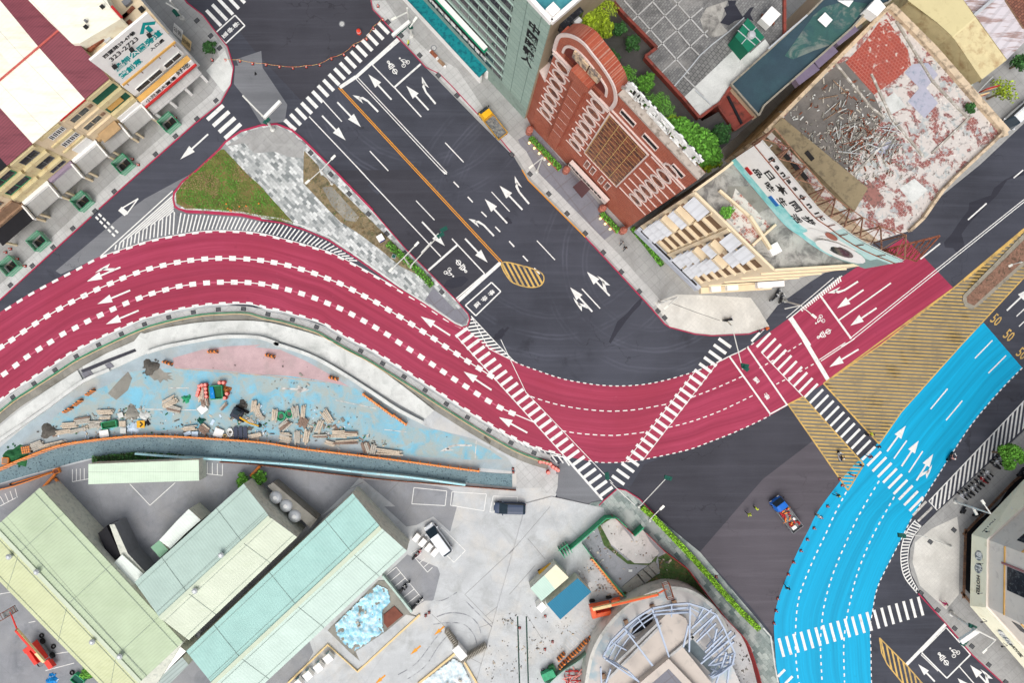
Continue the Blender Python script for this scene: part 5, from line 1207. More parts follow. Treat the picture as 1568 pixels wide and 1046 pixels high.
# ---- hotel at the lower right: canopy ring and towers behind ----
HH,HK=3.4,6.4
zh=lambda *v:[(1450+v[i]/3.932,780+v[i+1]/3.932) for i in range(0,len(v),2)]
OUTR=[(1640,660)]+T(2,3,1600,790,1550,830)+T(3,3,1240,165,1228,590,1550,960)+[(1620,1090)]
INNR=[(1660,690)]+T(2,3,1640,850)+[(1568,775)]+T(3,3,1330,195,1325,600,1550,850)+[(1640,1070)]
plain('band_cream',(244,240,214),.02,.5,(222,214,180),(.55,.75),.6)
ht=thing('hotel_building','corner hotel with a cream sign band bent around its front and a pale facade','building',W(1640,870),0,world=True)
o_=[W(*p,HH) for p in OUTR]; i_=[W(*p,HK) for p in INNR]
oo=[W(*p,0) for p in OUTR]
def bandface(m,lo,hi,n_in=Vector((1,0,0))):
 for a,b,c,d in zip(lo,lo[1:],hi[1:],hi):f=[a,b,c,d]; m.face(f if (f[1]-f[0]).cross(f[3]-f[0]).z>0 else f[::-1])
m=MB(); bandface(m,o_,i_); m.build('sign_band',M_('band_cream'),ht)
fr=[W(*p,HK) for p in INNR]; ins=offset([tuple(p.xy) for p in fr],.3); sg_=1 if abs(ins[3][0])>abs(fr[3].x) else -1
ins=offset([tuple(p.xy) for p in fr],.3*sg_); low=offset([tuple(p.xy) for p in fr],3.2*sg_); FAR=[(150,-70),(150,-5)]
m=MB(); m.prism([(p.x,p.y) for p in fr]+FAR,HK-.15,HK-.02,True); m.build('band_roof',M_('hotel_wall') if 'hotel_wall' in MATS else plain('hotel_wall',(228,218,206),.04,.4,(200,188,176),(.55,.75),.8),ht)
m=MB(); m.prism(ins+FAR,HK,30); m.build('wall',M_('hotel_wall'),ht)
m=MB(); m.prism(low+FAR,0,HK-.2); m.build('ground_floor',M_('dark_recess'),ht)  # near-black wall: shade below the sign band put into the colour
m=MB(); m.prism(offset([tuple(p.xy) for p in fr],1.5*sg_)+FAR,0,.2); m.build('arcade_floor',M_('roof_dark'),ht)  # shade in the arcade painted as a black floor
fr=[Vector((p[0],p[1],HK)) for p in ins]
for i in (2,3,4):
 a,b=fr[i],fr[i+1]; d=(b-a); L=d.length; d.normalize(); n=Vector((d.y,-d.x,0)); n=n if n.dot(-a)>0 else -n
 def wp(u0,u1,h0,h1,o0,o1,mat,name):
  m=MB(); P=[]
  for h in (h0,h1):
   for u,o in ((u0,o0),(u1,o0),(u1,o1),(u0,o1)):q=a+d*u+n*o; P.append(Vector((q.x,q.y,h)))
  if (P[1]-P[0]).cross(P[3]-P[0]).z<0:P=[P[0],P[3],P[2],P[1],P[4],P[7],P[6],P[5]]
  m.hexa(P); return m.build(name,M_(mat),ht)
 if i==3:
  for k in range(5):wp(L*.28,L*.62,10+k*4.0,13.2+k*4,0,.06,'dark_glass','window')
  wp(L*.24,L*.27,9,30,0,.15,'red_brick_top','trim')
  for k in range(5):wp(0,L,9.4+k*4,9.6+k*4,0,.12,'ochre' if k==0 else 'hotel_wall','ledge')
 else:
  for k in range(5):
   for j in range(int(L/3)):wp(.8+j*3,2.6+j*3,10.2+k*3.4,11.7+k*3.4,0,.06,'dark_glass','window')
   wp(0,L,12.5+k*3.4,12.7+k*3.4,0,.15,'ochre' if k==0 else 'hotel_wall','ledge')
def bandtext(i,f,body,size,mat,sx=1,vert=False):
 a,b,c,d=o_[i],o_[i+1],i_[i+1],i_[i]; p=(a.lerp(b,f)+d.lerp(c,f))/2; ux=(b-a).normalized(); up=(d.lerp(c,f)-a.lerp(b,f)).normalized(); n=ux.cross(up)
 if n.z<0:ux=-ux; n=-n
 put_text('lettering',body,size,M_(mat),p+n*.06,ux,up,ht,ext=.01,bold=.02,sx=sx)
 return p,ux,up,n
for i,f,ch in ((3,.27,'凱'),(3,.45,'悅'),(2,.54,'凱'),(2,.38,'悅'),(4,.52,'凱'),(4,.66,'悅')):
 p,ux,up,n=bandtext(i,f,ch,1.25,'white_metal')
 m=MB(); q=[p+n*.03+ux*(.75*math.cos(6.2832*k/18))+up*(.75*math.sin(6.2832*k/18)) for k in range(18)]; m.face(q if (q[1]-q[0]).cross(q[5]-q[0]).z>0 else q[::-1]); m.build('round_emblem',plain('emblem_grey',(112,120,124),.05,1),ht)
bandtext(3,.68,'HOTEL',.85,'black_paint'); bandtext(2,.76,'HOTEL',.85,'black_paint'); bandtext(4,.84,'HOTEL',.85,'black_paint')
m=MB()
for p,q in zip(OUTR[1:-1],OUTR[2:]):
 a,b=W(*p,HH),W(*q,HH); a.z=b.z=0; d=(b-a).normalized(); n=Vector((d.y,-d.x,0)); n=n if n.dot(-a)>0 else -n; m.slab(a-n*1.35+Vector((0,0,.13-HH*0)),b-n*1.35+Vector((0,0,.13)),.35,.12)
m.build('front_step',bricks('step_brick',(150,112,86),(120,92,74),(100,84,74),.5,.5,0,ms=.03),ht)
for k,(x,y) in enumerate(((1512,811),(1502,860),(1500,905),(1505,948),(1536,985))):
 m=MB(); a=W(x,y,HH+1.2); m.tube([a,a+Vector((-.1,0,1.0)),a+Vector((-1.0,0,1.3))],.04,4); m.box(a+Vector((-1.1,0,1.2)),(.25,.2,.15)); m.build('sign_lamp',M_('black_paint'),ht)

# ================= LOWER LEFT: WAREHOUSES, WORKS YARD =================
R2=T
sheet('yard_ground',LO[:0]+[(-150,720),(-60,665),(0,615),(46,583),(121,535),(196,499),(240,483),(299,470),(343,466),(408,473),(449,482),(506,503),(556,530),(596,554),(633,577),(684,610),(733,641),(767,661),(790,672),(830,692),(868,722),(850,762),(848,785)]+T(2,2,250,945,380,985,500,990,560,960)+[(935,785),(945,800),(960,800),(1040,900),(1090,960),(1140,1000),(1150,1150),(-200,1150)],.004,'yard')
sheet('yard_ground',[(-150,760),(0,742)]+T(2,0,150,815,340,765,640,690,820,672,1300,700)+T(2,1,0,705,300,735,640,800,560,890,400,1046)+[(540,760),(430,860),(480,1000),(420,1100),(-150,1100)],.008,'yard_grey')
sheet('yard_ground',T(2,0,0,640,240,440,500,240,700,150,900,60,1200,-10,1550,-10)+T(2,1,0,-10,300,60,560,220,850,420,1020,520,1180,560,1300,590,1500,700,1550,785,900,720,500,690,0,625)+T(2,0,1550,615,1200,590,800,580,550,605,350,640,150,715,0,780,-200,870,-200,760),.009,'yard_bluish')
sheet('yard_ground',T(2,0,300,480,450,350,640,270,780,190,1030,170,1300,185,1550,212)+T(2,1,0,207,300,225,600,290,800,420,930,520,1100,540,1250,590,1400,660,1470,710,1300,715,900,690,600,600,400,590,0,560)+T(2,0,1500,560,1100,540,700,540,300,530),.012,'old_blue')
sheet('old_red_road',T(2,0,1025,110,1200,60,1350,40,1550,30)+T(2,1,0,45,150,60,300,125,450,210,560,280,430,250,200,215,0,205)+T(2,0,1550,208,1300,180,1035,168),.015,'old_pink')
mm=MB(); ln(2,0,1040,170,1550,212,.1,.02,mm); ln(2,1,0,207,430,255,.1,.02,mm); struct('worn_marking',mm,plain('worn_orange',(200,160,130),.1,1,(170,150,146),(.45,.6)))
mm=MB(); ln(2,0,780,413,1200,420,.14,.02,mm); ln(2,0,1000,288,1120,288,.12,.02,mm); ln(2,1,480,360,720,410,.12,.02,mm); ln(2,1,770,535,900,550,.12,.02,mm); ln(2,1,1315,600,1308,705,.14,.02,mm)
arrow(mm,T1(2,1,160,290),T1(2,1,325,300),z=.02); arrow(mm,T1(2,1,1290,630),T1(2,1,1100,625),'t',z=.02)
struct('worn_marking',mm,M_('white_paint_worn'))
sheet('gravel_patch',T(2,0,640,320,700,250,760,190,785,230,760,300,690,360),.018,'debris'); sheet('gravel_patch',blob(245,575,18,9,.2,8),.018,'debris')
# debris verge, gutter strip with grates, green rail
LOx=[p for p in LO if -120<p[0]<850]
def band_(name,d0,d1,mat,z,z0=-.05):
 a,b=offset(GP(LOx),d0),offset(GP(LOx),d1); m=MB(); n=len(a)
 m.strip(a,b,z)
 for q in (a,b):
  for i in range(n-1):m.face([(*q[i],z0),(*q[i+1],z0),(*q[i+1],z),(*q[i],z)])
 return struct(name,m,M_(mat))
sgn=-1 if offset(GP(LOx),1)[10][1]>GP(LOx)[10][1] else 1
band_('gutter_strip',sgn*.35,sgn*1.15,'pavement_gutter',.12); band_('verge',sgn*1.15,sgn*2.6,'debris',.06)
rail=thing('green_railing','long thin green railing following the outer bend of the red road','railing',(*offset(GP(LOx),sgn*1.3)[60],0),0,world=True)
rp_=offset(GP(LOx),sgn*1.35); m=MB(); m.tube([(*p,1.0) for p in rp_],.05,4); m.tube([(*p,.5) for p in rp_],.04,4); m.build('rail',M_('green_frame'),rail)
m=MB()
for p in resample(rp_,2.0):m.tube([(*p,0),(*p,1.0)],.04,4)
m.build('post',M_('green_frame'),rail)
m=MB(); m.tube([(*p,.75) for p in offset(GP(LOx),sgn*1.6)],.05,4); m.build('cable',M_('sign_yellow'),rail)
gr=thing('drain_grate','x','drain grate'); m=MB(); m.box((0,0,-.05),(.75,.62,.06)); m.build('frame',M_('black_paint'),gr); m=MB();
for k in range(5):m.box((-.24+k*.12,0,.01),(.05,.5,.02))
m.build('bars',M_('grey_metal'),gr)
gs_=resample(offset([p for p in LOx if p[0]>0],(1 if sgn<0 else -1)*-7.5 if 0 else 0),1)
cl=offset(GP([p for p in LOx if p[0]>0]),sgn*.75); cp=resample(cl,3.85)
spots=[(708+p[0]*10,523-p[1]*10,0) for p in cp]
spots=[(x,y,ang(spots[max(i-1,0)][:2],spots[min(i+1,len(spots)-1)][:2])) for i,(x,y,_) in enumerate(spots)]
series(gr,spots,lambda i:'%s dark drain grate from the left in the gutter below the red bend' % ORD[i],'drain grates below the red bend',.13)
def grates(pts,lab,grp,z=.15):series(gr,[(x,y,a) for x,y,a in pts],lambda i:'%s %s' % (ORD[i],lab),grp,z)
a1=R(50)
grates([(*p,R(42)) for p in T(0,0,65,685+0)[:0]]+[(*p,R(42)) for p in T(1,0,65,685,195,570,318,460,435,348,680,128,565,245)+T(0,0,925,915,1043,808,1170,705,1283,597,1305,285,1252,213,1170,122)],'square drain grate from the left along the shop house kerb','drain grates of the north-west pavement')
grates([(*p,R(-47)) for p in T(0,1,792,130,870,210,980,328,1090,447,1200,567,1525,917)+T(1,2,122,25,233,143,342,260,450,377,557,490,664,606,770,722,880,838,920,878)],'dark drain grate from the top along the north-east pavement','drain grates of the north-east pavement')
grates([(*p,R(-47)) for p in T(0,1,333,907)+T(1,1,453,27,562,142,676,262,785,380,893,495,1110,725)],'dark drain grate from the top in the traffic island kerb','drain grates of the island',.16)
grates([(*p,R(-40)) for p in T(3,3,935,512,1035,613,1135,722,1237,828,1337,938,1437,1040,1130,138,990,208)],'dark drain grate on the pavement before the hotel','drain grates before the hotel')
# curved trough of pale concrete and its wall
OT=T(1,0,830,985,900,960,1000,935,1200,905,1400,895,1550,900)+T(1,1,150,920,300,960,450,1010)+T(2,1,480,30,600,90,750,180,900,290,1085,435)
IT=T(2,0,905,60,1000,30)+T(1,0,1100,1010,1250,985,1400,980,1550,985)+T(1,1,150,1020)+T(2,1,200,25,400,110,560,200,800,350,1030,480)
N_=40
def rs(p,n):
 q=smooth(p,6); L=sum(dist(a,b) for a,b in zip(q,q[1:])); r=resample(q,L/(n-.5)); r.append(q[-1]); return r[:n] if len(r)>=n else r+[q[-1]]*(n-len(r))
a,b=rs(OT,N_),rs(IT,N_)
m=MB(); m.strip(GP(a),GP(b),.32)
for q in (a,b):
 for i in range(N_-1):m.face([(*G(*q[i]),0),(*G(*q[i+1]),0),(*G(*q[i+1]),.32),(*G(*q[i]),.32)])
struct('curved_ramp',m,M_('curb_white'))
WT=T(2,0,885,78,1000,42,1180,8)+T(1,0,1300,995,1400,990,1550,997)+T(1,1,150,1035)+T(2,1,130,25,330,92,500,183,700,312,850,412,1000,490)
def lowwall(name,label,pts,w,h,mat,cat='wall',z0=0,group=None):
 p=GP(smooth(pts,5)) if len(pts)>2 else GP(pts); t=thing(name,label,cat,(*p[len(p) // 2],z0),0,group,world=True); m=MB(); a,b=offset(p,w/2),offset(p,-w/2)
 for i in range(len(p)-1):
  q=[(*a[i],z0),(*b[i],z0),(*b[i+1],z0),(*a[i+1],z0),(*a[i],h),(*b[i],h),(*b[i+1],h),(*a[i+1],h)]
  if (Vector(q[1])-Vector(q[0])).cross(Vector(q[3])-Vector(q[0])).z<0:q=[q[0],q[3],q[2],q[1],q[4],q[7],q[6],q[5]]
  m.hexa(q)
 m.build('wall_body',M_(mat),t); c_=MB(); a,b=offset(p,w/2+.05),offset(p,-w/2-.05)
 for i in range(len(p)-1):
  q=[(*a[i],h),(*b[i],h),(*b[i+1],h),(*a[i+1],h),(*a[i],h+.07),(*b[i],h+.07),(*b[i+1],h+.07),(*a[i+1],h+.07)]
  if (Vector(q[1])-Vector(q[0])).cross(Vector(q[3])-Vector(q[0])).z<0:q=[q[0],q[3],q[2],q[1],q[4],q[7],q[6],q[5]]
  c_.hexa(q)
 c_.build('coping',M_(mat),t); return t
lowwall('retaining_wall','curved pale retaining wall beside the old blue road',WT,.42,.9,'curb_white')
lowwall('retaining_wall','pale sloping retaining wall at the lower left of the works yard',T(2,0,-60,640,100,535,300,395,500,250,660,178),.38,.6,'curb_white')
m=MB(); q=T(2,0,-60,590,0,520,120,420,300,290,465,182,498,240,300,378,100,520,-60,632); m.prism(GP(q),0,.35); struct('concrete_apron',m,M_('curb_white'))
m=MB(); m.prism(GP(T(2,0,495,160,640,80,800,10,840,-40,900,-30,905,50,880,80,700,165,560,225,520,235)),0,.28); struct('concrete_apron',m,M_('curb_white'))
m=MB(); m.prism(GP(T(2,0,485,182,640,118,805,55,815,70,640,140,500,200)),.2,.34); struct('drain_slot',m,M_('asphalt_new'))
m=MB(); m.prism(GP(T(2,0,490,200,540,180,570,215,520,240)),.2,.36); m.prism(GP(T(2,0,628,150,660,135,685,160,650,175)),.2,.38); struct('pit_cover',m,M_('pavement_dark'))
# checker plate footpath
TP=T(2,0,-150,840,0,780,150,715,350,640,550,605,800,580,1000,580,1200,590,1550,615)+T(2,1,300,655,600,690,860,722,1330,785,1555,800)
BT=T(2,0,-150,905,0,855,150,810,330,760,500,715,640,690,820,670,1050,685,1300,700,1550,715)+T(2,1,300,735,600,770,900,800,1250,850,1555,880)
a,b=rs(TP,60),rs(BT,60); m=MB(); m.strip(GP(a),GP(b),.06); struct('footpath',m,M_('checker_plate'))
m=MB(); m.prism(GP(T(2,1,1550,700)+T(2,2,60,700,210,790,290,800,285,880,270,925,190,905,190,880,0,885)+T(2,1,1555,880)),0,.05); struct('footpath',m,M_('pavement_gutter'))
# striped barrier boards along the path
plain('barrier_orange',(236,140,60),.06,1,(214,150,100),(.5,.7),.5)
def stripemat(name,c1,c2,per=.5,ang_=R(35)):
 s=NT(name); s.src=s.tc.outputs['Object']; f=s.stripes(ang_,per,.5); s.col(s.mix(f,lin(c1),lin(c2))); s.b.inputs['Roughness'].default_value=.5; MATS[name]=s.m; return s.m
stripemat('stripes_orange',(244,176,130),(170,104,76),.42)
stripemat('stripes_dark',(240,138,56),(90,74,66),.42)
bar=thing('barrier_board','x','barrier'); m=MB(); m.hexa([(-.75,-.22,.15),(.75,-.22,.15),(.75,-.12,.15),(-.75,-.12,.15),(-.75,.1,1.0),(.75,.1,1.0),(.75,.16,1.0),(-.75,.16,1.0)]); m.build('panel',M_('stripes_orange'),bar)
m=MB(); m.box((0,.13,.98),(1.5,.16,.1)); m.build('top_rail',M_('barrier_orange'),bar)
for s_ in (-.6,.6):m=MB(); m.box((s_,.05,0),(.12,.6,.2)); m.build('foot',M_('barrier_orange'),bar)
pts=resample(smooth(TP,8),15.6); pts=[p for p in pts if -5<p[0]<735]
series(bar,[(p[0],p[1]-1.5,ang(pts[max(0,i-1)],pts[min(len(pts)-1,i+1)])) for i,p in enumerate(pts)],lambda i:'%s striped orange barrier board from the left along the footpath' % ORD[i],'barrier boards along the footpath')
pts=T(2,1,665,340,710,372,755,405,800,438,845,465,880,490)
series(bar,[(p[0],p[1],R(-37)) for p in pts],lambda i:'%s striped barrier from the top below the curved retaining wall' % ORD[i],'barriers below the retaining wall')
wb_=thing('water_barrier','x','water barrier'); m=MB(); m.hexa([(-.75,-.28,0),(.75,-.28,0),(.75,.28,0),(-.75,.28,0),(-.72,-.12,.9),(.72,-.12,.9),(.72,.12,.9),(-.72,.12,.9)]); m.build('barrier_body',M_('stripes_dark'),wb_,bevel=.04)
m=MB(); m.lathe([(.09,.9),(.09,.96)],8); m.build('filler_cap',M_('black_paint'),wb_)
lw=['beside the mud heap at the ramp head','alone on the old pink road left part','alone on the old pink road right part','at the tip of the old pink road','short one high above the timber stacks','left end of the slanting pair above the timber','right end of the slanting pair above the timber']
series(wb_,[(*T1(2,0,1000,140),R(-20)),(*T1(2,0,1268,72),R(0)),(*T1(2,1,95,98),R(-15)),(*T1(2,1,470,230),R(-15)),(*T1(2,0,543,312),R(35)),(*T1(2,0,410,415),R(30)),(*T1(2,0,470,372),R(38))],['orange striped water barrier '+q for q in lw],'orange water barriers')
# blue sheet fence along the path and red fence in the yard
def fence(name,label,pts,h,mat,post='grey_metal',w=.06,step=2.2,group=None,sm=True):
 p=GP(smooth(pts,5)) if (len(pts)>2 and sm) else GP(pts); t=thing(name,label,'fence',(*p[len(p) // 2],0),0,group,world=True)
 m=MB()
 for a,b in zip(p,p[1:]):m.slab((*a,.1),(*b,.1),w,h)
 m.build('panel',M_(mat),t)
 for q in resample(p,step)[:90]:m=MB(); m.tube([(*q,0),(*q,h+.15)],.05,4); m.build('post',M_(post),t)
 return t
fence('sheet_fence','light blue sheet fence along the lower edge of the footpath',T(2,0,820,672,1050,690,1300,705,1550,722)+T(2,1,300,742,600,778,900,808,1250,856),1.1,plain('sheet_blue',(170,218,226),.08,.8,(196,226,228),(.5,.65)).name,w=.28)
fence('orange_pipe_fence','orange pipe fence between the footpath and the warehouse yard',T(2,0,-60,900,100,865,330,785)+[],.9,'barrier_orange','barrier_orange',w=.12)
fence('orange_pipe_fence','thin rusty orange pipe fence below the blue sheet fence',T(2,1,-200,725,0,738,300,775,640,815,900,840,1550,892),.6,'rust','barrier_orange',w=.1)
# orange pipes in the yard
for i,v in enumerate(((60,930-70,330,780),(340,790,250,890),(330,820,405,910),(1550,745,1490,810))):
 p,q=T(2,0,*v); t=thing('orange_pipe',['long','short left leaning','short right leaning','lone'][i]+' orange pipe lying in the yard by the footpath','pipe',(*G(*p),0),0,'orange pipes',world=True); m=MB(); m.tube([(*G(*p),.25),(*G(*q),.25)],.22 if i else .1,8); m.build('pipe_body',M_('barrier_orange'),t); m=MB(); m.tube([(*G(*lerp(p,q,.02)),.25),(*G(*lerp(p,q,.06)),.25)],.27 if i else .15,8); m.build('collar',M_('black_paint'),t)
q=T(2,0,345,778)[0]; t=thing('orange_box','orange junction box where the yard pipes meet','box',(*G(*q),0),R(20)); m=MB(); m.box((0,0,0),(.9,.8,.6)); m.build('casing',M_('barrier_orange'),t,bevel=.03); m=MB(); m.box((0,0,.6),(.7,.6,.05)); m.build('lid',M_('rust'),t)
# ---- warehouses ----
ribbed('wh_green',(188,204,172),R(-49),.42,(176,194,158),line=.94,amt=.4,panel=9); ribbed('wh_green_sunlit',(196,202,162),R(-49),.42,(184,190,146),line=.93,amt=.5,panel=9)  # south-west slope made yellower: sunlight painted into the roof colour
ribbed('wh_pale',(178,200,190),R(42),.42,(168,190,180),line=.96,amt=.4,panel=8); ribbed('wh_pale_sunlit',(202,210,190),R(42),.42,(190,200,176),line=.95,amt=.4,panel=8)  # cream tint is the same roof with sunlight put into its colour
ribbed('wh_teal',(168,208,200),R(42),.42,(156,198,190),line=.96,amt=.4,panel=8); ribbed('wh_teal_sunlit',(192,212,202),R(42),.42,(182,204,192),line=.95,amt=.4,panel=8)  # mint tint stands for sunlight on the south-east slope
plain('wh_wall',(208,210,196),.08,1,(172,178,168),(.5,.7)); plain('wh_cap',(196,206,184),.04,1); plain('cable_grey',(148,160,154),.1,1)
def warehouse(label,e1,e2,e3,e4,r1,r2,he,hr,m1,m2,vents=()):
 E1,E2,E3,E4=(W(*p,he) for p in (e1,e2,e3,e4)); R1,R2_=W(*r1,hr),W(*r2,hr)
 t=thing('warehouse',label,'warehouse',((E1.x+E4.x)/2,(E1.y+E4.y)/2,0),0,'warehouses',world=True)
 m=MB(); m.prism([tuple(p.xy) for p in (E1,E2,E4,E3)],0,he-.05)
 for a,b,c in ((E1,R1,E3),(E2,R2_,E4)):m.face([a,b,c]); m.face([c,b,a]) if 0 else None
 m.build('wall',M_('wh_wall'),t)
 def slope(a,b,c,d,mat,nm):
  m=MB(); f=[a,b,c,d]; f=f if (f[1]-f[0]).cross(f[2]-f[0]).z>0 else f[::-1]; dn=Vector((0,0,-.14)); m.hexa([p+dn for p in f]+f); m.build(nm,M_(mat),t)
 slope(E1,E2,R2_,R1,m1,'roof_slope'); slope(E3,E4,R2_,R1,m2,'roof_slope')
 m=MB(); m.slab(R1,R2_,.6,.12); m.build('ridge_cap',M_('wh_cap'),t)
 m=MB()
 for a,b,c,d in ((E1,E2,R2_,R1),(E3,E4,R2_,R1)):
  for f in (.12,.85):m.slab(a.lerp(d,f)+Vector((0,0,.05)),b.lerp(c,f)+Vector((0,0,.05)),.035,.05)
  n=max(2,int((b-a).length/9))
  for k in range(n):f=(k+.5)/n; m.slab(a.lerp(b,f)+Vector((0,0,.04)),d.lerp(c,f)+Vector((0,0,.04)),.035,.04)
 m.build('safety_cable',M_('cable_grey'),t)
 for x,y in vents:
  p=W(x,y,hr); m=MB(); m.lathe([(.22,-.3),(.22,.25),(.4,.3),(.42,.6),(.2,.8)],10,p); m.build('roof_vent',M_('steel'),t)
 return t
wh1=warehouse('long warehouse with a yellow green ribbed roof at the lower left',(61,747),(280,984),(-28,863),(206,1103),(-8,808),(215,1045),5.2,6.4,'wh_green','wh_green_sunlit',T(3,0,65,293,228,383,557,797,720,883))
wh2=warehouse('middle warehouse with a pale green roof, sunlit slope tinted cream, between the other two',(206,892),(373,741),(289,981),(455,823),(245,947),(413,792),5.6,6.8,'wh_pale','wh_pale_sunlit',T(3,0,1318,283,1163,495))
wh3=warehouse('turquoise roofed warehouse beside the parking yard',(285,998),(540,756),(370,1080),(623,844),(325,1048),(583,808),5.6,6.8,'wh_teal','wh_teal_sunlit')
lr=lambda label,px,h,roof,wall='wh_wall',name='annex_roof',grp=None:flat(name,label,px,h,0,wall,roof,group=grp)
ribbed('white_ribs',(226,234,226),R(40),.4,(206,216,208),line=.94)
lr('white connecting roof between the yellow green and middle warehouses',T(3,0,630,380,725,285,850,400,800,460,865,550,835,585),4.2,'white_ribs')
lr('long pale green shed roof standing in the yard below the footpath',T(2,0,525,740,1180,715,1182,838,525,860),3.0,ribbed('shed_pale',(204,222,200),R(0),.35,(190,210,186),line=.95,panel=6.2).name,'wh_wall','open_shed')
lr('small white stepped roof against the middle warehouse',T(3,0,1050,85,1120,15,1192,80,1100,160,1010,250,945,200),4.4,'white_ribs')
lr('small green roof below the white stepped roof',T(3,0,895,242,945,200,1000,258,950,305),4.2,plain('moss_green',(128,170,140),.06,1).name)
lr('black flat canopy beside the white connecting roof',T(3,0,582,160,632,115,718,290,660,338),3.6,'roof_dark','roof_dark')
lr('glazed grey canopy beside the black one',T(3,0,650,108,680,105,760,280,860,388,848,400,715,285),3.8,'wh_wall','grey_metal')
lr('white end roof at the lower end of the yellow green warehouse',T(3,0,830,1040,1055,822,1105,860,880,1090),4.6,'white_wall')
lr('grey ribbed lower roof beyond the white end roof',T(3,0,900,1060,1082,895,1120,940,960,1100),4.6,ribbed('grey_ribs',(166,180,176),R(-49),.5,line=.8).name)
lr('long grey gutter roof with small vents along the warehouse edge',T(3,0,270,0,350,0,645,345,628,362),4.4,'pavement_dark')
lr('beige flat roof strip between the warehouses and round tanks',T(2,1,75,870,110,850,370,1070,330,1120),3.0,'debris','debris')
tk=thing('round_tank','x','water tank'); m=MB(); m.lathe([(1.0,0),(1.0,3.0),(.75,3.3),(.3,3.45)],16); m.build('tank_body',M_('steel'),tk,True); m=MB(); m.lathe([(.3,3.4),(.3,3.55)],10); m.build('tank_lid',M_('white_metal'),tk)
series(tk,[(*T1(2,1,155,912),0),(*T1(2,1,215,960),0),(*T1(2,1,265,1020),0)],['%s round steel tank beside the middle warehouse' % q for q in ('upper small','middle','lower')],'round steel tanks')
# ================= LOWER RIGHT YARD, ROUND BUILDING =================
S3=lambda *v:T(3,2,*v)
IY=S3(-200,1200,-200,300,100,-20,250,-60)+T(2,2,560,1000)+S3(560,50,620,48,730,155,790,130,900,250,1030,350,1150,500,1260,640,1370,760,1420,860,1480,1100)
m=MB(); m.prism(GP([(700,1150)]+IY[2:]),.02,.16); struct('yard_ground',m,M_('yard'))
def top2(name,pts,mat,z):m=MB(); m.prism(GP(pts),.1,z); return struct(name,m,M_(mat))
top2('grass_bed',S3(650,520,890,395,880,300,930,275,1040,355,1150,505,1240,640,1180,570,1060,490,950,480,740,530),'grass_dark',.175)
top2('yard_ground',S3(440,205,555,62,630,60,740,168,790,140,900,250,1030,352,890,395,700,535,500,312),'yard_grey',.165)
top2('grass_bed',S3(520,115,560,60,620,60,600,230,700,320,880,290,860,350,700,340,560,230),'grass_dark',.17)
concrete('pale_fabric',(190,186,182),(150,148,142),amt=.9,sc=.6,crack=False)
top2('fabric_sheet',S3(540,110,620,60,650,95,742,212,722,165,790,130,830,205,888,272,830,335,740,335,600,222),'pale_fabric',.22)
for i,v in enumerate(((665,475,760,395,805,455,710,528),(752,400,790,368,845,420,800,455),(786,372,822,348,870,400,840,424),(820,350,856,322,892,378,866,405))):
 t=thing('concrete_plate','%s pale concrete plate from the left on the grass' % ORD[i],'concrete plate',(*G(*S3(*v)[0]),.17),0,'concrete plates on the grass',world=True); m=MB(); m.prism(GP(S3(*v)),.17,.32); m.build('plate',M_('debris'),t); m=MB(); a,b=S3(*v)[0],S3(*v)[2]; m.tube([(*G(*lerp(a,b,.3)),.32),(*G(*lerp(a,b,.32)),.42),(*G(*lerp(a,b,.36)),.32)],.03,4); m.build('lifting_eye',M_('rust'),t)
fence('sheet_fence','green sheet fence around the pale fabric corner',S3(350,235,450,150,560,52,620,50,680,105),2.0,'green_frame',sm=False,w=.12)
fence('sheet_fence','short green fence end beside the tiled pavement',S3(725,155,778,105),2.0,'green_frame',w=.16)
fence('sheet_fence','green inner fence beside the round building',S3(430,215,500,310,600,430,698,540),1.2,'green_frame',sm=False,w=.08)
fence('sheet_fence','green mesh fence around the round building front',S3(690,560,560,690,440,860,300,960,210,1046),1.4,plain('green_mesh',(128,168,150),.15,1).name,w=.08)
fence('red_fence','dark red sheet fence between the tiled pavement and the site',S3(600,45,650,85,735,165) ,1.2,plain('red_sheet',(150,44,44),.12,1).name,w=.1,sm=False)
fence('red_fence','long dark red sheet fence along the tiled pavement',S3(790,135,900,245,1040,352,1150,500,1260,640,1370,755,1400,810,1440,930,1480,1080),2.0,'red_sheet',w=.1,sm=False)
t=thing('site_gate','teal green folding site gate beside the fence','gate',(*G(*T1(3,2,325,245)),.16),R(35)); m=MB();
for k in range(4):m.box((-.7+k*.45,0,0),(.1,1.6,1.6))
m.build('gate_leaf',M_('green_frame'),t); m=MB(); m.box((0,.7,1.6),(1.8,.12,.12)); m.build('gate_rail',M_('green_frame'),t)
t=thing('gate_barrier','yellow barrier beam beside the small site cabins','barrier',(*G(*T1(3,2,220,355)),.16),R(36)); m=MB(); m.box((0,0,.3),(3.0,.55,.7)); m.build('beam',plain('yellow_metal',(220,168,50),.08,1),t); m=MB(); m.box((-1.3,0,0),(.4,.7,.3)); m.build('foot',M_('black_paint'),t)
c=flat('site_cabin','small site cabin with half cream half mint roof',S3(125,485,275,345,352,422,190,562),3.0,.16,'wh_wall',ribbed('cabin_mint',(190,216,202),R(42),.3,line=.95).name); rpatch(c,S3(208,408,275,345,352,422,272,492),3.06,plain('cabin_cream',(232,224,196),.04,1).name,'roof_half')
flat('site_cabin','small site cabin with a blue roof',S3(222,580,405,425,486,507,302,672),3.0,.16,'wh_wall',ribbed('cabin_blue',(30,118,150),R(42),.3,line=.9).name)
flat('guard_hut','tiny white hut beside the blue site cabin',S3(160,600,195,565,222,600,190,632),2.4,.16,'white_wall','white_wall')
sb=copy_tree
def again(proto,spots,labs,grp,z):
 for (x,y,a),l in zip(spots,labs):g_=G(x,y); copy_tree(proto,(g_[0],g_[1],z),a,l,grp)
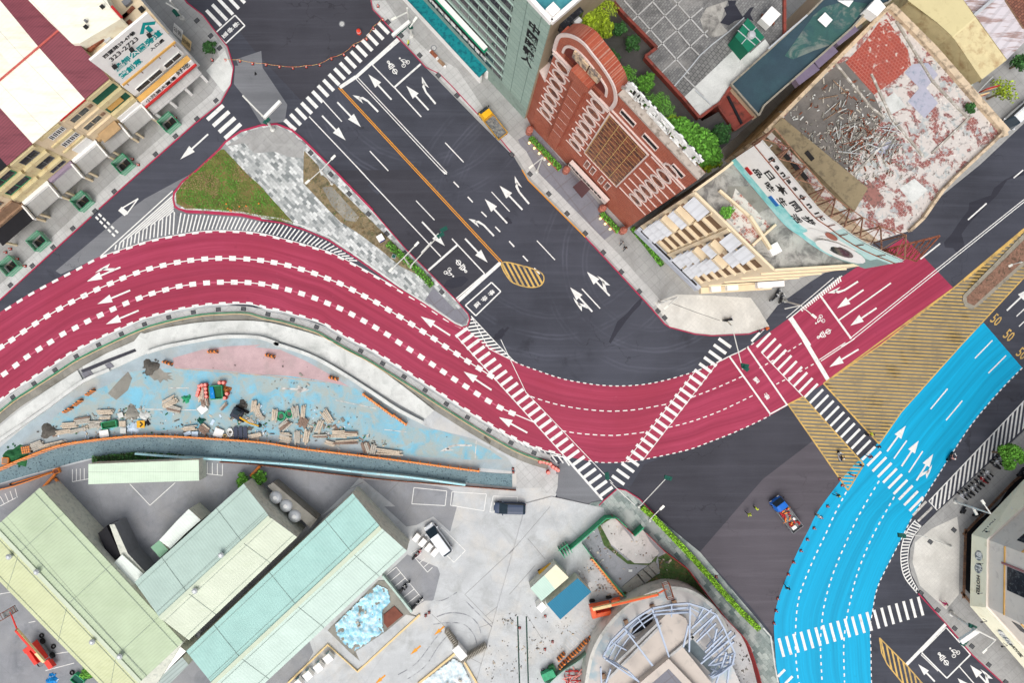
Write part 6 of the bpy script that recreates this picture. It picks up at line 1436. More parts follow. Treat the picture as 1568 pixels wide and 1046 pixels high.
pz=[(*T1(3,2,x,y),R(45)) for x,y in ((615,625),(568,668),(525,715),(488,765),(438,808),(402,848),(360,886),(312,932),(305,885))]
again(wb_,pz,['%s striped barrier from the top beside the round building' % ORD[i] for i in range(9)],'barriers by the round building',.16)
pz=[(*lerp(T1(3,2,500,325),T1(3,2,640,500),i/4),R(-50)) for i in range(5)]
again(bar,pz,['%s small striped board from the top on the inner green fence' % ORD[i] for i in range(5)],'boards on the inner fence',.16)
mm=MB()
for i in range(14):a,b=lerp(T1(3,2,262,852),T1(3,2,500,640),i/13),lerp(T1(3,2,300,900),T1(3,2,560,680),i/13); quad(mm,a,b,.09,.168)
quad(mm,T1(3,2,300,900),T1(3,2,560,680),.09,.168)
for x in (50,100):quad(mm,T1(3,2,x,640),T1(3,2,x+14,1046),.0,.168)
struct('parking_marking',mm,M_('white_paint_worn'))
mm=MB()
for x in (48,100):quad(mm,T1(3,2,x,650),T1(3,2,x+12,1060),.22,.165)
struct('drain_channel',mm,plain('green_black',(50,74,66),.2,1))
# round building
RO=smooth(S3(440,1300,450,1120,462,1000,495,860,560,740,650,635,770,545,900,492,980,482,1080,505,1180,572,1245,650,1292,760,1305,900),5)
rbx=thing('round_building','unfinished round building with a pale ring wall and grey concrete roof','building',W(1026,1030,0)+Vector((0,0,.16)),0,world=True)
pr=[W(*p,3.4).xy for p in RO]; pr2=[W(*p,0).xy for p in RO]
m=MB(); P=[tuple(p) for p in pr]+[(50,-70),(20,-72)]; m.prism(P,.16,2.9); m.build('deck',plain('deck_grey',(196,192,188),.06,.4,(158,176,184),(.5,.64),s2=.3),rbx)
m=MB(); a,b=offset([tuple(p) for p in pr],.25),offset([tuple(p) for p in pr],-.25)
for i in range(len(pr)-1):
 q=[(*a[i],.1),(*b[i],.1),(*b[i+1],.1),(*a[i+1],.1),(*a[i],3.7),(*b[i],3.7),(*b[i+1],3.7),(*a[i+1],3.7)]
 if (Vector(q[1])-Vector(q[0])).cross(Vector(q[3])-Vector(q[0])).z<0:q=[q[0],q[3],q[2],q[1],q[4],q[7],q[6],q[5]]
 m.hexa(q)
m.build('ring_wall',plain('ring_grey',(206,204,196),.05,.6,(170,172,166),(.5,.66)),rbx)
def rsl(px,h0,h1,mat,nm):m=MB(); m.prism([tuple(W(x,y,h1).xy) for x,y in px],h0,h1); return m.build(nm,M_(mat),rbx)
plain('roof_beige',(198,188,178),.05,.4,(176,168,160),(.55,.7))
rsl(S3(560,1100,640,920,880,690,960,615,1045,665,1092,765,950,885,690,1100),2.9,4.4,'roof_beige','roof_slab'); rsl(S3(690,1120,945,905,1150,1120),4.3,5.6,'roof_beige','upper_slab')
rsl(S3(945,905,1025,830,1240,1100,1130,1120),4.3,4.6,'roof_beige','roof_slab'); rsl(S3(1030,822,1078,775,1250,960,1215,1010),2.9,2.96,plain('pit_grey',(104,116,122),.15,1).name,'pit_floor')
rsl(S3(740,700,790,640,850,640,850,690,780,740,720,770),2.9,2.95,'roof_dark','opening'); rsl(S3(790,1100,945,965,1100,1130),5.55,5.62,'pavement_dark','upper_floor')
m=MB()
for v in ((560,1046,900,700),(640,920,880,690),(950,885,1092,765),(1075,765,1260,960),(945,940,830,1046),(945,940,1065,1046)):p,q=S3(*v); m.slab(W(*p,4.6),W(*q,4.6),.35,.3)
m.build('upstand',M_('pavement_gutter'),rbx)
sf=thing('steel_roof_truss','ring of pale blue steel beams over the round building','roof truss',W(1026,1030,3.5),0,world=True)
plain('blue_steel',(172,184,202),.05,1,rough=.5)
O=S3(555,890,600,800,680,718,760,655,845,602,960,580,1060,572,1150,600,1225,640,1270,720,1300,790,1335,868,1320,935,1260,985,1200,1015)
I=S3(640,930,690,850,740,775,800,715,870,665,960,650,1075,640,1100,690,1130,760,1170,830,1190,870,1215,900,1190,940,1200,960,1180,1000)
for k,(z0,w) in enumerate(((8,.22),(7,.16),(6.2,.14))):
 for i in range(len(O)-1):
  f=k*.35; a=W(*lerp(O[i],I[i],f),z0); b=W(*lerp(O[i+1],I[i+1],f),z0); m=MB(); m.slab(a,b,w,w*1.3); m.build('ring_beam',M_('blue_steel'),sf)
for i,(a,b) in enumerate(zip(O,I)):
 m=MB(); m.slab(W(*a,8),W(*b,6),.16,.22); m.slab(W(*a,8),W(*a,3.2),.2,.2); m.build('rafter',M_('blue_steel'),sf)
for v in ((845,605,945,890),(870,660,945,890),(680,720,845,942),(700,750,848,940),(1070,590,1065,860),(1060,700,1030,830),(555,890,700,970),(570,905,765,1036),(700,970,765,1036),(1220,640,1090,760),(1200,605,1080,720),(1225,690,1110,800),(1340,760,1135,930),(1315,735,1150,900),(1330,800,1180,940),(1265,760,1160,860),(1200,940,1330,900),(1190,1010,1330,930),(1230,720,1195,870),(1285,860,1225,1046),(1310,880,1290,1046),(540,950,545,1046),(600,960,570,1046),(850,640,1075,625),(860,620,1060,600),(560,870,780,650)):
 p,q=S3(*v); m=MB(); m.slab(W(*p,8.2),W(*q,6.4),.2,.24); m.build('truss_beam',M_('blue_steel'),sf)
for i,p in enumerate(((690,683),(555,1003),(845,592),(975,566))):q=T1(3,2,*p); t=thing('timber_box','%s small rusty timber box on the round building deck' % ['left','lower','middle','right'][i],'box',W(*q,2.95),R(20),'rusty boxes on the deck'); m=MB(); m.box((0,0,0),(.6,.6,.4)); m.build('box_body',M_('rust'),t); m=MB(); m.box((0,0,.4),(.66,.66,.06)); m.build('lid',M_('brown_wall'),t)
# hedge beside the dark road
def hedge(name,label,pts,w,h,mats,dens=130,size=.13,z=.13):
 p=GP(pts); t=thing(name,label,'hedge',(*p[len(p) // 2],z),0,world=True); m=MB(); mm=MB()
 for i,(a,b) in enumerate(zip(p,p[1:])):
  k=hedge_mesh((*a,z+.2),(*b,z+.2),w,h,i+5,dens,size);
  for f,q in zip(k.f,k.mi):n=len(m.v); m.v+=[k.v[j] for j in f]; m.f.append((n,n+1,n+2,n+3)); m.mi.append(q)
  mm.slab((*a,z),(*b,z),w*.7,h*.7)
 m.build('foliage',mats,t); mm.build('stems',M_('grass_dark'),t); return t
hedge('hedge','long bright green clipped hedge between the tiled pavement and brown asphalt',T(2,2,780,990,860,1060)+S3(900,110,1000,215,1130,355,1240,480,1350,600,1470,718),.75,.8,LEAF_H,220,.12)
hedge('hedge','ragged green hedge strip with flowers on the traffic island edge',T(1,1,790,440,850,490,950,580,1055,690),1.1,.5,LEAF_G,70,.13)
hedge('hedge','mossy hedge strip below the blue sheet fence',T(2,0,560,715,700,700,830,690,1100,705),1.3,.5,LEAF_D,70,.16,.0)
hedge('hedge','low green hedge at the foot of the beige apartment building',T(1,2,722,350,790,430,900,570),.7,.6,LEAF_G,90,.13)
# ---- trees ----
def tree(label,x,y,z0,h,r,mats,seed,n=1500,ls=.22,grp=None,name='leafy_tree',lobes=9,flat_=.7):
 c=W(x,y,z0+h*.75); rnd=random.Random(seed); t=thing(name,label,'tree',(c.x,c.y,z0),0,grp)
 m=MB(); m.tube([(0,0,0),(.05,.03,h*.3),(0,0,h*.6)],[.045*r+.1,.03*r+.08,.02*r+.05],7)
 L=[]
 for i in range(lobes):
  a=6.2832*i/lobes+rnd.uniform(-.4,.4); q=rnd.uniform(.3,.75)*r if i else 0; e=Vector((math.cos(a)*q,math.sin(a)*q,h*rnd.uniform(.62,.9))); L.append((e,rnd.uniform(.32,.52)*r)); m.tube([(0,0,h*rnd.uniform(.3,.5)),tuple(e*.6+Vector((0,0,h*.3))),tuple(e)],[.05+.015*r,.05,.025],4)
 m.build('trunk',plain('bark',(112,96,78),.2,3,rough=.9),t); m=MB()
 for i in range(n):
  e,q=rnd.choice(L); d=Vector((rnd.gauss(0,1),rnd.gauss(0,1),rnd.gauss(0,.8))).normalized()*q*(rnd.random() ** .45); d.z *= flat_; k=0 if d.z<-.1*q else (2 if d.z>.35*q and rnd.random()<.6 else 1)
  p=e+d; s_=ls*rnd.uniform(.6,1.3); tt=rnd.uniform(0,6.28); a=Vector((math.cos(tt),math.sin(tt),rnd.uniform(-.6,.6)))*s_; b=Vector((-math.sin(tt),math.cos(tt),rnd.uniform(-.6,.6)))*s_*.6; m.face([p-a,p-b,p+a,p+b],k)
 m.build('crown',mats,t); return t
def palm(label,x,y,z0,h,r,seed,grp=None,n=20,mats=LEAF_G):
 c=W(x,y,z0+h); rnd=random.Random(seed); t=thing('palm_tree',label,'palm',(c.x,c.y,z0),0,grp); m=MB(); m.tube([(0,0,0),(.1,0,h*.5),(0,0,h)],[.2,.16,.14],8); m.build('trunk',M_('bark'),t); m=MB()
 for i in range(n):
  a=6.2832*i/n*2.4+rnd.uniform(-.2,.2); rr_=r*rnd.uniform(.75,1.05); up_=rnd.uniform(.1,.7)
  prev=None
  for k in range(12):
   f=(k+1)/12; p=Vector((math.cos(a)*rr_*f,math.sin(a)*rr_*f,h+up_*math.sin(f*2.2)*r*.4-f*f*r*.45)); w=.42*math.sin(min(1,f+.1)*2.9)*r*.5+.05; sd=Vector((-math.sin(a),math.cos(a),-.25));
   for s_ in (-1,1):o=Vector((sd.x*s_,sd.y*s_,-.25))*w; fw=Vector((math.cos(a),math.sin(a),0)); m.face([p,p+fw*.07,p+o+fw*w*.7,p+o+fw*(w*.7-.03)] if s_<0 else [p+fw*.07,p,p+o+fw*(w*.7-.03),p+o+fw*w*.7],(i+k) % 3)
 m.build('crown',mats,t); return t
t2=lambda x,y:T1(0,2,x,y)
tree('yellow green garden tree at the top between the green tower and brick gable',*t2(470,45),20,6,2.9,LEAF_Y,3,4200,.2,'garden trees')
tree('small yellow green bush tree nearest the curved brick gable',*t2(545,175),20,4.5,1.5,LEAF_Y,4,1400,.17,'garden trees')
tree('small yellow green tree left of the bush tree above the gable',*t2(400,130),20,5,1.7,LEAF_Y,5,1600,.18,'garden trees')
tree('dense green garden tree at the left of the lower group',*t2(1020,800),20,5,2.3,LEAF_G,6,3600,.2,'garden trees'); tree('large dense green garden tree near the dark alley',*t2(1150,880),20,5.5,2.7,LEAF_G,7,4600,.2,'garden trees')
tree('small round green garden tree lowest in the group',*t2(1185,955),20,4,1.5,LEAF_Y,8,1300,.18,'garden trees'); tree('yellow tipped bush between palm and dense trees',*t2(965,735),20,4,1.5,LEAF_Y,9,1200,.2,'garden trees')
tree('white flowered green shrub on the dark deck',*t2(815,490),20,2.5,1.3,LEAF_G,10,800,.18,'garden trees','shrub'); tree('dark shrub at the right end of the garden deck',*t2(1260,790),20,2.5,1.5,LEAF_D,11,900,.18,'garden trees','shrub'); tree('dark shrub beside the gable on the deck',*t2(600,350),20,2.5,1.4,LEAF_D,12,700,.18,'garden trees','shrub')
tree('sparse potted shrub by the red terrace wall',*t2(660,165),20,2.0,1.0,LEAF_D,13,450,.16,'garden trees','shrub'); tree('brownish shrub on the garden soil',*t2(735,250),20,2.0,1.1,LEAF_D,14,450,.16,'garden trees','shrub')
palm('large fan palm beside the white rooftop characters',*t2(872,645),20,5.5,2.6,21,'garden palms',26); palm('narrow palm beside the brick gable',*t2(690,455),20,4.5,1.7,22,'garden palms',18); palm('pale palm above the yellow green trees',*t2(560,50),20,5,1.8,23,'garden palms',18,LEAF_Y)
tree('green street tree beside the parked scooters',*T1(2,3,1475,690),.13,5,2.1,LEAF_G,15,2200,.2,'street trees'); tree('thin sparse street tree beside the red and yellow sign',*T1(0,3,1440,535),.13,5,2.0,LEAF_Y,16,420,.17,'street trees'); tree('dark bushy plant at the right frame edge beside the rusty roof building',*T1(0,3,1535,370),.13,3,1.3,LEAF_D,17,700,.18,'street trees','shrub')
tree('small weed bush on the cream parapet',*T1(0,3,1235,640),HD,1.2,.8,LEAF_D,18,500,.14,None,'shrub'); tree('round plant in the pavement bed at the shop house corner',*T1(0,0,1245,275),.13,1.6,1.1,LEAF_D,19,500,.15,None,'shrub')
tree('weed on the beige building roof edge',*T1(1,2,1290,250),28.2,1,.8,LEAF_G,20,300,.16,None,'shrub')
for i,(x,y) in enumerate(T(3,0,520,990)+T(2,0,1440,840,1540,820)):tree(['green bush beside the teal crate at the bottom left','left green bush above the middle warehouse corner','right green bush above the middle warehouse corner'][i],x,y,0,1.6,1.2,LEAF_G,30+i,500,.17,'yard bushes','shrub')
rnd=random.Random(2)
def tuft_field(name,label,poly,n,hmax,mats,z,size=.1,seed=1):
 P=GP(poly); xs=[p[0] for p in P]; ys=[p[1] for p in P]; r_=random.Random(seed); m=MB()
 def inside(x,y):
  c=False
  for i in range(len(P)):
   a,b=P[i],P[i-1]
   if (a[1]>y) != (b[1]>y) and x<(b[0]-a[0])*(y-a[1])/(b[1]-a[1])+a[0]:c=not c
  return c
 k=0; cl=[(r_.uniform(min(xs),max(xs)),r_.uniform(min(ys),max(ys)),r_.choice((0,1,2))) for _ in range(26)]
 while k<n:
  x,y=r_.uniform(min(xs),max(xs)),r_.uniform(min(ys),max(ys)); k+=1
  if not inside(x,y):continue
  q=min(cl,key=lambda c_:(c_[0]-x) ** 2+(c_[1]-y) ** 2)
  s_=size*r_.uniform(.5,1.5); t=r_.uniform(0,6.28); p=Vector((x,y,z+r_.uniform(.02,hmax))); a=Vector((math.cos(t),math.sin(t),r_.uniform(-.4,.6)))*s_; b=Vector((-math.sin(t),math.cos(t),r_.uniform(-.3,.3)))*s_*.4; m.face([p-a,p-b,p+a,p+b],q[2] if r_.random()<.7 else r_.choice((0,1,2)))
 o=m.build(name,mats); tag(o,label,'plants',kind='stuff'); return o
tuft_field('ground_cover','wild green and yellow ground cover on the traffic island',GR1,9000,.3,[M_('leaf_green_1'),plain('dry_grass',(146,128,88),.2,1),plain('moss',(112,124,62),.2,1)],.15,.12,1)
tuft_field('ground_cover','brown weeds around the debris patch on the island',GR2,4500,.25,[plain('dry_brown',(120,96,64),.2,1),M_('leaf_green_0'),M_('dry_grass')],.15,.11,2)
tuft_field('grass','dark rough grass beside the round building',S3(650,520,890,395,880,300,930,275,1040,355,1150,505,1240,640,1180,570,1060,490,950,480,740,530),3500,.2,[M_('leaf_deep_0'),M_('leaf_green_0'),M_('dry_brown')],.17,.11,3)
fl_=MB(); rnd=random.Random(8)
for _ in range(7):x,y=T1(1,0,rnd.uniform(1330,1540),rnd.uniform(190,250)); g_=G(x,y); fl_.lathe([(.1,0),(.14,.1),(.02,.2)],5,(g_[0],g_[1],.35))
tag(fl_.build('flowers',M_('barrier_orange')),'orange flowers scattered along the lower edge of the island grass','flowers',kind='stuff')
# tree guards on the north-west pavement
tg=thing('tree_guard','x','tree guard')
for sx,sy in ((-1,-1),(1,-1),(1,1),(-1,1)):m=MB(); m.tube([(sx*1.05,sy*.95,0),(sx*1.15,sy*1.05,1.6)],.06,5); m.build('post',M_('green_frame'),tg)
m=MB(); c4=[(-1.15,-1.05),(1.15,-1.05),(1.15,1.05),(-1.15,1.05)]
for z in (.3,1.0,1.6):
 for a,b in zip(c4,c4[1:]+c4[:1]):m.tube([(*a,z),(*b,z)],.05,4)
m.build('rail',M_('green_frame'),tg)
m=MB()
for a,b in zip(c4,c4[1:]+c4[:1]):m.slab((*a,.1),(*b,.1),.02,1.3)
m.build('mesh_panel',plain('green_pale',(150,190,168),.1,1),tg)
m=MB(); m.box((0,0,.02),(1.7,1.5,.1)); m.build('soil_bed',M_('dark_recess'),tg); m=MB(); m.tube([(0,0,.1),(.1,.1,1.2)],.07,5); m.tube([(.1,.1,.9),(.5,.3,1.5)],.03,4); m.tube([(.1,.1,.9),(-.3,.4,1.4)],.03,4); m.build('sapling',M_('bark'),tg)
series(tg,[(*T1(0,0,1020,740),R(-48+90)),(*T1(0,0,752,985),R(42)),(*T1(1,0,510,195),R(42)),(*T1(1,0,252,430),R(42)),(*T1(1,0,85,575),R(42))],['%s green tree guard from the top right along the shop houses' % ORD[i] for i in range(5)],'green tree guards',.13)
# ================= VEHICLES =================
plain('tyre',(28,28,30),.1,2,rough=.9); plain('chrome',(190,190,194),.03,1,rough=.3,metal=.6); plain('car_glass',(34,48,58),.1,1,rough=.08)
plain('lamp_white',(236,236,226),.02,1,rough=.2); plain('lamp_red',(150,24,24),.02,1,rough=.3); plain('cargo_grey',(112,116,120),.25,2,(150,148,140),(.45,.6))
def paintm(n,c):return plain(n,c,.04,1,rough=.28)
def loft(m,secs):
 rows=[]
 for x,pr in secs:
  row=[(x,y,z) for y,z in pr]+[(x,-y,z) for y,z in reversed(pr)]; i=len(m.v); m.v+=row; rows.append(list(range(i,i+len(row))))
 n=len(rows[0])
 for a,b in zip(rows,rows[1:]):
  for k in range(n):q=(k+1) % n; m.f.append((a[k],a[q],b[q],b[k])); m.mi.append(m.k)
 m.f.append(tuple(reversed(rows[0]))); m.mi.append(m.k); m.f.append(tuple(rows[-1])); m.mi.append(m.k)
def wheels(t,xs,y,r=.33,w=.22):
 for x in xs:
  for s in (-1,1):
   m=MB(); m.tube([(x,s*(y-w/2),r),(x,s*(y+w/2),r)],r,14); o=m.build('wheel',M_('tyre'),t); k=MB(); k.tube([(x,s*(y+w/2-.02),r),(x,s*(y+w/2+.02),r)],r*.55,10); k.build('rim',M_('chrome'),o)
def lights(t,xf,xr,y,z):
 for s in (-1,1):
  m=MB(); m.box((xf,s*y,z),(.14,.34,.16)); m.build('headlight',M_('lamp_white'),t); m=MB(); m.box((xr,s*y,z),(.12,.26,.2)); m.build('tail_light',M_('lamp_red'),t)
def car(name,label,cat,x,y,a,L,Wd,Ht,mat,glass0,glass1,hood,kind='wagon'):
 g_=G(x,y); t=thing(name,label,cat,(*g_,.02),a); h=L/2; w=Wd/2; b=Ht*.52
 m=MB(); loft(m,[(-h,[(w*.8,.3),(w*.86,b),(w*.5,b+.02)]),(-h+.2,[(w,.25),(w,b+.02),(w*.6,b+.06)]),(glass0,[(w,.25),(w,b+.05),(w*.6,b+.08)]),(h-.9,[(w,.25),(w*.97,b-.02),(w*.6,b+hood)]),(h-.15,[(w*.9,.28),(w*.88,b-.12),(w*.5,b-.06)]),(h,[(w*.7,.32),(w*.7,b-.2),(w*.4,b-.18)])]); m.build('body',mat,t,True,)
 m=MB(); loft(m,[(-h+.12,[(w*.86,b),(w*.7,Ht*.8),(w*.5,Ht*.9)]),(-h+.5,[(w*.92,b),(w*.78,Ht*.93),(w*.5,Ht*.97)]),(glass0-.5,[(w*.92,b),(w*.78,Ht*.95),(w*.5,Ht)]),(glass1,[(w*.93,b),(w*.9,b+.1),(w*.5,b+.12)])]); m.build('windows',M_('car_glass'),t)
 m=MB(); loft(m,[(-h+.42,[(w*.76,Ht*.95),(w*.74,Ht*.97),(w*.4,Ht*1.0)]),(glass0-.55,[(w*.78,Ht*.95),(w*.76,Ht*.99),(w*.4,Ht*1.02)])]); m.build('roof',mat,t)
 for s in (-1,1):m=MB(); m.box((glass0+.15,s*(w+.1),b),(.18,.22,.16)); m.build('mirror',mat,t)
 wheels(t,(-h+.8,h-.85),w-.08); lights(t,h-.08,-h+.03,w*.62,b-.28)
 m=MB(); m.box((h-.05,0,.28),(.12,Wd*.7,.14)); m.build('bumper',M_('black_paint'),t); return t
car('estate_car','dark blue grey estate car parked in a white marked bay','car',780,777,R(178),4.8,1.8,1.5,paintm('car_navy',(62,74,96)),.9,1.6,.02)
c1_=car('white_van','white van with a dark windscreen parked beside the turquoise warehouse','van',671,824,R(126),5.3,1.85,2.0,paintm('van_white',(222,226,230)),1.5,2.1,-.05)
c2_=car('minibus','white minibus with roof panels driving at the top right','minibus',1552,179,R(222),5.6,1.9,2.2,M_('van_white') if 'van_white' in MATS else None,2.0,2.5,-.08)
for k in range(6):m=MB(); m.box((-2.0+k*.62,0,2.24),(.35,1.1,.04)); m.build('roof_panel',M_('lamp_white'),c2_)
def truck(label,x,y,a,cab,bed,L=5.0,Wd=1.75,cargo=None):
 g_=G(x,y); t=thing('small_truck',label,'truck',(*g_,.02),a,'small open trucks'); h=L/2; w=Wd/2; cx=h-1.6
 m=MB(); loft(m,[(cx,[(w,.4),(w,1.3),(w*.82,1.92),(w*.4,1.96)]),(cx+.9,[(w,.4),(w,1.25),(w*.8,1.9),(w*.4,1.94)]),(h-.12,[(w*.97,.4),(w*.97,1.15),(w*.8,1.2),(w*.4,1.22)]),(h,[(w*.9,.42),(w*.9,1.0),(w*.7,1.02),(w*.4,1.02)])]); m.build('cab',cab,t)
 m=MB(); m.hexa([(cx+.92,-w*.8,1.88),(h-.1,-w*.9,1.2),(h-.1,w*.9,1.2),(cx+.92,w*.8,1.88),(cx+.95,-w*.78,1.95),(h-.06,-w*.86,1.26),(h-.06,w*.86,1.26),(cx+.95,w*.78,1.95)]); m.build('windscreen',M_('car_glass'),t)
 m=MB(); m.box((-.8,0,.55),(L-1.75,Wd+.05,.12)); m.build('load_floor',M_('cargo_grey'),t)
 for p,q in (((-h+.05,-w,.65),(cx-.05,-w,.65)),((-h+.05,w,.65),(cx-.05,w,.65)),((-h+.05,-w,.65),(-h+.05,w,.65)),((cx-.06,-w,.65),(cx-.06,w,.65))):m=MB(); m.slab(p,q,.08,.5); m.build('side_board',bed,t)
 wheels(t,(-h+.9,h-.8),w-.1); lights(t,h+.0,-h+.02,w*.7,.6)
 for s in (-1,1):m=MB(); m.box((h-.3,s*(w+.14),1.3),(.1,.2,.3)); m.build('mirror',M_('black_paint'),t)
 return t,h,w,cx
tr,h_,w_,cx_=truck('small yellow open truck with a grey tipped load beside the pavement',754,191,R(128),paintm('truck_yellow',(236,178,40)),plain('truck_bed_yellow',(196,150,64),.15,2),5.2)
m=MB(); rr_=random.Random(1)
for _ in range(30):m.box((rr_.uniform(-2.2,.5),rr_.uniform(-.7,.7),.66),(rr_.uniform(.15,.5),rr_.uniform(.15,.5),rr_.uniform(.1,.35)),rr_.uniform(0,3))
m.build('load',M_('cargo_grey'),tr)
tr,h_,w_,cx_=truck('small blue truck loaded with orange traffic cones and signs',1200,786,R(127),paintm('truck_blue',(28,104,196)),M_('grey_metal'),5.8,1.9)
for i in range(26):
 x,y=rr_.uniform(-2.5,.9),rr_.uniform(-.7,.7); m=MB(); a=rr_.uniform(0,6); m.tube([(x,y,.85),(x+.5*math.cos(a),y+.5*math.sin(a),.95)],[.17,.04],6); m.build('loaded_cone',M_('red_paint_metal' if i % 3 else 'barrier_orange'),tr)
m=MB(); m.box((-2.2,.3,.7),(.5,.7,.5)); m.box((-1.2,-.5,.7),(.4,.3,.3)); m.build('loaded_box',M_('white_metal'),tr)
def boomlift(name,label,x,y,a,col,boom_px,z0,basket,bx):
 g_=G(x,y); t=thing(name,label,'boom lift',(*g_,z0),0,None,world=True); ca,sa=math.cos(a),math.sin(a)
 def L_(u,v,z=0):return Vector((g_[0]+u*ca-v*sa,g_[1]+u*sa+v*ca,z0+z))
 m=MB(); m.box(L_(0,0,.45),(3.4,2.1,.5),a); m.build('chassis',M_('grey_metal'),t)
 m=MB(); m.box(L_(-.3,.55,.95),(3.0,.8,1.1),a,.92); m.box(L_(-.3,-.65,.95),(2.8,.7,.9),a,.92); m.box(L_(-1.6,0,.95),(.8,2.0,1.2),a,.9); m.build('turret',col,t,bevel=.05)
 m=MB(); m.box(L_(2.1,.5,.6),(1.6,.9,.8),a,.85); m.build('counterweight',col,t)
 for u in (-1.3,1.3):
  for v in (-1.1,1.1):m=MB(); p=L_(u,v,.45); d=Vector((-sa,ca,0))*.2; m.tube([p-d,p+d],.45,12); m.build('wheel',M_('tyre'),t)
 p0,p1,p2=W(*boom_px[0],z0+2.2),W(*boom_px[1],boom_px[2]),None
 m=MB(); m.slab(p0,p1,.42,.42); bo=m.build('boom',plain('boom_cream',(222,200,150),.08,1),t); m=MB(); m.slab(p0.lerp(p1,.3),p1,.3,.3,.2); m.build('boom_section',col,t)
 q=W(*basket,boom_px[2]); d=Vector((math.cos(bx),math.sin(bx),0)); n=Vector((-d.y,d.x,0)); m=MB(); m.slab(q-d*1.1,q+d*1.1,.9,.08); m.build('basket_floor',M_('cargo_grey'),t); m=MB()
 cs=[q-d*1.1-n*.45,q+d*1.1-n*.45,q+d*1.1+n*.45,q-d*1.1+n*.45]
 for z in (.5,1.1):
  for c_,e in zip(cs,cs[1:]+cs[:1]):m.tube([c_+Vector((0,0,z)),e+Vector((0,0,z))],.05,4)
 for c_ in cs:m.tube([c_,c_+Vector((0,0,1.1))],.05,4)
 m.build('basket_rail',M_('rust'),t); m=MB(); m.tube([p1,q],.12,5); m.build('jib',col,t); return t
boomlift('boom_lift','orange boom lift reaching over the round building ring',*T1(3,2,545,585),R(12),paintm('lift_orange',(226,96,52)),(T1(3,2,500,605),T1(3,2,885,515),7.5),.16,T1(3,2,932,490),R(-72))
boomlift('boom_lift','red boom lift in the yard at the bottom left frame edge',*T1(3,0,255,860),R(-55),paintm('lift_red',(222,62,50)),(T1(3,0,265,915),T1(3,0,100,725),5),0,T1(3,0,60,625),R(30))
# scooters
def scooter(mat):
 t=thing('scooter','x','scooter'); m=MB(); loft(m,[(-.75,[(.12,.45),(.14,.75),(.06,.82)]),(-.3,[(.2,.3),(.2,.7),(.1,.78)]),(0,[(.18,.22),(.18,.34),(.1,.36)]),(.35,[(.18,.22),(.18,.36),(.1,.4)]),(.45,[(.2,.4),(.2,.95),(.08,1.0)]),(.6,[(.1,.5),(.12,.9),(.05,.95)])]); m.build('body',mat,t)
 m=MB(); m.box((-.35,0,.76),(.75,.28,.09),0,.9); m.build('seat',M_('black_paint'),t)
 for x in (-.6,.62):m=MB(); m.tube([(x,-.06,.25),(x,.06,.25)],.25,12); m.build('wheel',M_('tyre'),t)
 m=MB(); m.tube([(.42,-.34,1.02),(.48,0,.98),(.42,.34,1.02)],.03,5); m.tube([(.45,-.26,1.0),(.5,-.3,1.25)],.02,4); m.tube([(.45,.26,1.0),(.5,.3,1.25)],.02,4); m.build('handlebar',M_('chrome'),t)
 m=MB(); m.lathe([(.02,.9),(.09,.94),(.02,.98)],8,(.6,0,0)); m.build('headlight',M_('lamp_white'),t); return t
sc={k:scooter(paintm('sc_'+k,v)) for k,v in (('white',(206,208,212)),('black',(46,48,54)),('grey',(130,134,140)),('red',(168,40,44)))}
zs=lambda x,y:(1400+x/9.17,700+y/9.17)
kerbside=[(645,545),(690,515),(740,480),(790,445),(830,400),(880,355),(930,310),(960,265),(1000,220),(1100,110),(1140,75),(1180,30),(1220,-5)]
ks='white grey black white grey black red grey white black white grey black'.split()
for i,(p,k) in enumerate(zip(kerbside,ks)):series(sc[k],[(*zs(*p),R(140))],['%s parked scooter from the lower left in the row beside the hotel pavement' % ORD[i]],'scooters parked beside the hotel pavement',.13)
misc=[((1113,490),'black','black scooter standing on the light pavement before the beige building',10),((1188,449),'black','upper black scooter in the cluster by the red road corner',60),((1183,456),'grey','grey scooter in the cluster by the red road corner',40),((1194,457),'black','right black scooter in the cluster by the red road corner',70),(zs(665,720),'black','lone black scooter near the white street lamp foot',60),
(T1(3,1,955,285),'black','black scooter in the bay beside the turquoise warehouse corner',50),(T1(3,1,975,268),'red','red scooter in the bay beside the turquoise warehouse corner',50),(T1(3,1,880,480),'black','upper left scooter in the lower white bays',55),(T1(3,1,905,465),'grey','upper right scooter in the lower white bays',55),(T1(3,1,955,580),'black','left scooter at the end of the lower white bays',45),(T1(3,1,975,560),'black','right scooter at the end of the lower white bays',45),(zs(860,780),'black','black scooter under the street lamp arm by the hotel',30),((1560,722),'black','black scooter at the right frame edge by the hotel',50)]
for p,k,l,a in misc:series(sc[k],[(*p,R(a))],[l],'lone scooters',.13 if p[0]>1000 else .02)
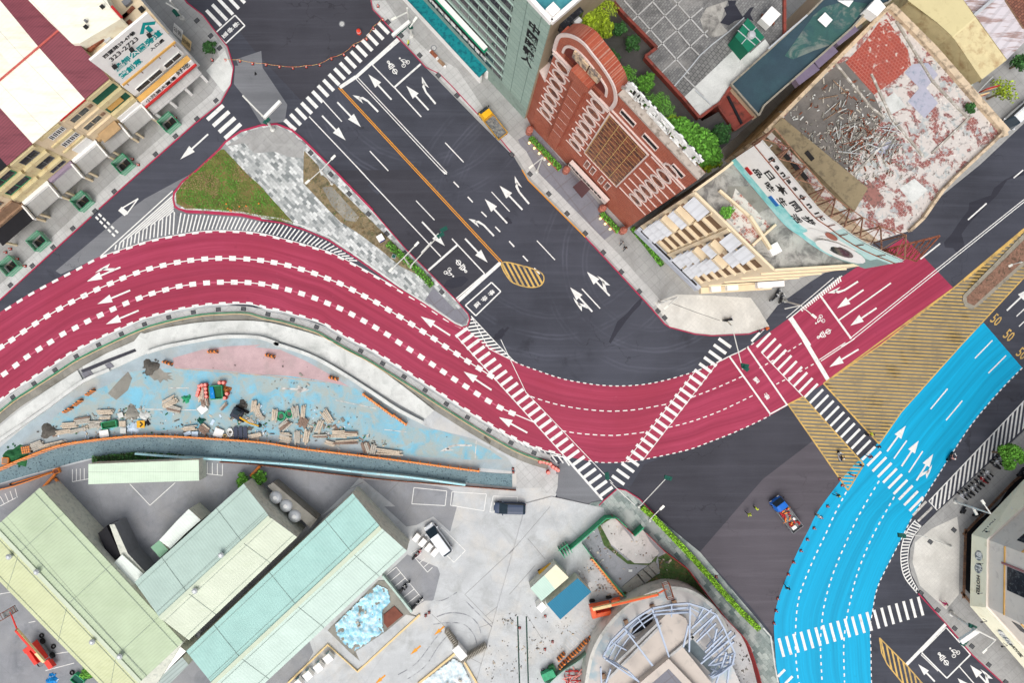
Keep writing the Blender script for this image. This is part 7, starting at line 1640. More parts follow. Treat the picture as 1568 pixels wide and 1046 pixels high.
# ================= PEOPLE =================
plain('skin',(196,150,120),.03,1,rough=.6); plain('hair',(30,26,26),.05,1,rough=.7)
def person_mesh(pose,mats):
 J={'stand':dict(kl=(.02,.11,.5),kr=(.02,-.11,.5),fl=(0,.12,.06),fr=(0,-.12,.06),el=(-.02,.26,1.12),er=(-.02,-.26,1.12),hl=(.08,.28,.86),hr=(.08,-.28,.86)),
  'walk':dict(kl=(.2,.1,.52),kr=(-.08,-.1,.5),fl=(.3,.1,.06),fr=(-.36,-.1,.1),el=(-.16,.25,1.13),er=(.12,-.25,1.13),hl=(-.02,.27,.88),hr=(.34,-.24,.95)),
  'ride':dict(kl=(.4,.2,.62),kr=(.4,-.2,.62),fl=(.36,.16,.28),fr=(.36,-.16,.28),el=(.2,.3,1.15),er=(.2,-.3,1.15),hl=(.48,.32,1.05),hr=(.48,-.32,1.05))}[pose]
 dz=-.1 if pose=='ride' else 0; v=[(0,0,.95+dz),(0,0,1.2+dz),(.01,0,1.42+dz),(.02,0,1.53+dz),(.04,0,1.63+dz),(.03,0,1.73+dz)]; r=[.15,.14,.17,.055,.095,.07]; e=[(0,1),(1,2),(2,3),(3,4),(4,5)]
 for s,k in ((1,'l'),(-1,'r')):
  i=len(v); v+=[(0,s*.1,.9+dz),J['k'+k],J['f'+k],(J['f'+k][0]+.17,J['f'+k][1],J['f'+k][2]-.02),(0,s*.2,1.42+dz),J['e'+k],J['h'+k],(J['h'+k][0]+.07,J['h'+k][1],J['h'+k][2]-.05)]; r+=[.1,.065,.045,.04,.065,.048,.035,.03]
  e+=[(0,i),(i,i+1),(i+1,i+2),(i+2,i+3),(2,i+4),(i+4,i+5),(i+5,i+6),(i+6,i+7)]
 me=bpy.data.meshes.new('person'); me.from_pydata(v,e,[]); o=bpy.data.objects.new('person',me); SC.collection.objects.link(o); sk_=o.modifiers.new('s','SKIN')
 for q,rr in zip(me.skin_vertices[0].data,r):q.radius=(rr,rr*(1.0))
 me.skin_vertices[0].data[0].use_root=True; sb_=o.modifiers.new('u','SUBSURF'); sb_.levels=sb_.render_levels=1; bpy.context.view_layer.update()
 out=bpy.data.meshes.new_from_object(o.evaluated_get(bpy.context.evaluated_depsgraph_get())); bpy.data.objects.remove(o)
 for m_ in mats:out.materials.append(m_)
 for p in out.polygons:
  c=p.center; z=c.z-dz; p.material_index=0 if z>1.5 else (1 if (z>.95 and (abs(c.y)<.33 and not (abs(c.y)>.22 and z<1.05))) else (0 if (abs(c.y)>.22 and z>.7) else 2)); p.use_smooth=True
  if z<.12:p.material_index=3
 return out,dz
def person(label,x,y,a,shirt,trousers,pose='stand',cap=None,z=.02,grp='people'):
 ms=[M_('skin'),plain('cloth_%d_%d_%d' % shirt,shirt,.08,4,rough=.9),plain('cloth_%d_%d_%d' % trousers,trousers,.08,4,rough=.9),M_('black_paint')]; me,dz=person_mesh(pose,ms); g_=G(x,y)
 t=thing('person',label,'person',(*g_,z),a,grp); o=bpy.data.objects.new('body',me); SC.collection.objects.link(o); o.parent=t
 m=MB(); m.lathe([(.1,1.66+dz),(.112,1.71+dz),(.1,1.78+dz),(.06,1.83+dz),(.01,1.845+dz)],12,(.025,0,0)); m.build('helmet' if cap else 'hair',plain('cap_%d_%d_%d' % cap,cap,.02,1) if cap else M_('hair'),t)
 m=MB(); m.box((.125,0,1.62+dz),(.04,.03,.05)); m.build('nose',M_('skin'),t); return t
V=(196,220,60)
PP=[('worker in a yellow green vest at the kerb by the stop line',T1(0,1,915,270),150,V,(50,54,60),'stand',(230,226,120)),('worker in yellow green vest standing nearer the blue truck',T1(2,2,1447,993),30,V,(40,44,50),'stand',(220,230,90)),('worker in yellow green vest farther left of the blue truck',T1(2,2,1405,1027),-60,V,(40,44,50),'walk',(220,230,90)),
('person in a yellow top on the crosswalk by the hatched area',T1(2,3,622,556),20,(214,224,60),(40,40,46),'walk',None),('person in dark clothes beside the yellow topped one',T1(2,3,602,562),20,(40,44,54),(40,40,46),'stand',None),('person in a dark top crossing onto the blue road',T1(2,3,660,630),-50,(70,60,70),(50,44,54),'walk',None),('person in a reddish top on the crosswalk edge',T1(2,3,613,690),130,(150,70,90),(50,50,60),'walk',None),
('person in dark clothes in the small hatched triangle',T1(2,3,558,740),10,(50,50,62),(40,40,46),'walk',None),('person in a pink top at the small hatched triangle',T1(2,3,513,800),60,(190,70,100),(60,60,66),'stand',None),('worker with a safety vest at the blue road edge',T1(2,3,425,918),160,(60,80,60),(30,34,40),'walk',V),('worker with a white helmet beside the blue truck bed',T1(3,3,310,45),200,(190,210,190),(60,90,70),'stand',(230,230,226)),('worker in a dark vest at the lower blue road edge',T1(3,3,128,470),90,(40,70,60),(30,30,36),'walk',None),
('upper of two pedestrians on the pavement before the beige building',T1(1,2,658,435),-120,(150,150,150),(46,46,50),'walk',None),('lower pedestrian in black before the beige building',T1(1,2,678,468),-120,(34,34,38),(34,34,40),'walk',None),('woman in a magenta top on the hotel pavement',T1(3,3,1052,562),120,(206,40,110),(180,60,110),'walk',None),('person in red under the teal awning',(672,34),40,(176,40,50),(50,30,40),'stand',None),('person in black beside the red display at the teal awning',(706,76),220,(30,30,34),(30,30,34),'stand',None),('person in black at the right end of the teal awning',(738,107),200,(40,40,44),(30,30,34),'walk',None),
('person in an orange vest among the scooters by the red road',T1(1,3,5,942),0,(232,110,40),(40,40,50),'stand',(236,120,50)),('person in dark clothes among the scooters by the red road',T1(1,3,-35,958),10,(54,60,74),(40,40,50),'stand',(60,60,66))]
for l,p,a,s1_,s2_,po,cap in PP:person(l,*p,R(a),s1_,s2_,po,cap,z=.15 if p[1]<500 else .02)
for p,a,k,l1_,l2_,s_ in ((T1(2,3,447,690),100,'white','white scooter ridden across the small yellow hatched strip','rider with white helmet crossing the small yellow hatched strip',(60,60,66)),(T1(2,3,1103,692),55,'black','dark scooter driving along the right edge of the blue road','rider in a pink shirt on the right edge of the blue road',(214,150,140))):
 series(sc[k],[(*p,R(a))],[l1_],'scooters being ridden',.02); q=(p[0]-2.5*math.cos(R(a)),p[1]+2.5*math.sin(R(a))); person(l2_,*q,R(a),s_,(50,54,66),'ride',(232,232,230),z=.06,grp='riders')
# ================= CONES, POLES, SIGNS =================
plain('cone_red',(222,66,46),.05,2,rough=.5); plain('net_green',(38,96,56),.2,2)
cn=thing('traffic_cone','x','traffic cone'); m=MB(); m.box((0,0,0),(.42,.42,.05)); m.build('base',M_('black_paint'),cn); m=MB(); m.lathe([(.17,.05),(.12,.3)],10); m.lathe([(.09,.45),(.03,.72)],10); m.build('cone_body',M_('cone_red'),cn); m=MB(); m.lathe([(.125,.3),(.09,.45)],10); m.build('white_band',M_('white_metal'),cn)
chain=T(0,0,1340,358,1425,362,1500,378)+T(0,1,68,385,148,397,228,405,307,397,387,387,457,350,530,325,590,272,665,232,705,168,762,117)
series(cn,[(*p,0) for p in chain],lambda i:'%s red cone from the left in the chain across the top street' % ORD[i],'red cones with a chain',.02)
series(cn,[(*p,0) for p in T(2,3,455,828,470,866,383,990)+T(3,3,345,65,303,128,263,195,225,262,182,330,150,402,88,545,78,618,65,692)],lambda i:'%s red cone from the top along the left edge of the blue road' % ORD[i],'red cones by the blue road',.02)
series(cn,[(*p,0) for p in T(3,2,212,648,255,800,210,845,60,718)+T(3,1,1035,628,1015,645)],['red cone beside the white guard hut','right red cone near the white ladder marking','left red cone near the white ladder marking','red cone at the upper end of the drain channels','upper red cone at the yellow kerb end','lower red cone at the yellow kerb end'],'loose red cones',.17)
series(cn,[(*p,0) for p in T(1,0,68,470,40,490,110,530,155,572)+T(0,0,1262,358,790,945,825,978,1045,700)+T(0,1,733,38)+T(3,2,1225,415)],['right red cone at the pavement by the left tree guard','left red cone at the pavement by the left tree guard','red cone between the two leftmost tree guards','orange red cone at the corner of the leftmost tree guard','red cone on the pavement corner beside the planted bed','upper red cone beside the second tree guard','lower red cone beside the second tree guard','red cone beside the topmost tree guard','red cone on the pavement at the top near the crosswalk','red cone beside the bright green hedge on the brown asphalt'],'red cones on the pavements',.14)
t=thing('chain_rope','thin red and yellow dotted chain hanging between the red cones','chain',(*G(*chain[6]),.0),0,world=True); m=MB()
for a,b in zip(chain,chain[1:]):p,q=Vector((*G(*a),.68)),Vector((*G(*b),.68)); m.tube([p,(p+q)/2-Vector((0,0,.2)),q],.03,4)
m.build('chain_links',plain('chain_red',(206,96,64),.1,2,(220,190,120),(.48,.52),s2=3),t)
t=thing('traffic_drum','single red round drum beyond the top crosswalk','drum',(*G(*T1(0,1,620,192)),.02)); m=MB(); m.lathe([(.38,0),(.36,.3),(.32,.35),(.3,.8),(.1,.95)],14); m.build('drum_body',M_('cone_red'),t); m=MB(); m.lathe([(.335,.45),(.325,.6)],14); m.build('band',M_('white_metal'),t)
def disc(name,label,cat,x,y,r,mat,z=.02):t=thing(name,label,cat,(*G(x,y),z),0); m=MB(); m.lathe([(r,0),(r,.03)],20); m.build('cover',M_(mat),t); m=MB(); m.lathe([(r*.7,.03),(r*.7,.05)],16); m.build('inner_plate',M_('pavement_gutter'),t); return t
disc('manhole_cover','pale round manhole cover in the dark street at the top','manhole',*T1(0,1,518,140),.48,'grey_asphalt'); disc('manhole_cover','round manhole cover on the pavement before the green tower','manhole',*T1(0,1,1063,285),.45,'grey_metal',.14); disc('manhole_cover','dark round manhole cover in the island kerb','manhole',*T1(1,1,998,613),.4,'black_paint',.15)
plain('pole_white',(214,214,208),.04,1,(180,178,170),(.6,.75),.5); plain('signal_green',(26,84,72),.1,2)
def mast(label,base,topp,h,arms=(),r=.16,name='street_lamp',cat='street lamp',heads=(),z=.13,boards=()):
 b=Vector((*G(*base),z)); tp=W(*topp,h); t=thing(name,label,cat,b,0,'poles and masts',world=True)
 m=MB(); m.lathe([(r*1.9,0),(r*1.9,.35),(r*1.1,.5)],10,b); m.build('footing',M_('pole_white'),t); m=MB(); m.tube([b,Vector((tp.x,tp.y,h))],[r,r*.7],8); m.build('pole',M_('pole_white'),t)
 for a,c,hh,lamp in arms:
  p,q=W(*a,hh),W(*c,hh+(.3 if lamp else 0)); m=MB(); m.tube([p,q],r*.55,6); am=m.build('arm',M_('pole_white'),t)
  if lamp:m=MB(); d=(q-p).normalized(); m.slab(q-d*.5,q+d*.3,.32,.14); m.build('lamp_head',M_('lamp_white'),am)
 for (x,y),hh,a in heads:
  c=W(x,y,hh)
  m=MB(); m.box(c,(1.1,.3,.38),a); o=m.build('signal_head',M_('signal_green'),t)
  for k in (-.36,0,.36):m=MB(); m.box(c+Vector((k*math.cos(a),k*math.sin(a),.1))+Vector((math.sin(a),-math.cos(a),0))*.25,(.3,.34,.3),a); m.build('visor',M_('signal_green'),o)
 for a,c,hh,w,mt,body in boards:
  p,q=W(*a,hh),W(*c,hh); m=MB(); m.slab(p,q,w,.5); m.build('sign_box',M_(mt),t)
 return t
def Z(r,c,*v):return T1(r,c,*v)
mast('white signal mast with a long sign arm on the pavement by the green tower',Z(0,1,930,215),Z(0,1,905,45),9.5,[(Z(0,1,905,70),Z(0,1,822,112),9,1),(Z(0,1,920,160),Z(0,1,955,110),7,1)],heads=[(Z(0,1,925,150),5.5,R(-60)),(Z(0,1,880,165),6,R(45)),(Z(0,1,850,190),6,R(45))],boards=[(Z(0,1,920,130),Z(0,1,818,215),6.5,.45,'white_metal','')],r=.2,name='signal_mast',cat='traffic signal')
mast('white signal mast with a sign box at the island tip by the side street',Z(0,1,110,770),Z(0,1,52,690),6.5,[(Z(0,1,52,690),Z(0,0,1440,565),6.4,0)],heads=[(Z(0,1,70,715),5,R(50))],boards=[(Z(0,1,60,700),Z(0,1,155,603),6.4,.42,'white_metal','')],r=.2,name='signal_mast',cat='traffic signal')
mast('thin street lamp with two arms over the planting bed',Z(1,1,460,85),Z(1,1,395,0),9.5,[(Z(1,1,395,0),Z(0,1,470,930),9.5,1),(Z(1,1,395,0),Z(1,1,310,75),9.5,1)],r=.12)
mast('thin street lamp with two long arms above the island',Z(1,1,915,560),Z(1,1,885,520),9,[(Z(1,1,885,520),Z(1,1,965,437),9,1),(Z(1,1,885,520),Z(1,1,805,597),9,1)],r=.14)
mast('signal mast with an arm of lights over the dark road',Z(1,1,925,575),Z(1,1,935,560),6,[(Z(1,1,935,560),Z(1,1,1110,370),6,0)],heads=[(Z(1,1,1120,350),6,R(30)),(Z(1,1,1100,385),6,R(30))],boards=[(Z(1,1,990,495),Z(1,1,1050,430),6.2,.2,'pole_white','')],r=.15,name='signal_mast',cat='traffic signal')
mast('white street lamp beside the dark paving of the brick building',Z(0,2,162,1020),Z(0,2,195,935),8,[(Z(0,2,195,935),Z(0,2,125,992),8,1),(Z(0,2,195,935),Z(0,2,205,945),8,1)],r=.13)
mast('white camera mast at the corner kerb below the beige building',Z(1,2,885,795),Z(1,2,1000,755),7,[(Z(1,2,1000,755),Z(1,2,925,820),6,1),(Z(1,2,960,770),Z(1,2,900,780),5,0)],r=.16,name='signal_mast',cat='traffic signal')
mast('long armed signal mast reaching over the red road dividers',Z(1,2,1290,900),Z(1,2,1320,925),6,[(Z(1,2,1320,925),Z(2,2,1385,178),6,0)],heads=[(Z(2,2,1400,165),6,R(-40)),(Z(2,2,1395,150),6,R(-10))],r=.13,name='signal_mast',cat='traffic signal')
mast('street lamp with a curved arm over the red road stop line',Z(1,3,130,780),Z(1,3,225,805),8,[(Z(1,3,225,805),Z(1,3,306,872),8,1),(Z(1,3,130,825),Z(1,3,225,805),6,0)],r=.13)
mast('two armed signal mast in the hedge corner below the crosswalks',Z(2,2,765,990),Z(2,2,780,985),6,[(Z(2,2,780,985),Z(2,2,925,830),6,0),(Z(2,2,745,985),Z(2,2,600,850),6,0)],heads=[(Z(2,2,940,815),6,R(-15)),(Z(2,2,583,808),6,R(-80))],r=.12,name='signal_mast',cat='traffic signal')
mast('short white lamp over the bright hedge',Z(3,2,830,82),Z(3,2,845,70),7,[(Z(3,2,830,80),Z(3,2,908,3),7,1)],r=.1)
mast('big white signal gantry with green and white signs by the hotel',Z(3,3,1112,632),Z(3,3,1270,735),9,[(Z(3,3,1270,735),Z(3,3,1380,792),9,0),(Z(3,3,1380,792),Z(3,3,1310,860),9,1)],heads=[(Z(3,3,1240,705),7.5,R(-25)),(Z(3,3,1185,800),7.5,R(50))],boards=[(Z(3,3,1265,730),Z(3,3,1165,800),7.5,.7,'white_metal','')],r=.22,name='signal_mast',cat='traffic signal')
mast('white street lamp with swan neck arms near the hotel sign band',zs(560,625),zs(1070,795),9,[(zs(1070,795),zs(955,625),9,1),(zs(820,715),zs(862,790),7,1)],r=.17)
mast('slender signal pole leaning over the curved white hatching',Z(3,3,1105,235),Z(3,3,960,178),6,[(Z(3,3,960,178),Z(3,3,820,160),6,0)],heads=[(Z(3,3,820,165),6,R(-10))],r=.1,name='signal_mast',cat='traffic signal')
mast('street sign post with green and red fittings at the top left corner',Z(0,0,1085,110),Z(0,0,1010,0),7,[(Z(0,0,1060,60),Z(0,0,985,15),6,0)],heads=[(Z(0,0,1050,75),4.5,R(-50))],r=.2,name='signal_mast',cat='traffic signal')
mast('tiny lamp head post over the median planter',(1560,402),(1550,405),8,[((1550,405),(1546,407),8,1)],r=.08)
# street furniture on the pavement by the tower
for i,(a,b) in enumerate((((1045,310),(1080,345)),((1090,360),(1125,395)))):
 p,q=T1(0,1,*a),T1(0,1,*b); t=thing('bench','%s brown bench with white ends before the green tower' % ['upper','lower'][i],'bench',(*G(*p),.14),0,'benches',world=True); m=MB(); m.slab((*G(*p),.5),(*G(*q),.5),.55,.08); m.build('seat',M_('brown_wall') if i else M_('rust'),t)
 for f in (.0,1):c=lerp(p,q,f); m=MB(); m.box((*G(*c),.14),(.3,.55,.36),R(40)); m.build('leg',M_('white_wall'),t)
for x,y,lab,bd in ((1070,215,'white standing notice board beside the corner building','公告'),(1120,280,'orange framed notice board beside the corner building','出租')):
 c=T1(0,0,x,y); t=thing('notice_board',lab,'sign',(*G(*c),.13),R(-42)); m=MB(); m.hexa([(-.9,-.35,.5),(.9,-.35,.5),(.9,-.3,.5),(-.9,-.3,.5),(-.9,.75,1.9),(.9,.75,1.9),(.9,.82,1.9),(-.9,.82,1.9)]); b_=m.build('board',M_('white_wall' if y<250 else 'sign_yellow'),t); m=MB()
 for s in (-.8,.8):m.tube([(s,.2,0),(s,.2,1.2)],.04,4)
 m.build('leg',M_('grey_metal'),t); put_text('lettering',bd,.85,M_('black_paint'),(0,.18,1.3),(1,0,0),(0,1.1,1.4),b_,ext=.005)
t=thing('display_board','red display board standing under the teal awning','sign',(*G(712,79),.14),R(-47)); m=MB(); m.box((0,0,.1),(1.1,.3,1.1)); m.build('panel',M_('cone_red'),t); m=MB(); m.box((0,0,0),(1.2,.5,.1)); m.build('foot',M_('black_paint'),t)
t=thing('cabinet','white and blue utility cabinet in the island planting bed','utility cabinet',(*G(*T1(1,1,752,412)),.15),R(-60)); m=MB(); m.box((0,0,0),(.9,.9,1.3)); m.build('cabinet_body',plain('cab_blue',(70,80,160),.05,1),t); m=MB(); m.box((0,0,1.3),(1.0,1.0,.06)); m.build('top',M_('white_metal'),t)
t=thing('cabinet','small pale grey box at the edge of the island hedge','utility cabinet',(*G(*T1(1,1,828,517)),.15),R(-20)); m=MB(); m.box((0,0,0),(.6,.6,.7)); m.build('cabinet_body',M_('steel'),t); m=MB(); m.box((0,0,.7),(.5,.5,.05)); m.build('lid',M_('signal_green'),t)
# ================= PILES AND PLANT IN THE WORKS YARD =================
plain('timber',(200,186,166),.15,3,(150,134,118),(.5,.65)); plain('timber_grey',(184,178,166),.15,3,(138,132,122),(.5,.65)); plain('timber_dark',(140,118,104),.15,3,(104,88,78),(.5,.65))
PL=[(0,420,508,88,34,5,0),(0,500,480,92,40,8,1),(0,632,430,95,30,4,0),(0,630,462,62,22,2,0),(0,572,503,72,42,6,1),(0,380,548,85,26,8,0),(0,470,537,120,22,14,0),(0,230,628,78,50,20,1),(0,310,622,150,22,14,0),(0,1010,370,85,50,25,0),(0,1035,412,80,40,-15,1),(0,1197,325,36,84,0,0),(0,1220,372,44,50,10,1),(0,1330,398,55,22,45,1),(0,1510,395,30,70,-10,0),(0,1535,430,30,66,30,0),(0,1130,525,80,30,3,0),(0,1215,530,60,50,-40,2),(0,1520,565,80,22,12,1),
(1,20,415,28,70,0,0),(1,38,458,46,26,-30,1),(1,122,450,34,74,-5,0),(1,182,507,75,46,38,1),(1,245,430,44,70,10,1),(1,290,428,26,72,-3,0),(1,290,490,56,60,-20,2),(1,183,580,70,60,-5,0),(1,255,580,34,80,0,1),(1,310,575,34,80,-8,0),(1,430,455,46,84,32,0),(1,385,515,34,80,-20,0),(1,390,572,82,20,0,1),(1,502,560,80,46,-3,0),(1,578,560,90,30,-2,2),(1,448,615,60,26,-20,0),(1,540,608,140,26,4,2),(1,662,640,50,66,20,1),(1,705,650,34,66,-8,1),(1,800,668,160,34,-4,0),(1,12,568,60,22,10,0)]
tm=['timber','timber_grey','timber_dark']; rnd=random.Random(11); cnt={0:0,1:0}; nm_=['pale brown','weathered grey','dark brown']
for c,x,y,l,w,a,k in PL:
 p=T1(2,c,x,y); l /= 38.75; w /= 38.75; sw=w>l;
 if sw:l,w,a=w,l,a+90
 cnt[c]+=1; t=thing('timber_stack','%s %s timber stack from the left in the %s half of the works yard' % (ORD[cnt[c]-1],nm_[k],['left','right'][c]),'timber stack',(*G(*p),.02),R(a),'timber stacks')
 m=MB(); m.box((-l*.3,0,0),(.12,w,.12)); m.box((l*.3,0,0),(.12,w,.12)); m.build('bearer',M_('timber_dark'),t); n=max(2,int(w/.22));
 for i in range(n):
  for lay in range(2):m=MB(); m.box((rnd.uniform(-.1,.1)*l,-w/2+w/n*(i+.5),.12+lay*.16+rnd.uniform(0,.05)),(l*rnd.uniform(.8,1.05),w/n*.86,.13),R(rnd.uniform(-4,4))); m.build('plank',M_(tm[(k+(rnd.random()<.25)) % 3]),t)
def heap(name,label,cat,x,y,r,hh,mat,seed,n=18,sc_=1.0):
 rnd=random.Random(seed); t=thing(name,label,cat,(*G(x,y),.02)); m=MB(); N=n; rings=[(1,0),(.75,.35),(.45,.75),(.15,1)]; base=0
 for q,z in rings:
  for k in range(N):a=6.2832*k/N; w=r*q*(1+.25*math.sin(3*a+seed)+rnd.uniform(-.12,.12)); m.v.append((w*math.cos(a)*sc_,w*math.sin(a),hh*z+rnd.uniform(-.05,.05)*hh))
 for i in range(3):
  for k in range(N):q=(k+1) % N; m.f.append((i*N+k,i*N+q,i*N+N+q,i*N+N+k)); m.mi.append(0)
 m.f.append(tuple(3*N+k for k in range(N))); m.mi.append(0); m.build('heap_body',mat,t)
 for _ in range(7):a=rnd.uniform(0,6.28); q=rnd.uniform(.8,1.25)*r; m=MB(); m.box((q*math.cos(a)*sc_,q*math.sin(a),.02),(.25,.18,.14),a); m.build('loose_piece',mat,t)
 return t
heap('mud_heap','dark mud heap at the head of the curved ramp','heap',*T1(2,0,895,165),1.2,.7,plain('mud',(92,88,82),.3,3),1); heap('mud_heap','dark green grey heap left of the timber stacks','heap',*T1(2,0,290,545),1.1,.6,M_('mud'),2,sc_=1.2); heap('gravel_heap','small grey gravel heap right of the white timber stack','heap',*T1(2,0,785,435),1.1,.3,M_('debris'),3)
heap('rope_coil','black sack beside the yellow arrow board','sack',*T1(2,0,875,490),.4,.4,M_('black_paint'),4); heap('net_pile','dark green net pile at the left end of the works yard','net',*T1(2,0,105,690),1.5,.7,M_('net_green'),5,sc_=1.3)
heap('net_pile','small teal green net heap left of the red barrels','net',*T1(2,0,1108,352),.6,.4,M_('green_frame'),6); heap('net_pile','small dark teal bundle above the wood scraps','net',*T1(2,0,1195,482),.5,.4,M_('signal_green'),7)
heap('machine_heap','dark heap behind the small excavator','heap',*T1(2,0,1440,385),.7,.5,M_('mud'),9); heap('plastic_heap','pale blue plastic bags beside the yellow arrow board','bags',*T1(2,0,795,525),.8,.35,plain('bag_blue',(196,214,230),.1,3),10); heap('plastic_heap','white rubble bags above the yellow arrow board','bags',*T1(2,0,858,455),.8,.35,M_('curb_white'),12)
def sheet_(label,x,y,w,l,a,mat,h=.35,name='board_stack',cat='board'):
 t=thing(name,label,cat,(*G(x,y),.02),R(a)); m=MB(); m.box((0,0,0),(w*.8,l*.8,h)); m.build('bearer',M_('timber_dark'),t); m=MB(); m.box((0,0,h),(w,l,.06)); m.build('board',mat,t); return t
BDS=[(T1(2,0,625,558),1.4,1.1,10,'white_metal','white sheet board left beside the green skip'),(T1(2,0,1207,412),1.3,1.2,40,'white_metal','white square board below the red barrels'),(T1(2,0,1302,553),1.4,1.3,-20,'white_metal','white square board beside the white basin'),(T1(2,0,1162,560),1.0,.8,0,'bag_blue','pale blue board in the scrap row'),(T1(2,0,1118,558),1.1,.6,20,'bag_blue','pale blue bent board at the left end of the scrap row'),(T1(2,0,737,540),.9,.9,0,'curb_white','white frame beside the pale blue bags'),(T1(2,0,722,448),.8,.8,20,'curb_white','grey white slab beside the gravel heap'),(T1(2,0,733,500),1.0,.9,0,'timber','brown square crate beside the green skip')]
for p,w,l,a,mt,lab in BDS:sheet_(lab,*p,w,l,a,M_(mt))
t=sheet_('yellow board with a black arrow chevron in the works yard',*T1(2,0,842,502),1.2,1.1,0,M_('yellow_metal'),name='arrow_board',cat='sign'); m=MB(); m.slab((.3,0,.42),(-.1,.35,.42),.2,.02); m.slab((.3,0,.425),(-.1,-.35,.425),.2,.02); m.build('chevron',M_('black_paint'),t)
def skip(label,x,y,w,l,a,mat,inner,hh=.9):
 t=thing('skip',label,'skip',(*G(x,y),.02),R(a),'green skips'); m=MB()
 for p,q in (((-w/2,-l/2),(w/2,-l/2)),((w/2,-l/2),(w/2,l/2)),((w/2,l/2),(-w/2,l/2)),((-w/2,l/2),(-w/2,-l/2))):m.slab((*p,.05),(*q,.05),.1,hh)
 m.build('skip_wall',M_(mat),t); m=MB(); m.box((0,0,.05),(w,l,hh*.6)); m.build('load',M_(inner),t); return t
s_=skip('green and blue painted skip between the red barrels',*T1(2,0,1292,312),1.9,2.0,5,'green_frame','net_green'); m=MB(); m.hexa([(-.9,-.9,.62),(-.2,-.9,.62),(-.35,.9,.62),(-.9,.9,.62),(-.9,-.9,.9),(-.2,-.9,.9),(-.35,.9,.9),(-.9,.9,.9)]); m.build('blue_sheet',plain('sheet_bright',(20,130,200),.1,1,(200,220,230),(.6,.64)),s_)
skip('long green skip among the timber stacks',*T1(2,0,660,503),2.2,1.0,10,'green_frame','net_green',.7); skip('teal crate beside the warehouse at the bottom left',*T1(3,0,475,1020),1.8,1.2,-40,'green_frame','signal_green',.8)
br=thing('barrel','x','barrel'); m=MB(); m.lathe([(.28,0),(.31,.1),(.28,.3),(.31,.55),(.28,.8),(.26,.86)],14); m.build('barrel_body',M_('cone_red'),br); m=MB(); m.lathe([(.24,.86),(.24,.9)],12); m.build('lid',plain('lid_pink',(226,150,140),.05,1),br)
series(br,[(*p,0) for p in T(2,0,1192,275,1208,270,1228,268,1190,295,1184,312,1180,328,1230,290,1232,312,1234,335,1312,255,1335,255,1342,345,1355,320)],lambda i:'%s red barrel from the left around the green and blue skip' % ORD[i],'red barrels',.02)
t=heap('chain_heap','heap of orange fittings at the right of the green and blue skip','heap',*T1(2,0,1345,300),.7,.5,plain('fit_orange',(196,120,60),.3,5,(90,60,50),(.5,.55)),13)
t=thing('excavator','small dark excavator with a yellow arm in the works yard','excavator',(*G(*T1(2,0,1425,440)),.02),R(-28)); m=MB()
for s in (-.75,.75):
 m=MB(); m.box((0,s,0),(2.3,.38,.5),0,.9); m.build('track',M_('tyre'),t)
m=MB(); m.box((-.2,0,.55),(1.7,1.6,.9),0,.9); m.build('engine_cover',plain('dark_navy',(56,60,72),.1,1),t,bevel=.08); m=MB(); m.box((-.1,.35,1.3),(1.1,.8,.9),0,.85); m.build('cab',M_('car_glass'),t); m=MB(); m.slab((.6,-.2,1.2),(2.2,-.2,1.7),.25,.25); m.slab((2.2,-.2,1.7),(3.4,-.2,.5),.2,.2); m.build('arm',M_('yellow_metal'),t); m=MB(); m.box((3.5,-.2,.05),(.5,.6,.45),0,.6); m.build('bucket',M_('black_paint'),t)
for i in range(3):sheet_('%s black corrugated sheet from the left beside the white basin' % ORD[i],*T1(2,0,1403+i*28,552),.6,1.8,3,plain('sheet_black',(66,72,88),.15,3),.3,'corrugated_sheet','sheet')
def basin(label,x,y,r,mat,sy=1.0):t=thing('basin',label,'basin',(*G(x,y),.02)); m=MB(); n=16; pr_=[(r,.02),(r*1.05,.4),(r*.85,.42),(r*.8,.1)]; b0=0; m.lathe(pr_,n); m.v=[(x_,y_*sy,z_) for x_,y_,z_ in m.v]; m.build('basin_wall',M_(mat),t); m=MB(); m.lathe([(r*.5,.1),(r*.5,.2)],10); m.build('contents',M_('mud'),t)
basin('white oval basin beside the black corrugated sheets',*T1(2,0,1368,550),.45,'white_metal',1.4); basin('left green tub between the timber stacks',*T1(2,1,158,455),.7,'green_frame'); basin('right green tub between the timber stacks',*T1(2,1,207,442),.6,'green_frame'); basin('yellow ball shaped tub left of the white basin',*T1(2,0,1338,572),.3,'sign_yellow')
t=thing('plastic_crate','orange crate with bottles at the left of the brown pallets','crate',(*G(*T1(2,0,165,652)),.02),R(10)); m=MB(); m.box((0,0,0),(1.4,1.2,.5)); m.build('crate_body',M_('brown_wall'),t)
for i in range(12):m=MB(); m.lathe([(.12,.5),(.12,.62)],8,(-.5+(i % 4)*.33,-.35+(i // 4)*.35,0)); m.build('bottle_top',M_('barrier_orange'),t)
t=thing('plastic_crate','orange square tub at the left end beside the green net','tub',(*G(*T1(2,0,47,717)),.02),R(0)); m=MB(); m.box((0,0,0),(1.0,1.0,.7),0,1.05); m.build('tub_wall',M_('barrier_orange'),t,bevel=.05); m=MB(); m.box((0,0,.7),(.8,.8,.04)); m.build('tub_inside',M_('brown_wall'),t)
for i,(x,y) in enumerate(((640,685),(625,685),(1532,768),(1534,788))):series(cn,[(*T1(2,1,x,y),0)],['%s red cone on the checker plate footpath' % ['right middle','left middle','upper end','lower end'][i]],'cones on the footpath',.06)
sw_=[T1(2,2,*p) for p in ((180,722),(200,722),(220,728),(240,735),(255,752),(272,762),(285,772),(228,785))]
series(br,[(*p,0) for p in sw_],lambda i:'%s red barrel from the left at the end of the red bend railing' % ORD[i],'red barrels at the bend end',.06)
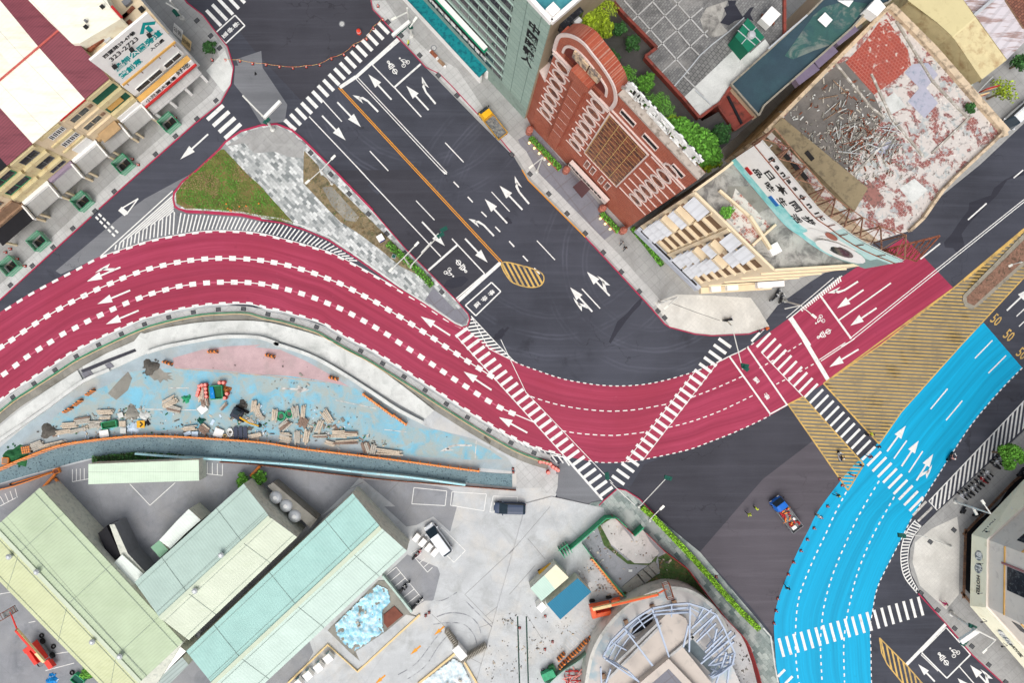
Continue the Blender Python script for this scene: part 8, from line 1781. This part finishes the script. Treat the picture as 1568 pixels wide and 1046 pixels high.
# parking marks, yellow arrows, kerbs, tarpaulin
mk3=MB()
for q in (T(2,1,945,880,1140,900,1130,987,932,976),T(2,1,1170,905,1375,918,1360,1018,1162,985),T(2,1,1415,930,1560,935,1560,1030,1395,1025),T(3,1,1110,125,1250,262,1182,332,1040,190)):outline(mk3,q,.11)
for (a,b,n) in (((430,770,430,845),(500,765,500,835),3),((1200,725,1200,795),(1320,740,1320,808),4)):
 for i in range(n+1):p=lerp(a,b,i/n); ln(2,0,*p,.1,m=mk3)
ln(2,0,430,845,525,828,.1,m=mk3); ln(2,0,1200,795,1320,808,.1,m=mk3); ln(2,0,770,858,890,985,.1,m=mk3); ln(2,0,890,985,1040,850,.1,m=mk3); ln(2,0,0,990,95,940,.1,m=mk3)
for i in range(4):ln(2,0,0+i*30,930-i*15,25+i*26,975-i*12,.1,m=mk3)
for i in range(7):a=lerp((780,410),(930,610),i/6); b=lerp((840,360),(1000,555),i/6); ln(3,1,*a,*b,.1,m=mk3)
ln(3,1,840,360,1000,555,.1,m=mk3)
for i in range(5):a=lerp((930,280),(1025,390),i/4); b=lerp((965,255),(1055,362),i/4); ln(3,1,*a,*b,.1,m=mk3)
ln(3,1,930,280,1025,390,.1,m=mk3)
for v in ((0,520,60,510),(170,690,210,682),(320,778,360,770),(300,880,430,860),(270,975,440,930)):ln(3,0,*v,.1,m=mk3)
struct('parking_marking',mk3,M_('white_paint')); ya=MB()
for x,y in ((1095,740),(955,855),(745,1030)):arrow(ya,T1(3,1,x+30,y-28),T1(3,1,x-32,y+26),z=.022,hl=.6)
struct('yard_arrow',ya,M_('orange_line'))
kerb(T(3,1,980,640,612,978,435,818,200,1046),.28,.3,'sign_yellow','yard_kerb'); kerb(T(3,1,970,1050,1190,870,1240,915,1320,1050),.3,.3,'sign_yellow','yard_kerb')
fence('sheet_fence','green low wall beside the white scooter bays',T(3,1,762,400,935,612),1.0,'wh_pale',w=.3)
top2('soil_pit',T(3,1,435,735,735,440,780,440,925,640,960,650,640,930,560,860),'debris',.12); top2('soil_pit',T(3,1,765,640,830,588,882,642,845,670,790,718,768,690),plain('rust_soil',(118,70,56),.2,1.5).name if 'rust_soil' in MATS else plain('rust_soil',(118,70,56),.2,1.5) and 'rust_soil',.3); top2('soil_pit',T(3,1,600,860,780,740,900,640,960,655,640,950),'yard',.14)
def tarp(label,outline_,mat,seed,hh=.5,z=.15):
 rnd=random.Random(seed); P=GP(outline_); cx=sum(p[0] for p in P)/len(P); cy=sum(p[1] for p in P)/len(P); t=thing('tarpaulin',label,'tarpaulin',(cx,cy,z),0,'tarpaulins'); m=MB(); st=.16; xs=[p[0]-cx for p in P]; ys=[p[1]-cy for p in P]; Q=[(p[0]-cx,p[1]-cy) for p in P]; idx={}
 def ins_(x,y):
  c=False
  for i in range(len(Q)):
   a,b=Q[i],Q[i-1]
   if (a[1]>y) != (b[1]>y) and x<(b[0]-a[0])*(y-a[1])/(b[1]-a[1])+a[0]:c=not c
  return c
 def vi(i,j):
  if (i,j) not in idx:
   x,y=min(xs)+i*st,min(ys)+j*st; q=Vector((x*.8,y*.8,seed)); w=noise.turbulence(q,4,False)+.5*abs(noise.noise(Vector((x*1.3+y*.9,(y-x)*.35,seed)))); idx[(i,j)]=len(m.v); m.v.append((x+noise.noise(q*3)*.1,y,hh*(.25+w)))
  return idx[(i,j)]
 for i in range(int((max(xs)-min(xs))/st)):
  for j in range(int((max(ys)-min(ys))/st)):
   if ins_(min(xs)+(i+.5)*st,min(ys)+(j+.5)*st):m.f.append((vi(i,j),vi(i+1,j),vi(i+1,j+1),vi(i,j+1))); m.mi.append(0)
 m.build('sheet',mat,t,True); m=MB()
 for i in range(5):a=rnd.uniform(0,6.28); m.box((1.2*math.cos(a),1.2*math.sin(a),hh),(.5,.3,.15),a)
 m.build('weight',M_('timber_grey'),t)
tarp('crumpled pale blue tarpaulin in the pit beside the turquoise roof',T(3,1,480,700,560,620,640,540,730,462,790,490,808,560,760,610,760,700,765,740,650,820,590,855,520,800,490,750),plain('tarp_blue',(150,206,226),.12,1.2,(206,226,234),(.45,.6),.45),3)
tarp('pale tarpaulin inside the yellow kerb at the bottom',T(3,1,980,1050,1180,900,1230,930,1290,1050,1200,1120),plain('tarp_pale',(196,214,220),.1,1,(226,230,230),(.45,.6),.5),5,.35)
for i,(x,y) in enumerate(((445,882),(388,935),(326,982),(268,1032))):
 t=thing('air_conditioner','%s white cooling unit from the top beside the turquoise roof' % ORD[i],'cooling unit',(*G(*T1(3,1,x,y)),.05),R(40),'white cooling units'); m=MB(); m.box((0,0,.2),(1.25,1.2,1.2)); m.build('casing',M_('white_wall'),t,bevel=.04); m=MB(); m.box((0,0,0),(1.0,.2,.2)); m.box((.3,.5,.5),(.5,.3,.5)); m.build('base',M_('cab_teal') if 'cab_teal' in MATS else plain('cab_teal',(70,140,156),.08,1),t)
t=thing('container','small white container between the folded yard gates','container',(*G(*T1(3,1,1217,843)),.02),R(-50)); m=MB(); m.box((0,0,0),(2.1,1.2,1.6)); m.build('container_body',M_('white_wall'),t,bevel=.03); m=MB(); m.box((0,0,1.6),(2.15,1.25,.06)); m.build('lid',M_('white_metal'),t)
def foldgate(label,a,b,n):
 p,q=T1(3,1,*a),T1(3,1,*b); t=thing('folding_gate',label,'gate',(*G(*p),.02),0,'folding yard gates',world=True); an=math.atan2(G(*q)[1]-G(*p)[1],G(*q)[0]-G(*p)[0])
 for i in range(n):m=MB(); c=lerp(p,q,i/(n-1)); m.box((*G(*c),.02),(.08,.75,1.5),an); m.build('gate_bar',M_('timber_grey'),t)
foldgate('short folding gate above the white container',(1140,725),(1195,805),9); foldgate('long folding gate right of the white container',(1225,900),(1370,815),18)
for i in range(4):x,y=T1(3,1,*lerp((962,175),(1070,262),i/3)); t=thing('storage_box','%s beige storage box from the left beside the white van' % ORD[i],'storage box',(*G(x,y),.02),R(-40),'beige storage boxes'); m=MB(); m.box((0,0,0),(.75,1.2,1.0)); m.build('box_body',plain('box_beige',(206,198,190),.06,1),t); m=MB(); m.box((0,0,1.0),(.8,1.25,.06)); m.build('lid',M_('white_wall'),t)
# loose red steel sections and green machine near the round building
t=thing('steel_bundle','bundle of crossed red steel sections at the bottom edge','steel bundle',(*G(*T1(3,2,370,1005)),.16),0); rnd=random.Random(5)
for i in range(16):a=rnd.uniform(0,3.14); x,y=rnd.uniform(-1,1),rnd.uniform(-1,1); m=MB(); m.slab((x-math.cos(a),y-math.sin(a),.1+i*.04),(x+math.cos(a),y+math.sin(a),.15+i*.04),.12,.12); m.build('steel_bar',M_('red_paint_metal' if i % 3 else 'lid_pink'),t)
t=thing('generator','teal green machine on a trailer at the bottom edge','generator',(*G(*T1(3,2,225,978)),.16),R(25)); m=MB(); m.box((0,0,.3),(2.0,1.2,1.1)); m.build('housing',M_('green_frame'),t,bevel=.05); m=MB(); m.box((.9,.5,.3),(.9,.9,.7)); m.build('tank',M_('net_green'),t); wheels(t,(-.5,.5),.6,.28)
# pallets of the far left sign and blue waste heap at the bottom left
heap('waste_heap','blue plastic sheet heap at the bottom left yard','heap',*T1(3,0,310,1025),.8,.6,M_('sheet_bright'),15)
for i,(x,y,r) in enumerate(((250,765,.35),(320,830,.35),(430,985,.35))):t=thing('tyre','%s loose black tyre from the top in the bottom left yard' % ORD[i],'tyre',(*G(*T1(3,0,x,y)),.02),0,'loose tyres'); m=MB(); m.lathe([(r,.02),(r*1.08,.12),(r,.22),(r*.6,.22),(r*.55,.05)],14); m.build('tyre_body',M_('tyre'),t); m=MB(); m.lathe([(r*.5,.0),(r*.5,.06)],10); m.build('hub',M_('grey_metal'),t)
# overhead cables from the beige roof
t=thing('overhead_cable','thin dark cable from the corner mast to the scooter on the light pavement','cable',(*G(*T1(1,2,960,790)),0),0,world=True); m=MB(); p,q=W(*T1(1,2,960,790),6),W(*T1(1,2,1250,895),6); m.tube([p,(p+q)/2-Vector((0,0,.4)),q],.03,4); m.build('wire',M_('black_paint'),t)
for o in (gr,bar,wb_,tg,cn,br,tk):
 pass
# ================= GROUND WEAR AND SCATTERED RUBBLE =================
def rubble(name,label,poly,n,mats,z,smin,smax,seed,cl=14):
 P=GP(poly); xs=[p[0] for p in P]; ys=[p[1] for p in P]; r_=random.Random(seed); m=MB()
 def inside(x,y):
  c=False
  for i in range(len(P)):
   a,b=P[i],P[i-1]
   if (a[1]>y) != (b[1]>y) and x<(b[0]-a[0])*(y-a[1])/(b[1]-a[1])+a[0]:c=not c
  return c
 C_=[(r_.uniform(min(xs),max(xs)),r_.uniform(min(ys),max(ys)),r_.uniform(.5,2.2)) for _ in range(cl)]; k=0
 while k<n:
  k+=1; q=r_.choice(C_); x,y=(r_.gauss(q[0],q[2]),r_.gauss(q[1],q[2]*.6)) if r_.random()<.75 else (r_.uniform(min(xs),max(xs)),r_.uniform(min(ys),max(ys)))
  if not inside(x,y):continue
  m.k=r_.randrange(len(mats)); s_=r_.uniform(smin,smax)*(2.2 if r_.random()<.08 else 1); m.box((x,y,z-.02),(s_*r_.uniform(.6,2.4),s_*r_.uniform(.4,1),r_.uniform(.04,.18)),r_.uniform(0,3.14))
 return tag(m.build(name,mats),label,'rubble',kind='stuff')
RM=[M_('timber'),M_('timber_grey'),M_('debris'),M_('curb_white'),M_('timber_dark'),M_('mud')]
YR=T(2,0,250,640,330,560,420,480,640,400,850,400,1000,440,1350,430,1550,380)+T(2,1,130,380,330,380,480,440,620,540,860,640,880,690,600,680,300,645,0,615)+T(2,0,1550,605,1200,582,800,575,550,600,350,635)
rubble('rubble','small scraps of wood and stone strewn over the works yard',YR,1500,RM+[M_('bag_blue'),M_('net_green')],.03,.08,.3,21,26)
rubble('rubble','stones and scraps strewn on the old blue road surface',T(2,0,300,480,450,350,780,190,1550,60)+T(2,1,450,210,800,420,1100,540,1400,680,900,660,300,400)+T(2,0,1000,330),500,[M_('debris'),M_('mud'),M_('timber_grey')],.03,.04,.14,22,20)
rubble('rubble','gravel and rubbish along the verge below the railing',T(1,0,700,1000,1000,905,1300,860,1550,860)+T(1,1,300,930,560,1046)+T(2,1,900,260,1200,440,1540,700,1500,720,1150,480,850,270,560,80,300,-20)+T(1,0,1550,890,1000,940),900,[M_('debris'),M_('mud'),M_('soil'),M_('timber_grey')],.07,.06,.22,23,24)
rubble('rubble','broken pieces around the fabric covered corner of the site',S3(440,205,555,62,740,168,900,250,1030,352,890,395,700,535,500,312),260,RM,.2,.06,.2,24)
rubble('rubble','plaster crumbs and tile shards on the derelict grey roof',[(1195,185),(1285,100),(1345,205),(1385,240),(1300,265)],700,RM+[M_('rust'),M_('low_grey')],HD+.08,.08,.32,25,16) if 0 else None
m=MB(); r_=random.Random(4)
for i in range(900):
 x,y=r_.gauss(1315,34),r_.gauss(215,26)
 if i % 3==0:x,y=r_.uniform(1210,1385),r_.uniform(120,300)
 if x+y*.9<1360 or x-y*.75>1225 or y>285:continue
 p=W(x,y,HD+.08); m.k=r_.randrange(5); s_=r_.uniform(.08,.3); m.box(p,(s_*r_.uniform(.6,3),s_*.6,.1),r_.uniform(0,3.14))
tag(m.build('rubble',[M_('timber_grey'),M_('low_grey'),M_('debris'),M_('rust'),M_('curb_white')]),'crumbs, tile shards and laths on the derelict grey roof','rubble',kind='stuff')
# tones, joints and tyre arcs on the yard concrete
sheet('yard_patch',T(3,1,780,405,905,285,940,300,1085,360,1100,400,1060,560,1010,560,930,610),.0095,'yard_grey'); sheet('yard_patch',T(2,1,640,830,860,842,1140,880,1185,905,1160,1046,900,1046,760,930),.0098,'yard_grey'); sheet('yard_patch',T(3,1,770,0,1200,0,1160,150,1060,60,960,110,900,120),.0101,'yard_grey')
sheet('yard_patch',T(3,0,0,480,120,590,420,890,500,1046,0,1046),.0104,'yard_grey')
plain('joint_dark',(128,128,126),.1,1); plain('tyre_mark',(132,134,138),.08,1,(186,189,190),(.45,.6),s2=.8)
jm=MB()
for v in ((1245,520,1370,650),(1370,650,1560,500),(1050,640,1200,780),(1560,230,1250,520),(1370,650,1480,760),(1280,900,1560,1046),(1330,720,1560,640)):ln(3,1,*v,.06,m=jm)
for v in ((0,520,150,350),(190,780,100,640),(240,0,0,280),(110,190,210,310)):quad(jm,T1(3,2,v[0],v[1]),T1(3,2,v[2],v[3]),.06,.164)
for v in ((640,850,560,890),(860,842,770,930),(480,740,640,830)):ln(2,1,*v,.07,m=jm)
struct('concrete_joint',jm,M_('joint_dark'))
tm_=MB()
for pts in (T(3,1,1080,655,1160,632,1260,645,1325,700,1345,770),T(3,1,1060,700,1150,690,1240,700,1300,760,1320,830),T(3,1,1050,560,1120,555,1200,510),T(3,1,850,1000,960,930,1060,800,1110,740),T(3,1,900,1030,1010,950,1090,830,1150,760),T(3,2,0,660,60,560,170,420,300,280),T(3,1,1560,900,1450,760,1350,660,1250,560)):line(tm_,smooth(pts,8),.16,.0125)
struct('tyre_marks',tm_,M_('tyre_mark'))
# repair patches and manholes on the asphalt
for pts,mt in ((T(1,1,700,60,760,120,730,150,670,90),'asphalt'),(T(0,1,0,420,110,560,60,620,0,600),'grey_asphalt'),(T(1,2,380,560,620,700,560,760,330,640),'asphalt'),(T(0,0,1400,350,1550,300,1560,420,1450,480),'grey_asphalt')):sheet('repair_patch',pts,.0062+.0002*len(pts),mt)
rubble('rubble','small stones and scraps across the pale yard beside the round building',S3(-120,700,60,560,300,660,480,640,300,900,180,1046,-150,1046),240,[M_('debris'),M_('mud'),M_('timber')],.17,.04,.15,31,9)
rubble('rubble','litter and stones at the foot of the round building ring',S3(1290,700,1370,780,1420,900,1460,1046,1330,1046,1310,860),160,[M_('debris'),M_('mud'),M_('curb_white')],.17,.06,.2,32,6)
rubble('rubble','litter around the blue and cream site cabins',S3(360,330,480,320,640,520,500,560,440,470),120,RM,.17,.05,.2,33,6)
for o in SC.collection.objects:
 if '_w' in o:del o['_w']
 if '_used' in o:del o['_used']
